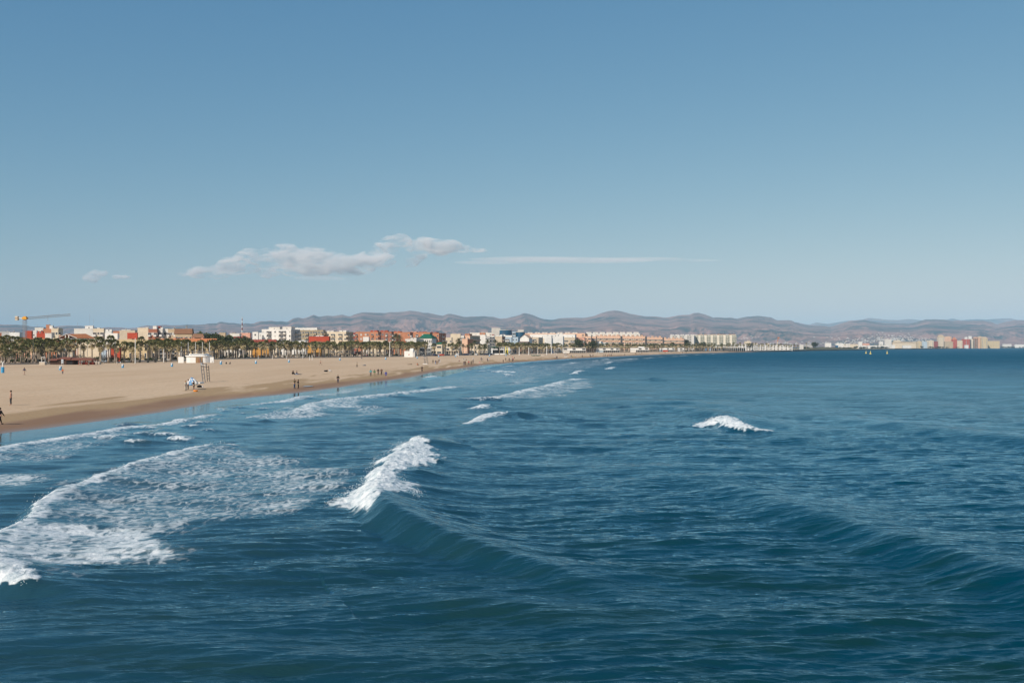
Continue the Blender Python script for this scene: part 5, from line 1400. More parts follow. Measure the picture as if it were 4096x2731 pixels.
TRUNK = MB().tube((0,0,-.2), (0,0,3.2), .28, .2, 7).tube((0,0,2.4), (1.2,.3,5.0), .16, .08, 5).tube((0,0,2.6), (-1.1,-.2,4.8), .15, .08, 5).tube((0,0,3.0), (.1,.4,6.2), .15, .06, 5).mesh('trunk', m_bark)
def tree(u, vt, Y, label, k, group=None, name='tree'):
    h = max(3, zat(vt, Y) - GZ); hh = [7.0, 7.6, 6.6][k]
    t = thing(name, label, 'tree', (kx(u)*Y, Y, GZ), rnd.uniform(0, 6.28), group)
    s_ = h/hh; t.scale = (s_, s_, s_)
    link('crown', TREE[k], t); link('trunk', TRUNK, t)
for u, vt, Y, w_ in [(812,1336,640,'dark tree at the foot of the low brown hip roof'),(824,1331,650,'tallest dark tree right of the low brown hip roof'),(838,1334,640,'dark tree with two tops left of the brick tower'),
 (860,1344,600,'rounded dark tree below the brick tower, left'),(880,1343,580,'broad dark tree below the brick tower'),(895,1346,570,'dark tree right of the brick tower foot'),(858,1356,560,'low dark tree beside the orange tiled roof end'),
 (950,1354,590,'dark tree before the red-roofed white house'),(968,1350,600,'dark tree at the foot of the striped chimney'),(988,1351,605,'dark tree left of the long dark red hip roof'),(942,1362,570,'low dark tree before the small white house'),
 (172,1388,430,'very dark slim cypress behind the left palms'),(2320,1359,1060,'broad olive tree in front of the rose apartment block'),(2372,1366,1080,'small dark tree before the salmon tower'),
 (2563,1360,1330,'tall dark pine before the second salmon wing'),(2690,1370,1420,'dark bushy tree at the end of the salmon wings'),(2750,1361,1430,'big ragged tree before the white and blue block'),
 (2810,1369,1450,'brown bushy tree at the left end of the cream block'),(3000,1374,1560,'dark tree behind the promenade hotel'),(3254,1369,2300,'large brown bare tree on the far shore'),(3262,1372,2350,'second brown bare tree on the far shore'),
 (2608,1376,1300,'thin bare tree by the second salmon wing')]:
    tree(u, vt, Y, w_, rnd.randrange(3) if 'cypress' not in w_ else 1)
def shrub(u, Y, kind, sc, label, group, off=0):
    me = (BUSH if kind == 'g' else TWIG)[rnd.randrange(2)]
    t = thing('shrub', label, 'shrub', (kx(u)*Y, Y+off, GZ-.1), rnd.uniform(0, 6.28), group)
    t.scale = (sc, sc, sc); link(me.name.split('.')[0], me, t, kind='stuff')
u = 4
while u < 1600:
    Yb = float(np.interp(u, [0,500,820,1000,1500,1730], [392,418,500,560,650,715])) + rnd.uniform(4, 34)
    g = rnd.random() < (.7 if u < 200 else .45)
    zt = 'left of the brown hut' if u < 200 else 'behind the brown hut and pergola' if u < 380 else 'left of the white round kiosk' if u < 710 else 'between kiosk and volleyball posts' if u < 1030 else 'behind the volleyball posts' if u < 1260 else 'left of the first aid hut'
    shrub(u, Yb, 'g' if g else 't', rnd.uniform(.7, 1.15), ('dark green shrub' if g else 'bare brown shrub') + ' under the palms ' + zt, ('green shrubs ' if g else 'bare shrubs ') + zt)
    u += rnd.uniform(9, 17)
for u in range(2010, 2900, 16):
    Yb = float(np.interp(u, [2000,2250,2500,2760,3000], [835,1070,1215,1405,1560])) + rnd.uniform(4, 25)
    shrub(u, Yb, 't' if rnd.random() < .75 else 'g', rnd.uniform(1.1, 1.5), 'bare brown bush among the far palm trunks', 'bare bushes among the far palms')
for u in range(1790, 1960, 9):
    shrub(u, 800 + rnd.uniform(-4, 4), 'g', .9, 'clipped green shrub before the arches of the beige hotel', 'clipped shrubs before the beige hotel')
# brown grassy mound and scrub on the far shore
m_scrub = mat('dry dune scrub', (.27, .22, .14), .95, .1, .4, .05, two=(.15, .14, .08))
us = np.linspace(3205, 3430, 60); rr_ = np.linspace(0, 1, 14)
U, Rr = np.meshgrid(us, rr_)
Yb = 2150 + (U-3205)*2.2
Yg = Yb + Rr*140; X = kx(U)*Yg
Hh = np.interp(U, [3205,3240,3280,3330,3380,3430], [.5,4,6,5,2.5,.5])
Z = 1.3 + Hh*np.sin(np.pi*np.clip(Rr*1.0, 0, 1))**.8*(.7+.6*fbm(X*.03, Yg*.03, 3, 4)) 
mo = link('dune', grid_mesh('dune', X, Yg, Z, None, True, (m_scrub,)), kind='structure')
for i in range(34):
    u = 3215 + i*6.2 + rnd.uniform(-2, 2)
    shrub(u, 2320 + (u-3205)*2.2 + rnd.uniform(-40, 60), 'g', rnd.uniform(2.0, 3.4), 'dark scrub bush on the dry mound of the far shore', 'scrub on the far mound')
for i in range(60):
    u = rnd.choice([rnd.uniform(3420, 3560), rnd.uniform(3620, 4000), rnd.uniform(4000, 4096)])
    Yf = float(np.interp(u, [3420,3560,3774,4012,4096], [2900,3250,3750,4900,5400]))
    zt = 'before the white warehouses' if u < 3600 else 'before the coloured far blocks' if u < 4002 else 'at the right end of the far shore'
    shrub(u, Yf + rnd.uniform(-30, 30), 'g', rnd.uniform(2.6, 4.4), 'dark far shore bush ' + zt, 'far shore bushes ' + zt)
# hillside villages: a scatter of tiny white houses
g = MB(); r = random.Random(31)
def hill_y(v, u):
    return 9000
for k in range(330):
    if k < 240:
        u = r.gauss(3560, 95); v = 1368 - abs(r.gauss(0, 14)) - (6 if 3500 < u < 3650 else 0)
    elif k < 300:
        u = r.uniform(3020, 3500); v = r.uniform(1366, 1376)
    else:
        u = r.choice([r.gauss(1760, 22), r.gauss(2990, 20), r.gauss(3330, 30)]); v = r.uniform(1316, 1324) if u < 2000 else r.uniform(1342, 1356)
    if not 1600 < u < 4000: continue
    Yh = 8300 if v > 1362 else 8800 + (1362-v)*55
    z = zat(v, Yh); X = kx(u)*Yh; w_ = r.uniform(4, 13); hh = r.uniform(3.5, 7)
    g.m = 0 if r.random() < .75 else 1
    g.box(X-w_/2, X+w_/2, Yh, Yh+12, z-hh, z)
VILLAGE = g
# ---------------------------------------------------------------- promenade edge
m_wall = mat('sandy concrete', (.50, .43, .35), .9, .2, .15, 1.0)
def promenade():
    ys = np.concatenate([np.linspace(-200, 500, 30), np.linspace(510, 1900, 70)])
    b = MB()
    P0 = [(float(prom_X(y)), y) for y in ys]
    for (x0, y0), (x1, y1) in zip(P0[:-1], P0[1:]):
        for dx0, dx1, z0, z1 in ((0, -.5, 1.1, 2.05),):
            b.poly([(x0, y0, z0), (x1, y1, z0), (x1, y1, z1), (x0, y0, z1)])
            b.poly([(x0, y0, z1), (x1, y1, z1), (x1+dx1, y1, z1), (x0+dx1, y0, z1)])
            b.poly([(x0+dx1, y0, z1), (x1+dx1, y1, z1), (x1+dx1, y1, z0), (x0+dx1, y0, z0)])
    w = b.obj('sea_wall', m_wall); tag(w, 'low sandy concrete wall edging the promenade along the whole beach', 'wall')
    p = MB()
    for (x0, y0), (x1, y1) in zip(P0[:-1], P0[1:]):
        p.poly([(x0-.5, y0, 1.62), (x1-.5, y1, 1.62), (x1-48, y1, 1.62), (x0-48, y0, 1.62)])
    link('pavement', p.mesh('pavement', mat('promenade paving', (.36, .30, .25), .9, .2, .15, .5)), kind='structure')
promenade()
VILLAGE.obj('hillside_houses', [M_('offwhite'), M_('beige')], kind='stuff')
vo_ = bpy.data.objects['hillside_houses']; tag(vo_, 'tiny white houses scattered over the distant hillsides', 'houses')

# ---------------------------------------------------------------- people
SK = mat('skin', (.50, .27, .19), .6, .3, .08, 5)
HAIRD = mat('dark hair', (.03, .02, .015), .8, .2, .2, 9); HAIRG = mat('grey hair', (.35, .33, .31), .8, .2, .2, 9); HAIRF = mat('fair hair', (.30, .19, .09), .8, .2, .2, 9)
SHOE = mat('dark shoe', (.03, .03, .035), .7, .3, .1, 5)
CL = dict(black=(.018,.018,.02), navy=(.02,.035,.09), denim=(.06,.11,.20), blue=(.04,.16,.50), olive=(.11,.10,.05), white=(.72,.72,.72), grey=(.22,.22,.23), red=(.55,.06,.03), orange=(.75,.16,.03),
          pink=(.70,.30,.30), brown=(.13,.07,.045), cream=(.62,.55,.44), teal=(.03,.30,.38), khaki=(.33,.27,.19), yellow=(.65,.55,.10), royal=(.03,.08,.45), green=(.05,.18,.08), darkgrey=(.07,.07,.075))
def cloth(c): return mat('cloth ' + c, CL[c], .9, .15, .18, 3)
def skin(name, joints, chains, root_i=0, lv=1):
    """continuous body surface: joints = [(x,y,z,r)], chains = lists of joint numbers"""
    me = bpy.data.meshes.new('sk')
    me.from_pydata([j[:3] for j in joints], [(a, b_) for c in chains for a, b_ in zip(c[:-1], c[1:])], [])
    o = bpy.data.objects.new('sk', me); COL.objects.link(o)
    o.modifiers.new('s', 'SKIN')
    if not me.skin_vertices: return None
    for i, j in enumerate(joints):
        r = j[3]; me.skin_vertices[0].data[i].radius = (r if not isinstance(r, tuple) else r[0], r if not isinstance(r, tuple) else r[1])
        me.skin_vertices[0].data[i].use_root = (i == root_i)
    if lv:
        sb = o.modifiers.new('u', 'SUBSURF'); sb.levels = lv; sb.render_levels = lv
    dg = bpy.context.evaluated_depsgraph_get()
    r_ = bpy.data.meshes.new_from_object(o.evaluated_get(dg))
    r_.name = name
    r_.polygons.foreach_set('use_smooth', [True]*len(r_.polygons))
    bpy.data.objects.remove(o); bpy.data.meshes.remove(me)
    return r_
def lerp3(a, b_, t): return tuple(a[i] + (b_[i]-a[i])*t for i in range(3))
def make_pose(P_):
    """P_: dict of joints in metres, person facing -y; returns meshes"""
    J, ch = [], []
    def add(p, r): J.append((*p, r)); return len(J) - 1
    pel = add(P_['pel'], .125); wa = add(lerp3(P_['pel'], P_['chest'], .5), .11); chs = add(P_['chest'], .135); nk = add(P_['neck'], .052)
    h0 = add(lerp3(P_['neck'], P_['head'], .6), .075); hd = add(P_['head'], .098); ht = add(tuple(P_['head'][i] + (P_['head'][i]-P_['neck'][i])*.35 for i in range(3)), .07)
    ch.append([pel, wa, chs, nk, h0, hd, ht])
    fd = P_.get('face', (0, -1, 0)); n0 = add(tuple(P_['head'][i] + fd[i]*.115 for i in range(3)), .018); ch.append([hd, n0])
    body_arm, body_leg = [], []
    for s in 'LR':
        sh = add(P_['sh'+s], .062); el = add(P_['el'+s], .043); wr = add(P_['wr'+s], .03); hn = add(P_['ha'+s], .032)
        ch.append([chs, sh, el, wr, hn])
        # fingers and thumb
        d = Vector(P_['ha'+s]) - Vector(P_['wr'+s]); d.normalize(); sd = d.cross(Vector((0, 1, .2))).normalized()
        for k, L in enumerate((.07, .085, .08, .06)):
            f_ = add(tuple(Vector(P_['ha'+s]) + d*L + sd*(k-1.5)*.02), .008); ch.append([hn, f_])
        th = add(tuple(Vector(P_['wr'+s]) + d*.05 + sd*.05), .009); ch.append([wr, th])
        hp = add(P_['hp'+s], .095); kn = add(P_['kn'+s], .062); an = add(P_['an'+s], .042); to = add(P_['to'+s], .04)
        ch.append([pel, hp, kn, an, to])
    body = skin('body', J, ch)
    # top: torso and arms
    J2, c2 = [], []
    def a2(p, r): J2.append((*p, r)); return len(J2) - 1
    p0 = a2(lerp3(P_['pel'], P_['chest'], -.05), .16); p1 = a2(lerp3(P_['pel'], P_['chest'], .5), .14); p2 = a2(P_['chest'], .165); p3 = a2(lerp3(P_['chest'], P_['neck'], .72), .08)
    c2.append([p0, p1, p2, p3])
    for s in 'LR':
        c2.append([p2, a2(P_['sh'+s], .085), a2(P_['el'+s], .064), a2(lerp3(P_['el'+s], P_['wr'+s], .93), .05)])
    top = skin('jacket', J2, c2)
    J3, c3 = [], []
    def a3(p, r): J3.append((*p, r)); return len(J3) - 1
    q0 = a3(lerp3(P_['pel'], P_['chest'], .15), .135); q1 = a3(P_['pel'], .145); c3.append([q0, q1])
    c4 = []; J4 = [(*lerp3(P_['pel'], P_['chest'], .15), .135), (*P_['pel'], .145)]; c4.append([0, 1])
    for s in 'LR':
        c3.append([q1, a3(P_['hp'+s], .112), a3(P_['kn'+s], .082), a3(lerp3(P_['kn'+s], P_['an'+s], .95), .062)])
        J4.append((*P_['hp'+s], .115)); J4.append((*lerp3(P_['hp'+s], P_['kn'+s], .75), .10)); c4.append([1, len(J4)-2, len(J4)-1])
    trs = skin('trousers', J3, c3); shorts = skin('shorts', J4, c4)
    def shell(name, long):
        b = MB(); hx, hy, hz_ = P_['head']
        b.ell((hx - fd[0]*.03, hy - fd[1]*.03, hz_ + .045), (.115, .12, .115), 9, 6)
        if long:
            b.ell((hx - fd[0]*.07, hy - fd[1]*.07, hz_ - .10), (.105, .075, .17), 8, 5)
        return b.mesh(name, HAIRD, smooth=True)
    sh_ = MB()
    for s in 'LR':
        a, t = Vector(P_['an'+s]), Vector(P_['to'+s])
        sh_.ell(tuple((a + t)/2 + Vector((0, 0, -.01))), (.055, max(.07, abs(a.y-t.y)*.75+.04), .055), 8, 5)
    shoes = sh_.mesh('shoes', SHOE, smooth=True)
    return dict(body=body, jacket=top, trousers=trs, shorts=shorts, hair=shell('hair', False), hairl=shell('hair', True), shoes=shoes)
def stand(dx=0, stride=0.0, arm=0.0, bend=0.0, phone=False, turn=0.0):
    f = -bend
    p = dict(pel=(0,0,.95), chest=(0, f*.32, 1.33 - abs(f)*.04), neck=(0, f*.42, 1.51 - abs(f)*.06), head=(0, f*.5-.02, 1.64 - abs(f)*.08))
    for s, sg in (('L', 1), ('R', -1)):
        k = sg * stride
        p['sh'+s] = (sg*.19, f*.36, 1.42 - abs(f)*.05)
        if phone:
            p['el'+s] = (sg*.25, -.12, 1.16); p['wr'+s] = (sg*.10, -.32, 1.26); p['ha'+s] = (sg*.05, -.38, 1.32)
        else:
            p['el'+s] = (sg*.26, k*.35 + .03 - arm, 1.15); p['wr'+s] = (sg*.25, k*.6 - .05 - arm*2, .92 + arm*.6); p['ha'+s] = (sg*.24, k*.65 - .07 - arm*2.3, .86 + arm*.8)
        p['hp'+s] = (sg*.10, 0, .90); p['kn'+s] = (sg*.11, -.02 - k*.28, .50); p['an'+s] = (sg*.11, -k*.62 + (.05 if k < 0 else 0) + .02, .10 + (.04 if k < 0 else 0)); p['to'+s] = (sg*.13, -k*.62 - .15 + (.05 if k < 0 else 0), .045)
    return p
def sit(lean=0.0, legs=0.0):
    p = dict(pel=(0,0,.14), chest=(0,.02+lean*.3,.52), neck=(0,-.02+lean*.4,.70), head=(0,-.06+lean*.42,.84))
    for s, sg in (('L', 1), ('R', -1)):
        p['sh'+s] = (sg*.19, lean*.35, .62); p['el'+s] = (sg*.27, -.12 + lean*.8, .40 - lean*.1); p['wr'+s] = (sg*.16, -.34 + lean*1.6, .40 - lean*.4); p['ha'+s] = (sg*.10, -.40 + lean*1.7, .40 - lean*.42)
        p['hp'+s] = (sg*.10, -.03, .13); p['kn'+s] = (sg*.13, -.42 - legs*.1, .50 - legs*.36); p['an'+s] = (sg*.12, -.55 - legs*.4, .08); p['to'+s] = (sg*.12, -.70 - legs*.38, .05 + legs*.1)
    return p
def lie():
    p = dict(pel=(0,0,.12), chest=(0,.38,.15), neck=(0,.55,.20), head=(0,.68,.24))
    for s, sg in (('L', 1), ('R', -1)):
        p['sh'+s] = (sg*.19, .47, .16); p['el'+s] = (sg*.30, .62, .08); p['wr'+s] = (sg*.18, .80, .08); p['ha'+s] = (sg*.12, .86, .07)
        p['hp'+s] = (sg*.10, -.05, .11); p['kn'+s] = (sg*.12, -.48, .12); p['an'+s] = (sg*.12, -.88, .08); p['to'+s] = (sg*.13, -1.0, .06)
    p['face'] = (0, .8, .3)
    return p
POSE = dict(stand=make_pose(stand()), walk=make_pose(stand(stride=.42)), walk2=make_pose(stand(stride=-.36, bend=.08)), run=make_pose(stand(stride=.7, arm=.12, bend=.15)), phone=make_pose(stand(phone=True, bend=.1)),
            bow=make_pose(stand(bend=.9, arm=.2)), sit=make_pose(sit()), recline=make_pose(sit(.5, 1.0)), lie=make_pose(lie()))
def person(u, v, pose, top, legs, label, face=0.0, h=1.73, hair='d', long=False, shorts=False, bare=False, group=None, shoes=True, at_=None):
    p = gp(u, v) if at_ is None else at_
    me = POSE[pose]
    t = thing('person', label, 'person', p, math.radians(face), group)
    s_ = h / 1.76; t.scale = (s_, s_, s_)
    def part(nm, mesh, m_):
        o = link(nm, mesh, t)
        if not mesh.materials: mesh.materials.append(m_)
        o.material_slots[0].link = 'OBJECT'; o.material_slots[0].material = m_
    part('body', me['body'], SK)
    if not bare: part('jacket', me['jacket'], cloth(top))
    part('shorts' if shorts else 'trousers', me['shorts'] if shorts else me['trousers'], cloth(legs))
    part('hair', me['hairl'] if long else me['hair'], {'d': HAIRD, 'g': HAIRG, 'f': HAIRF}[hair])
    if shoes: part('shoes', me['shoes'], SHOE)
    return t
# face: 0 looks at the camera, 90 looks right, 180 looks away, -90 looks left
Pp = [
 (1,1697,'walk','black','black','person in black with cropped trousers, cut by the left edge',150,1.68,dict(shorts=False)),
 (44,1620,'stand','grey','darkgrey','shirtless person in dark grey trousers standing at the far left',-80,1.80,dict(bare=True,shoes=False,hair='d')),
 (98,1499,'walk','navy','khaki','person in a dark jacket with a turquoise bag at the back of the beach',160,1.75,dict(shorts=True)),
 (251,1496,'walk2','orange','navy','small person in an orange top near a blue bin',30,1.35,{}),
 (352,1462,'walk','black','black','person in dark clothes in front of the pergola',90,1.7,{}),
 (743,1562,'stand','cream','cream','long-haired person in cream white clothes left of the kite',60,1.66,dict(long=True,hair='f')),
 (753,1558,'stand','white','black','person in white holding up the kite from behind',-60,1.74,{}),
 (776,1561,'phone','black','black','barefoot person in black holding the near corner of the kite',-100,1.66,dict(shorts=True,shoes=False)),
 (1178,1554,'phone','olive','denim','person in olive hooded coat and jeans, left one of the standing couple',60,1.82,{}),
 (1194,1554,'phone','black','black','person in black with a pink-sleeved top, right one of the standing couple',-60,1.70,dict(long=True)),
 (1170,1498,'sit','black','black','dark-clothed person sitting behind the reclining pair, leftmost of three',80,1.75,{}),
 (1177,1498,'recline','black','ltb','dark-jacketed person leaning back with jeans, middle of the seated three',90,1.75,{}),
 (1190,1498,'recline','navy','navy','person lying back with knees up, right of the seated pair',95,1.7,{}),
 (1317,1486,'sit','white','white','white-clothed person sitting alone on the sand beside a black bag',90,1.7,dict(hair='g')),
 (1282,1459,'run','orange','black','bare-chested runner in black shorts far back on the sand',110,1.75,dict(bare=True,shorts=True)),
 (905,1456,'sit','black','black','left one of two dark figures sitting beside a blue bin',20,1.7,{}),
 (921,1456,'sit','darkgrey','darkgrey','right one of two dark figures sitting beside a blue bin',-20,1.65,{}),
 (1352,1532,'walk','black','navy','person in a dark jacket with a light waist bag walking at the wet sand edge',10,1.74,{}),
 (1428,1469,'walk2','khaki','black','person in khaki and black with a shoulder bag walking on dry sand',150,1.75,{}),
 (1445,1434,'sit','navy','navy','dark figure sitting near the promenade wall',80,1.7,{}),
 (1483,1505,'stand','teal','darkgrey','person in a teal blue jacket, leftmost of the five strollers',180,1.78,{}),
 (1498,1506,'stand','green','khaki','person in a dark green jacket and beige trousers, second of the five strollers',180,1.74,{}),
 (1513,1500,'stand','black','darkgrey','person in a black jacket and grey trousers, third of the five strollers',180,1.78,dict(hair='g')),
 (1526,1500,'walk','brown','black','bald-looking person in dark brown, fourth of the five strollers',180,1.82,dict(hair='g')),
 (1544,1511,'run','royal','royal','runner in bright blue top and shorts, right of the strollers',0,1.66,dict(shorts=True,hair='d',shoes=False)),
 (1688,1487,'stand','black','black','lone person in long black coat walking at the water edge',0,1.82,dict(hair='d')),
 (1640,1458,'lie','black','black','person lying face down on the sand left of the orange sitter',-80,1.7,{}),
 (1669,1461,'sit','orange','brown','person in an orange jacket sitting on the sand',80,1.7,{}),
 (1732,1454,'walk','olive','black','person in dark olive walking left of the pair before the beach restaurant',170,1.75,{}),
 (1742,1457,'stand','navy','ltb','person in navy and light jeans, left of the pair before the restaurant',160,1.68,{}),
 (1748,1458,'stand','brown','brown','person in brown, right of the pair before the restaurant',180,1.70,{}),
 (1756,1453,'walk','black','navy','person in black jacket next to a white-clad one, before the restaurant',180,1.78,{}),
 (1759,1452,'stand','white','white','white-clad person half hidden behind the black jacket',180,1.60,{}),
 (1839,1446,'sit','pink','black','pink-topped person bending on a towel',-90,1.7,{}),
 (1855,1440,'sit','black','white','left one of the two seated figures in black and white',20,1.7,{}),
 (1863,1440,'sit','white','black','right one of the two seated figures in black and white',60,1.7,{}),
 (1856,1461,'stand','black','denim','left one of the close dark pair walking at the wet sand',180,1.74,{}),
 (1861,1460,'stand','black','black','right one of the close dark pair walking at the wet sand',180,1.78,{}),
 (1875,1459,'stand','red','navy','person with a red backpack behind the close dark pair',180,1.76,{}),
 (1885,1458,'walk','olive','black','person in dark olive right of the red backpack',180,1.76,{}),
 (1892,1455,'walk','black','darkgrey','person in black closest to the bending one in pink',180,1.72,{}),
 (1893,1443,'walk','white','grey','white-capped person standing behind the walkers',0,1.74,{}),
 (1917,1452,'sit','pink','pink','person in pink crouching on the damp sand',90,1.7,{}),
 (1925,1443,'walk','navy','navy','person in navy beside one in cream, on the middle beach',180,1.82,{}),
 (1930,1443,'walk','cream','cream','person in cream beside one in navy, on the middle beach',180,1.62,{}),
 (1950,1446,'stand','navy','black','dark person beside a white-clad one, middle beach',180,1.78,{}),
 (1954,1446,'stand','white','white','white-clad person beside a dark one, middle beach',180,1.66,{}),
 (2013,1450,'walk','black','black','short dark person alone at the water edge before the white pavilion',180,1.5,{}),
 (2023,1443,'stand','black','black','dark person standing left of the tall lone figure',180,1.7,{}),
 (2037,1445,'stand','black','navy','tall lone dark figure before the boats',180,1.85,{}),
 (2050,1446,'stand','navy','black','dark half of the pair with the orange-red jacket',180,1.8,{}),
 (2053,1445,'walk','red','denim','person in a bright orange-red jacket near the boats',180,1.75,{}),
 (2050,1430,'sit','red','pink','far sitter with a reddish top behind the red-jacketed pair',0,1.7,{}),
 (2058,1433,'sit','black','black','far dark sitter right of the reddish one',0,1.7,{}),
 (2220,1434,'stand','white','black','person in white top, leftmost of three beyond the boats',180,1.75,{}),
 (2226,1435,'stand','black','black','dark person, middle of three beyond the boats',180,1.78,{}),
 (2229,1435,'stand','navy','denim','person in navy, rightmost of three beyond the boats',180,1.72,{}),
 (2285,1430,'walk','navy','denim','person in blue at the wet sand before the first two-storey kiosk',180,1.8,{}),
 (2291,1431,'walk','yellow','black','person in yellow beside the blue one at the wet sand',0,1.6,{}),
 (2304,1428,'walk','white','grey','person in pale clothes left of the tall dark walker',180,1.75,{}),
 (2329,1430,'walk','black','black','tall dark walker at the wet sand before the kiosk end',180,1.95,{}),
 (2271,1420,'stand','brown','brown','far brown figure by the lifeguard ladder',180,1.7,{}),
 (2279,1416,'stand','black','black','far dark figure before the kiosk front',180,1.7,{}),
 (2357,1424,'walk','white','cream','pale person at the left of the group of five between the kiosks',180,1.7,{}),
 (2360,1424,'walk','black','black','dark person second in the group of five between the kiosks',180,1.75,{}),
 (2363,1430,'walk','black','navy','dark person nearest the water in the group of five',180,1.8,{}),
 (2368,1426,'walk','white','black','white-topped person in the group of five between the kiosks',180,1.7,{}),
 (2372,1426,'walk','brown','black','brown-clad last person in the group of five',180,1.75,{}),
 (2212,1413,'stand','blue','blue','far person in blue beside a white post',0,2.0,{}),
 (2415,1424,'walk','grey','grey','grey leftmost walker of the line before the second kiosk',180,1.7,{}),
 (2421,1425,'walk','black','black','second dark walker of the line before the second kiosk',180,1.8,{}),
 (2430,1427,'walk','black','brown','third walker of the line before the second kiosk',180,1.7,{}),
 (2434,1425,'walk','red','cream','reddish walker of the line before the second kiosk',180,1.75,{}),
 (2440,1424,'walk','black','denim','fifth walker of the line before the second kiosk',180,1.75,{}),
 (2446,1424,'walk','navy','black','last walker of the line before the second kiosk',180,1.75,{}),
 (2448,1415,'stand','black','black','far dark figure close to the second kiosk end',180,1.9,{}),
 (2499,1423,'stand','black','black','lone dark figure between second and third kiosk',180,1.9,{}),
 (2543,1417,'stand','black','black','lone figure before the third kiosk, left',180,1.9,{}),
 (2557,1420,'walk','black','white','left figure of the far pair before the third kiosk',180,1.8,{}),
 (2561,1417,'walk','white','black','right figure of the far pair before the third kiosk',180,1.8,{}),
 (2567,1416,'walk','brown','black','figure right of the far pair before the third kiosk',180,1.9,{}),
 (2660,1414,'walk','black','black','far walker before the violet and white kiosk, left',180,1.9,{}),
 (2667,1412,'walk','white','white','far pale walker before the violet and white kiosk',180,1.8,{}),
 (2684,1413,'stand','brown','black','far walker right of the violet and white kiosk',180,2.0,{}),
 (2730,1413,'stand','black','black','lone far figure before the small white pavilion',180,1.9,{}),
 (2745,1412,'stand','navy','navy','lone far figure right of the small white pavilion',180,1.8,{}),
 (2766,1411,'walk','brown','white','far figure near the far wave line',180,1.9,{}),
 (2940,1407,'walk','black','black','left figure of the farthest group at the narrow beach end',180,1.9,{}),
 (2946,1407,'walk','brown','black','second figure of the farthest group',180,1.9,{}),
 (2951,1407,'walk','black','red','last figure of the farthest group',180,1.9,{}),
 (170,1447,'stand','black','black','dark figure by the stone block on the promenade, left',100,1.7,{}),
 (184,1447,'stand','navy','black','dark figure between stone block and brown hut',100,1.75,{}),
 (397,1448,'walk','brown','denim','figure on the promenade right of the pergola',90,1.7,{}),
 (433,1446,'walk','darkgrey','denim','figure on the promenade before the lone palm',90,1.75,{}),
 (1180,1429,'walk','black','black','dark figure on the promenade behind the volleyball posts',90,1.7,{}),
 (1120,1432,'stand','red','black','figure in red among the middle palms',90,1.7,{}),
 (1540,1423,'stand','red','black','figure in red on the promenade left of the first aid hut',90,1.7,{}),
 (960,1434,'stand','orange','orange','figure in orange under the palms right of the round kiosk',90,1.75,{}),
 (718,1450,'sit','red','orange','figure in red sitting against the left wall of the round kiosk',0,1.7,{}),
]
CL['ltb'] = (.20, .30, .45)
for u, v, ps_, tp, lg, lb, fc, h, kw in Pp:
    person(u, v, ps_, tp, lg, lb, fc, h, **kw)
# more strollers along the promenade between the palm trunks
r_ = random.Random(77)
for k in range(46):
    Yq = r_.uniform(560, 1380); X = float(prom_X(Yq)) - r_.uniform(1.5, 6); u = X/Yq*F+2048
    if u < 1000: continue
    zt = 'between first aid hut and boats' if 1660 < u < 2150 else 'left of the first aid hut' if u <= 1660 else 'near the white kiosks'
    person(0, 0, r_.choice(('stand','walk','walk2')), r_.choice(('black','navy','white','red','grey','brown')), r_.choice(('black','denim','navy')), 'small distant stroller on the promenade ' + zt, r_.uniform(0, 360), 1.72, group='promenade strollers ' + zt, at_=Vector((X, Yq, 1.62)))

# ---------------------------------------------------------------- things on the sand
m_bin = mat('blue plastic', (.05, .33, .60), .5, .4, .08, 2); m_wht = m_whitep
def bin_mesh():
    a, c = MB(), MB()
    a.tube((0,0,0), (0,0,1.0), .34, .36, 14); a.ring([(.36,.94),(.39,.97),(.36,1.0)], 14)
    c.tube((0,0,1.0), (0,0,1.10), .38, .34, 14); c.box(-.16, .16, -.39, -.35, .55, .9); c.tube((0,0,1.12), (0,0,1.2), .3, .12, 12)
    return a.mesh('drum', m_bin), c.mesh('lid', m_wht)
BD, BL = bin_mesh()
for i, (u, v, s_, w_) in enumerate([(242,1480,1.0,'beside the small orange figure'),(491,1471,1.0,'left of the tall white mast'),(688,1466,1.0,'right of the short white mast'),(884,1457,1.15,'beside the two seated dark figures'),
 (1024,1454,1.1,'on the sand left of the first volleyball posts'),(1156,1449,1.05,'on the sand before the volleyball posts'),(1360,1441,1.05,'standing alone left of the white seated figure'),(1543,1438,1.1,'left of the first aid hut, small'),
 (1669,1434,1.1,'right of the first aid hut'),(1755,1428,1.1,'before the colonnaded restaurant'),(1822,1427,1.1,'left of the beach shower goal'),(1958,1425,1.15,'before the end of the beige hotel'),(2024,1423,1.15,'under the yellow poles')]):
    p = gp(u, v); t = thing('litter_bin', 'blue litter bin with white lid ' + w_, 'bin', p, 0, 'litter bins on the beach')
    t.scale = (s_,)*3; link('drum', BD, t); link('lid', BL, t)
# tall post with a blue padded base
p = gp(11, 1491); t = thing('post', 'white post with forked top and blue base at the far left', 'post', p); hh = zat(1443, p.y) - p.z
MB().tube((0,0,1.1), (0,0,hh-.5), .16, .13, 8).tube((0,0,hh-.6), (-.45,0,hh), .08, .06, 6).tube((0,0,hh-.6), (.45,0,hh), .08, .06, 6).obj('pole', m_wht, t)
MB().tube((0,0,0), (0,0,1.5), .40, .40, 14).obj('base_pad', m_bin, t)
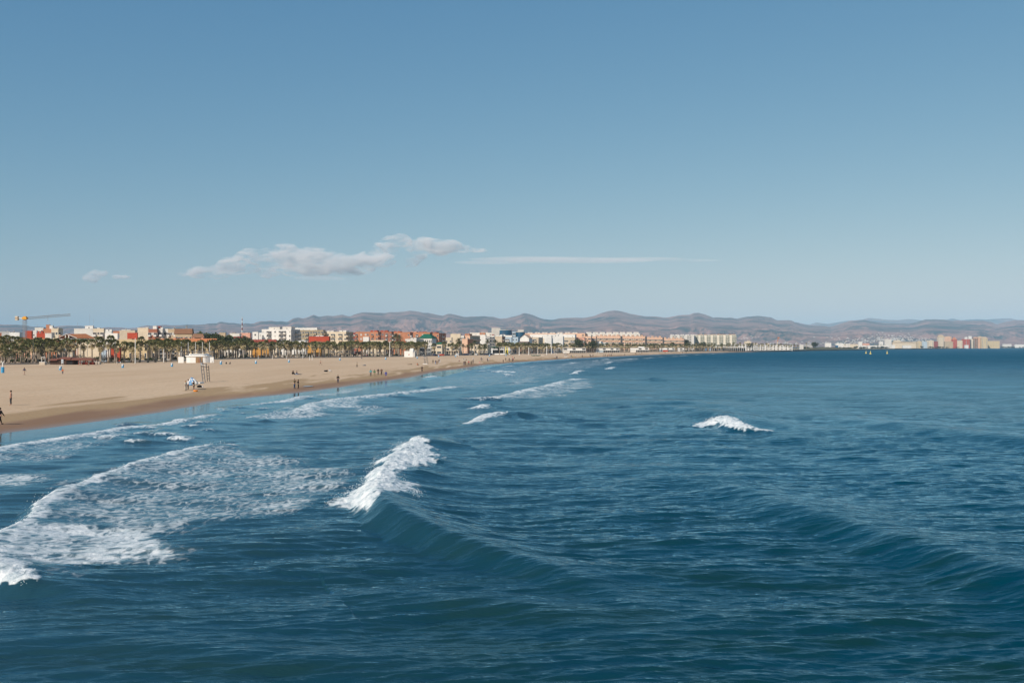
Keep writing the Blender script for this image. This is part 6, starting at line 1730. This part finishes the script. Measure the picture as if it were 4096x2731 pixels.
# white masts, flagpoles, lamp posts
def mast(u, v0_, v1_, r, label, grp=None, m_=m_wht, base=None, cross=None, name='mast', cat='mast'):
    p = gp(u, v0_) if base is None else Vector((kx(u)*base, base, GZ))
    h = zat(v1_, p.y) - p.z
    t = thing(name, label, cat, p, 0, grp)
    MB().tube((0,0,0), (0,0,h), r, r*.7, 8).obj('pole', m_, t)
    MB().tube((0,0,-.05), (0,0,.25), r*2, r*2, 8).obj('foot', m_wall, t)
    if cross: MB().box(-cross, cross, -.08, .08, h-.25, h-.1).obj('lamp_arm', m_, t); 
    return t, h
mast(541, 1455, 1352, .17, 'tall white mast on the sand left of the round kiosk')
mast(655, 1451, 1395, .16, 'shorter white mast left of the round kiosk')
for k, u in enumerate((725,753,782,810,838)):
    mast(u, 1447, 1368, .14, ordn[k] + ' from the left of five white flagpoles behind the round kiosk', 'white flagpoles behind the round kiosk', base=458, name='flagpole', cat='flagpole')
t, h = mast(1559, 1428, 1365, .22, 'tall white lamp mast left of the first aid hut', cross=1.2, base=640)
for u, v0_, v1_, c in [(2077,1422,1388,'white'),(2115,1420,1388,'white'),(2187,1420,1384,'white'),(2206,1417,1387,'white'),(2092,1416,1386,'tan')]:
    mast(u, v0_, v1_, .3, {2077:'white pole left of the boats, nearest the yellow poles',2115:'white pole directly left of the beached boats',2187:'tall white pole right of the beached boats',2206:'shorter white pole farthest right of the boats',2092:'tan pole set back left of the boats'}[u], m_=m_wht if c == 'white' else M_('cream'))
m_yp = mat('yellow paint', (.75, .62, .05), .5, .4, .1, 1)
for u, lb in ((2023,'left yellow pole before the white pavilion'),(2030.5,'right shorter yellow pole before the white pavilion')):
    mast(u, 1419, 1387 if u < 2025 else 1391, .42, lb, 'pair of yellow poles', m_=m_yp)
for u, Y in ((133,388),(415,392),(322,395),(350,398),(589,412),(592,430),(460,400),(1077,560),(1230,600)):
    mast(u, 0, 1366 if u < 400 else 1372, .09, 'dark thin lamp post %s' % {133:'rising left of the brown hut',415:'right of the pergola palms',322:'behind the pergola, left',350:'behind the pergola, right',589:'before the yellow annex, left',592:'before the yellow annex, right',460:'near the red house',1077:'among the middle palms, left',1230:'by the volleyball posts'}[u],
         m_=m_rail, base=Y, name='lamp_post', cat='lamp post')
# volleyball posts
for u, v0_, v1_, lb in [(1033,1437,1420,'leftmost white volleyball post'),(1090,1437,1420,'second white volleyball post'),(1147,1437,1421,'third white volleyball post'),(1210,1435,1420,'fourth white volleyball post, near a bin'),(1238,1442,1420,'left post of the close white pair'),(1249,1442,1420,'right post of the close white pair'),
  (468,1455,1446,'left short white post right of the pergola'),(482,1455,1446,'right short white post right of the pergola')]:
    mast(u, v0_, v1_, .12, lb, 'white sports posts on the sand')
# goals
def goal(u0, u1, v, vt, label):
    p, q = gp(u0, v), gp(u1, v); c = (p+q)/2; w = (q-p).length/2; h = zat(vt, c.y)-c.z
    t = thing('goal', label, 'goal', c, math.atan2(q.y-p.y, q.x-p.x))
    for s in (-1, 1):
        MB().tube((s*w,0,0), (s*w,0,h), .10, .10, 6).obj('post', m_wht, t); MB().tube((s*w,0,h), (s*w,1.2,0), .06, .06, 5).obj('stay', m_wht, t)
    MB().tube((-w,0,h), (w,0,h), .10, .10, 6).obj('crossbar', m_wht, t)
goal(2217, 2226, 1417, 1412, 'small white goal right of the beached boats')
goal(2385, 2394, 1415, 1407, 'small white goal before the second kiosk')
goal(1826, 1834, 1427, 1412, 'white shower frame like a narrow goal before the beige hotel')

# lifeguard ladders
def guard_chair(lb, f0, f1, t0, t1, slab, seat_v, small=False):
    """two slanting legs: foot pixels f, top pixels t"""
    a, c = gp(*f0), gp(*f1); Y = (a.y+c.y)/2
    o = (a+c)/2; t = thing('lifeguard_chair', lb, 'lifeguard chair', o)
    T0 = Vector((kx(t0[0])*Y, Y+1.6, zat(t0[1], Y+1.6))); T1 = Vector((kx(t1[0])*Y, Y+1.6, zat(t1[1], Y+1.6)))
    r = .075; m_metal = mat('dark steel tube', (.13, .13, .13), .5, .4, .1, 2)
    L = lambda p: p - o
    for p, q in ((a, T0), (c, T1)):
        p, q = L(p), L(q)
        MB().tube(p, q, r, r, 6).obj('leg', m_metal, t)
        MB().tube(p + Vector((.38, .25, 0)), p.lerp(q, .88) + Vector((.38, .25, 0)), r, r, 6).obj('leg', m_metal, t)
        for k in range(5 if not small else 3):
            e = p.lerp(q, .15+.16*k); MB().tube(e, e + Vector((.38, .25, .05)), r*.6, r*.6, 5).obj('rung', m_metal, t)
    p0, q0, p1, q1 = L(a), L(T0), L(c), L(T1)
    for k in (.62, .72): MB().tube(p0.lerp(q0, k), p1.lerp(q1, k*1.28 if k*1.28 < 1 else .98), r*.7, r*.7, 5).obj('crossbar', m_metal, t)
    s_ = p0.lerp(q0, .66)
    MB().box(s_.x, s_.x+.95, s_.y-.1, s_.y+.5, s_.z, s_.z+.08).box(s_.x, s_.x+.08, s_.y-.1, s_.y+.5, s_.z, s_.z+.55).obj('seat', m_wht, t)
    b0, b1 = L(gp(*slab[0])), L(gp(*slab[1]))
    MB().box(b0.x, b1.x, b0.y-1.2, b0.y+1.4, -.2, .22).obj('base_slab', m_wht, t)
guard_chair('tall leaning lifeguard chair frame on a white slab behind the kite', (812,1529), (830,1525), (790,1427), (815,1453), ((797,1533),(832,1530)), 1463)
guard_chair('smaller lifeguard chair frame on a slab right of the first aid hut', (1699,1455), (1709,1455), (1693,1420), (1703,1420), ((1692,1456),(1711,1456)), 1426, True)
guard_chair('thin far lifeguard ladder before the first two-storey kiosk', (2261,1426), (2266,1426), (2256,1408), (2262,1408), ((2257,1426),(2268,1426)), 1412, True)

# kite
def kite():
    c = gp(765, 1556); Y = c.y
    t = thing('kite', 'large light blue and white beach kite held up by three people', 'kite', c)
    def q(u, v, dy): return Vector((kx(u)*(Y+dy)-c.x, dy, zat(v, Y+dy)-c.z))
    ol = [q(746,1538,.6), q(763,1509,1.2), q(775,1511,1.0), q(794,1532,.2), q(792,1538,0), q(772,1541,.1), q(752,1542,.5)]
    mid = sum(ol, Vector())/len(ol) + Vector((0,-.5,.25))
    b = MB()
    for i in range(len(ol)):
        a, d = ol[i], ol[(i+1) % len(ol)]
        ma, md = a.lerp(mid, .5)+Vector((0,-.12,.08)), d.lerp(mid, .5)+Vector((0,-.12,.08))
        b.m = i % 2 if i != 3 else 0
        b.poly([a, d, md, ma]); b.m = 1 if i not in (1, 4) else 0; b.poly([ma, md, mid])
    me = b.mesh('sail', M_('white'), M_('sky'), smooth=True)
    o = link('sail', me, t); s = o.modifiers.new('t', 'SOLIDIFY'); s.thickness = .03
    for i in (0, 1, 3): MB().tube(ol[i], mid, .02, .02, 5).obj('spar', m_rail, t)
kite()
def bag(u, v, s_, col, lb, cat='bag', n_=4):
    p = gp(u, v); t = thing('bag', lb, cat, p)
    b = MB()
    for k in range(n_): b.ell((rnd.uniform(-.5,.5)*s_, rnd.uniform(-.2,.2)*s_, .12*s_+.1*k*s_*.5), (.38*s_, .28*s_, .20*s_), 10, 6)
    b.obj('body', cloth(col), t, smooth=True)
    MB().tube((-.3*s_,0,.3*s_), (.3*s_,0,.36*s_), .03, .03, 5).obj('handle', cloth('darkgrey'), t)
bag(796, 1549, .95, 'black', 'heap of black bags on the sand right of the kite')
bag(805, 1549, .5, 'white', 'white bag at the right end of the black heap')
bag(1304, 1486, 1.0, 'black', 'black bag left of the white seated figure')
bag(1455, 1463, 1.0, 'grey', 'grey towel bundle on the far dry sand')
p = gp(783, 1566); t = thing('bucket', 'orange bucket toy on the sand before the kite', 'toy', p)
MB().ring([(0,.0),(.32,.0),(.40,.30),(.37,.30),(.30,.04)], 14).obj('tub', mat('orange plastic', (.85,.28,.02), .5, .4), t); MB().tube((-.38,0,.3), (.38,0,.34), .02, .02, 5).obj('handle', m_wht, t)
# puddle on the wet sand
def puddle():
    b = MB(); pts = []
    for i in range(28):
        a = 2*math.pi*i/28; u = 1232 + 21*math.cos(a)*(1+.15*math.sin(3*a)); v = 1545.5 + 2.2*math.sin(a)
        p = gp(u, v); pts.append((p.x, p.y, float(ground_z(p.x, p.y)) + .05))
    zc = sum(p[2] for p in pts)/len(pts)
    b.poly([(p[0], p[1], zc+.01) for p in pts])
    m = mat('still water', (.03,.05,.06), .02, .5, .05)
    link('puddle', b.mesh('puddle', m), kind='structure')
puddle()

# stone blocks, information board
for u, v, w_, h_, lb in [(172,1459,2.2,1.1,'pale stone block with a frame left of the brown hut'),(392,1456,1.9,.9,'pale stone block right of the pergola'),(672,1444,2.0,.9,'pale stone block near the short white mast'),(3,1449,1.2,.5,'small stone block at the left edge')]:
    p = gp(u, v); t = thing('stone_block', lb, 'block', p, math.radians(-8))
    MB().box(-w_/2, w_/2, -.6, .6, -.1, h_*.9).obj('block', m_wall, t); MB().box(-w_/2-.06, w_/2+.06, -.66, .66, h_*.9, h_).obj('cap', m_wht, t)
    if u == 172:
        for s in (-1, 1): MB().tube((s*.7,.2,h_), (s*.7,.2,h_+1.7), .07, .07, 6).obj('upright', m_wht, t)
        MB().tube((-.7,.2,h_+1.7), (.7,.2,h_+1.7), .07, .07, 6).obj('crossbar', m_wht, t)
p = gp(249.5, 1465); t = thing('notice_board', 'white notice board on two legs before the brown hut', 'sign', p)
for s in (-1, 1): MB().tube((s*.25,0,0), (s*.25,0,1.2), .05, .05, 6).obj('leg', m_wht, t)
MB().box(-.34, .34, -.04, .04, 1.1, 2.3).obj('panel', mat('board face', (.62,.68,.72), .5, .4), t)
MB().box(-.24, .24, -.05, -.042, 1.9, 2.15).box(-.24, .24, -.05, -.042, 1.35, 1.8).obj('print', mat('board print', (.30,.38,.45), .5, .4), t)
MB().box(-.38, .38, -.06, .06, 2.3, 2.36).obj('frame', m_wht, t)
# planters in front of the palms
pl = MB().ring([(0,0),(.55,0),(.75,.75),(.62,.75),(.5,.6),(0,.6)], 12).mesh('bowl', m_wall)
pf = MB().ell((0,0,.75), (.5,.5,.25), 8, 5, jit=.3).mesh('plant', m_leaf)
r_ = random.Random(3)
for k in range(34):
    Yq = 380 + k*33; X = float(prom_X(Yq)) - 1.6; u = X/Yq*F+2048
    zt = 'left of the round kiosk' if u < 700 else 'between round kiosk and first aid hut' if u < 1620 else 'along the open square' if u < 2000 else 'near the white kiosks'
    t = thing('planter', 'pale stone planter bowl on the promenade edge ' + zt, 'planter', (X, Yq, 1.6), 0, 'stone planters ' + zt); t.scale = (1.3,)*3
    link('bowl', pl, t); link('plant', pf, t)

# brown beach hut with pergola
def brown_hut():
    c = gp(200, 1458); Y = c.y; k = lambda u: (kx(u)-kx(200))*Y; z = lambda v: zat(v, Y)-c.z
    t = thing('beach_hut', 'dark brown timber beach hut with reddish roof and open pergola', 'hut', c)
    mw = mat('dark stained timber', (.075, .045, .035), .8, .2, .3, 1.5); mr = mat('red brown roof', (.23, .09, .06), .8, .2, .2, .8); mp = mat('red timber', (.28, .06, .04), .8, .2, .2, 1)
    def walls(x0, x1, y0, y1, z1):
        wl_ = MB().box(x0, x1, y0, y1, -.2, z1).obj('wall', mw, t)
        n_ = int((x1-x0)/.6)
        bm = MB().box(0, .5, -.03, 0, 0, z1-.05).mesh('board', mw)
        for i in range(n_): link('board', bm, wl_, (x0+.05+i*(x1-x0)/n_, y0-.004, 0))
    walls(k(200), k(266), 0, 5, z(1440)); walls(k(232), k(272), .6, 5.5, z(1434))
    MB().box(k(266), k(291), .2, 4.6, -.2, z(1440)).obj('wall', mw, t)
    MB().box(k(268), k(289), .1, .2-.003, 0, z(1441)).obj('doorway', m_dark, t)  # near-black slab on the wall, painting the shade inside the doorway
    def roof(x0, x1, y0, y1, za, zb, zc):
        b = MB(); ym = (y0+y1)/2; i_ = min(2.2, (x1-x0)*.2)
        b.poly([(x0,y0,za),(x1,y0,za),(x1-i_,ym,zb),(x0+i_,ym,zb)]); b.poly([(x1,y1,za),(x0,y1,za),(x0+i_,ym,zb),(x1-i_,ym,zb)])
        b.poly([(x0,y1,za),(x0,y0,za),(x0+i_,ym,zb)]); b.poly([(x1,y0,za),(x1,y1,za),(x1-i_,ym,zb)]); b.box(x0,x1,y0,y1,za-.18,za-.01)
        b.obj('roof', mr, t)
    roof(k(195), k(231), -.8, 6, z(1440), z(1434), 0); roof(k(229), k(284), -.6, 6.5, z(1435), z(1427.5), 0); roof(k(265), k(372), -.6, 5.5, z(1438.5), z(1431), 0)
    for u in (314, 321, 343, 348, 371):
        MB().box(k(u)-.09, k(u)+.09, .1, .28, 0, z(1438)).obj('post', mp, t); MB().box(k(u)-.09, k(u)+.09, 4.4, 4.58, 0, z(1438)).obj('post', mp, t)
    for k_ in range(4): MB().tube((k(348+7*k_), 2, z(1431)-.4), (k(352+9*k_), 2, .2), .06, .06, 5).obj('brace', mp, t)
    for u in (330, 360): MB().box(k(u)-.9, k(u)+.9, 1.5, 2.6, 0, .75).obj('bench', mp, t)
brown_hut()
# white round kiosk
def round_kiosk():
    c = gp(786, 1451); Y = c.y; k = lambda u: (kx(u)-kx(786))*Y; z = lambda v: zat(v, Y)-c.z
    t = thing('beach_kiosk', 'white beach kiosk with rounded ends, brown doors and side screens', 'kiosk', c)
    x0, x1 = k(737), k(834); D = 6.0; H = z(1426)
    def stad(x0, x1, D, n_=10, y0=0):
        r = D/2; pts = []
        for i in range(n_+1): a = -math.pi/2 + math.pi*i/n_; pts.append((x1-r*.8+r*.8*math.cos(a), y0+r+r*math.sin(a)))
        for i in range(n_+1): a = math.pi/2 + math.pi*i/n_; pts.append((x0+r*.8+r*.8*math.cos(a), y0+r+r*math.sin(a)))
        return pts
    MB().prism(stad(x0, x1, D), -.2, H).obj('wall', m_wht, t)
    MB().prism(stad(x0-.35, x1+.35, D+.7, y0=-.35), H, H+.45).obj('roof', m_wht, t)
    MB().prism(stad(k(748), k(826), D-1.6, y0=.8), H+.45, z(1415)).obj('upper_roof', m_wht, t)
    MB().box(k(758), k(820), .74, .80, H+.75, z(1417)).obj('vent_window', m_glass, t)
    md = mat('brown door timber', (.30, .19, .10), .8, .2, .3, 1); 
    MB().box(k(783), k(811), -.06, -.003, 0, H-.15).obj('door_panel', md, t)
    MB().box(k(793), k(803), -.12, -.065, 0, H*.68).obj('door', M_('brown'), t)
    MB().box(k(711), k(733), .5, .75, -.2, z(1427)).obj('screen_wall', m_wht, t)
    MB().box(k(838), k(853), .5, .75, -.2, z(1428)).obj('screen_wall', m_wht, t)
    for u in (836, 847): MB().tube((k(u), -1.2, 0), (k(u), -1.2, z(1429)), .11, .11, 8).obj('post', m_wht, t)
round_kiosk()
def pergola():
    Y = 456; c = Vector((kx(716)*Y, Y, GZ)); k = lambda u: (kx(u)-kx(716))*Y; z = lambda v: zat(v, Y)-GZ
    t = thing('pergola', 'dark steel pergola frame behind the white round kiosk', 'pergola', c)
    MB().box(0, k(845), -.1, .1, z(1408), z(1405.5)).obj('beam', m_rail, t)
    MB().box(0, k(845), 3.9, 4.1, z(1408), z(1405.5)).obj('beam', m_rail, t)
    for i in range(14): MB().box(k(716+i*9.8)-.06, k(716+i*9.8)+.06, -.4, 4.4, z(1405.5), z(1405.5)+.15).obj('slat', m_rail, t)
    for u in (731, 735, 758, 797, 838, 842): MB().tube((k(u), 0, 0), (k(u), 0, z(1407)), .11, .11, 6).obj('post', m_rail, t)
pergola()
# first aid hut
def aid_hut():
    c = gp(1617, 1427.5); Y = c.y; k = lambda u: (kx(u)-kx(1617))*Y; z = lambda v: zat(v, Y)-c.z
    t = thing('first_aid_hut', 'white first aid hut with a small tower and a red cross', 'hut', c, math.radians(-3))
    MB().box(0, k(1652), 0, 6, -.2, z(1404.5)).obj('wall', m_wht, t)
    MB().box(k(1640), k(1652.5), .8, 4, z(1404.5), z(1393)).obj('tower', m_wht, t)
    MB().box(k(1652)+.003, k(1660), .3, 5, -.2, z(1405)).obj('annex', M_('grey'), t)
    MB().box(k(1653), k(1658.5), .22, .297, 0, z(1411)).obj('door', M_('offwhite'), t)
    rc = mat('red sign paint', (.45, .05, .03), .6, .3)
    x, zz = k(1636), z(1418)
    MB().box(x-.14, x+.14, -.02, -.003, zz-.45, zz+.45).box(x-.45, x-.14, -.02, -.003, zz-.14, zz+.14).box(x+.14, x+.45, -.02, -.003, zz-.14, zz+.14).obj('red_cross', rc, t)
    MB().box(k(1628)-.15, k(1628)+.15, -.02, -.003, z(1411)-.12, z(1411)+.12).obj('small_sign', M_('orange'), t)
    MB().box(-.08, k(1652)+.08, -.08, 6.08, z(1404.5), z(1404.5)+.12).obj('parapet', m_wht, t)
aid_hut()
# white framed glass pavilion by the square
def glass_pavilion():
    Y = 822; k = lambda u: (kx(u)-kx(1968))*Y; c = Vector((kx(1968)*Y, Y, GZ)); z = lambda v: zat(v, Y)-GZ
    t = thing('glass_pavilion', 'white framed restaurant pavilion with tall dark windows and green canopy', 'pavilion', c)
    for a, d in ((1968,1994),(1994,2017),(2019,2036)):
        MB().box(k(a), k(d), .5, 10, 0, z(1389)).obj('hall', m_dark, t)
        for u in (a, d): MB().box(k(u)-.5, k(u)+.5, -.2, .6, 0, z(1388)).obj('pillar', m_wht, t)
        MB().box(k(a)+.5, k(d)-.5, -.1, .5, z(1399), z(1396)).obj('lintel', m_wht, t)
        for q in range(1, 4):
            x = k(a)+(k(d)-k(a))*q/4; MB().box(x-.18, x+.18, 0, .4, z(1396), z(1389)).obj('mullion', m_wht, t)
    MB().box(-1, k(1992), -1, 1.5, z(1389), z(1387)).obj('canopy', M_('green'), t)
    MB().box(k(1993), k(2036), -.6, 10, z(1389), z(1388)).obj('roof', m_wht, t)
    MB().box(-1.5, k(2040), -3, -1, 0, 1.0).obj('terrace_wall', m_wht, t)
glass_pavilion()
# two-storey white beach kiosks
def kiosk(lb, u0, u1, vt, vb, Y, parts, tint='white', red=None):
    k = lambda u: (kx(u)-kx(u0))*Y; c = Vector((kx(u0)*Y, Y, GZ)); z = lambda v: zat(v, Y)-GZ
    t = thing('beach_kiosk', lb, 'kiosk', c, math.radians(-4))
    W = k(u1); H = z(vt); D = 9; mid = H*.52
    MB().box(0, W, .8, D, mid, H-.3).obj('upper_wall', m_wht, t)
    MB().box(0, W*.30, .8, D, 0, mid-.2).obj('lower_wall', M_('white') if tint == 'white' else M_('ltblue'), t)
    MB().box(W*.30, W, 2.0, D, 0, mid-.2).obj('shop_front', m_glass, t)
    MB().box(-.2, W+.2, 0, D+.2, mid-.2, mid).obj('floor_slab', m_wht, t)
    MB().box(-.3, W+.3, -.1, D+.3, H-.3, H).obj('roof', m_wht, t)
    n_ = 9
    for i in range(n_): MB().box(W*(.30+.70*i/(n_-1))-.12, W*(.30+.70*i/(n_-1))+.12, .9, 1.2, 0, mid-.2).obj('pillar', m_wht, t)
    for a, d in parts:
        x0, x1 = W*a, W*d
        MB().box(x0, x1, .72, .797, mid+.5, H-.6).obj('window', m_glass, t)
        nn = max(2, int((x1-x0)/1.6))
        for i in range(nn):
            x = x0+(x1-x0)*(i+.5)/nn; MB().tube((x-.5,.2,mid+.3), (x,.3,H-.5), .07, .07, 4).tube((x,.3,H-.5), (x+.5,.2,mid+.3), .07, .07, 4).obj('truss', m_rail, t)
    if red: MB().box(W*red[0], W*red[1], -1.6, .5, 0, mid*.7).obj('red_stall', M_('redwall'), t)
kiosk('first two-storey white beach kiosk, nearest the boats', 2252, 2343, 1391, 1412, 1035, [(.02,.18),(.42,.55),(.84,.98)])
kiosk('second two-storey white beach kiosk with bluish walls', 2386, 2477, 1391.5, 1410, 1130, [(.28,.4),(.62,.74),(.86,.97)], 'b')
kiosk('third white beach kiosk with a raised roof box', 2522, 2595, 1390, 1409, 1190, [(.45,.6),(.8,.95)])
kiosk('violet and white beach kiosk with a small red stall', 2639, 2698, 1390.5, 1406, 1290, [(.5,.62),(.85,.97)], 'b', (.2,.55))
kiosk('last small white beach kiosk before the open pavilion', 2712, 2737, 1390.5, 1402, 1330, [(.3,.7)])
MB_ = MB().box(kx(2556)*1192, kx(2578)*1192, 1193, 1199, zat(1390,1192)-.1, zat(1386.5,1192)).obj('roof_box', m_wht); MB_.parent = next(o for o in bpy.data.objects if o.get('label', '').startswith('third white beach kiosk')); MB_.matrix_parent_inverse = Matrix.Translation(MB_.parent.location).inverted() if False else MB_.parent.matrix_basis.inverted()
# long light pavilion roof far right
def far_pavilion():
    Y = 1450; k = lambda u: (kx(u)-kx(2815))*Y; c = Vector((kx(2815)*Y, Y, GZ)); z = lambda v: zat(v, Y)-GZ
    t = thing('open_pavilion', 'long open white pavilion with slim posts and coloured panels', 'pavilion', c)
    MB().box(0, k(2985), -3, 8, z(1388), z(1386.5)).obj('roof', m_wht, t)
    for i in range(22): MB().tube((k(2818+i*7.7), -2.5, 0), (k(2818+i*7.7), -2.5, z(1388)), .22, .22, 5).obj('post', m_wht, t)
    for u, w_, c_ in ((2820,6,'sky'),(2830,6,'orange'),(2838,5,'sky')): MB().box(k(u), k(u+w_), 0, .3, 0, z(1391)).obj('panel', M_(c_), t)
    MB().box(k(2848), k(2985), 6, 7, 0, z(1392)).obj('glass_wall', m_glass, t)
far_pavilion()
# boats
def boats():
    c = gp(2145, 1424); Y = c.y; k = lambda u: (kx(u)-kx(2145))*Y
    for (ua, ub, dy, lb, mst) in ((2124,2146,0,'green hulled beached sailing catamaran, left one',None),(2141,2163,3,'green hulled beached sailing boat with a tall mast, right one',2151)):
        L = k(ub)-k(ua); t = thing('sailing_boat', lb, 'boat', (kx(ua)*Y+L/2, Y+dy, c.z), math.radians(4), 'boats drawn up on the sand')
        for s in (-.9, .9):
            b = MB(); n_ = 8; sec = []
            for i in range(n_+1):
                q = i/n_; w_ = .34*math.sin(math.pi*min(1, q*1.15+.05))**.6+.02; x = (q-.5)*L; lift = .35*(2*q-1)**2
                sec.append([(x, s-w_, .75+lift*.5), (x, s-w_*.6, .25+lift), (x, s, .08+lift), (x, s+w_*.6, .25+lift), (x, s+w_, .75+lift*.5)])
            for i in range(n_):
                for j in range(4): b.poly([sec[i][j], sec[i+1][j], sec[i+1][j+1], sec[i][j+1]])
                b.poly([sec[i][0], sec[i][4], sec[i+1][4], sec[i+1][0]])
            b.obj('hull', mat('dark green hull', (.01,.09,.04), .4, .5), t)
            MB().box(-L*.48, L*.48, s-.3, s+.3, .86, .93).obj('gunwale', m_wht, t)
        MB().box(-.8, -.6, -.9, .9, .9, 1.0).obj('crossbeam', m_wht, t); MB().box(1.0, 1.2, -.9, .9, .9, 1.0).obj('crossbeam', m_wht, t)
        if mst:
            h = zat(1386, Y)-c.z; MB().tube((k(mst)-k(ua)-L/2, 0, .9), (k(mst)-k(ua)-L/2, 0, h), .14, .09, 6).obj('mast', m_wht, t)
    p = gp(2172, 1423); t = thing('dinghy', 'small white dinghy right of the green boats', 'boat', p)
    MB().ring([(0,0),(.9,.1),(1.3,.7),(1.1,.7),(.8,.25),(0,.2)], 12).obj('hull', m_wht, t); t.scale = (1.9, .8, .9)
    MB().box(-.4,.4,-.5,.5,.5,.6).obj('thwart', m_rail, t)
boats()
# parked cars behind the promenade wall on the square
def car_mesh():
    b = MB(); prof = [(-2.1,.35),(-2.1,.85),(-1.3,.95),(-.75,1.42),(.75,1.42),(1.35,.95),(2.1,.85),(2.1,.35)]
    for s0, s1 in ((-.85,.85),):
        n_ = len(prof)
        for i in range(n_):
            a, c = prof[i], prof[(i+1) % n_]; b.poly([(a[0],s0,a[1]),(a[0],s1,a[1]),(c[0],s1,c[1]),(c[0],s0,c[1])])
        b.poly([(p[0],s0,p[1]) for p in prof]); b.poly([(p[0],s1,p[1]) for p in prof][::-1])
    g = MB(); g.box(-.85,.85,-.88,-.853,.98,1.34); g.box(-.85,.85,.853,.88,.98,1.34); g.poly([(-1.28,-.75,.99),(-.80,-.7,1.38),(-.80,.7,1.38),(-1.28,.75,.99)][::-1]); 
    w = MB().tube((0,-.12,0),(0,.12,0),.32,.32,12)
    return b.mesh('body', m_wht), g.mesh('windows', m_glass), w.mesh('wheel', SHOE)
CB, CG, CW = car_mesh()
cars = [(1690,708,'darkgrey'),(1703,706,'white'),(1714,705,'grey'),(1738,705,'navy'),(1752,708,'grey'),(1766,706,'red'),(1788,706,'darkgrey'),(1830,735,'white'),(1858,744,'darkgrey'),(1864,744,'navy'),(1876,748,'grey'),(1905,752,'white'),(1943,760,'navy'),(1950,762,'darkgrey'),(1957,764,'grey'),(1963,765,'navy')]
cname = dict(darkgrey='dark grey', white='white', grey='grey', navy='dark blue', red='red')
for i, (u, Y, c) in enumerate(cars):
    w_ = 'in front of the glass-fronted restaurant' if u < 1725 else 'before the colonnaded restaurant' if u < 1800 else 'left of the beige hotel arches' if u < 1840 else 'before the beige hotel arches' if u < 1930 else 'left of the white pavilion'
    t = thing('parked_car', f'{ordn[i % 12] if False else ""}{cname[c]} car parked {w_}', 'car', (kx(u)*Y, Y+2, 1.62), math.radians(rnd.choice((0, 5, -6, 80))), 'parked cars on the square')
    o = link('body', CB, t); o.material_slots[0].link = 'OBJECT'; o.material_slots[0].material = cloth(c) if c != 'white' else m_wht
    link('windows', CG, t)
    for x in (-1.3, 1.3):
        for y in (-.78, .78): link('wheel', CW, t, (x, y, .32))
# yellow buoys
m_by = mat('yellow buoy', (.75, .60, .16), .5, .4, .1, 1)
for u, vb, vt, lb in ((3464,1414,1402,'leftmost yellow buoy with a conical top mark'),(3482,1416,1402.5,'middle yellow buoy, closest to the camera'),(3548.5,1415,1402,'rightmost yellow buoy, standing apart')):
    x, y = onplane(u, vb, 0); t = thing('buoy', lb, 'buoy', (x, y, 0), 0, 'yellow buoys off the far beach')
    s_ = (zat(vt, y))/3.4
    MB().ring([(0,-.3*s_),(.9*s_,-.3*s_),(1.0*s_,.3*s_),(.85*s_,.8*s_),(0,.95*s_)], 12).obj('float', m_by, t, smooth=True)
    MB().tube((0,0,.8*s_), (0,0,2.6*s_), .42*s_, .22*s_, 8).obj('tower', m_by, t)
    MB().tube((0,0,2.5*s_), (0,0,3.4*s_), .34*s_, .05, 8).obj('top_mark', m_by, t)
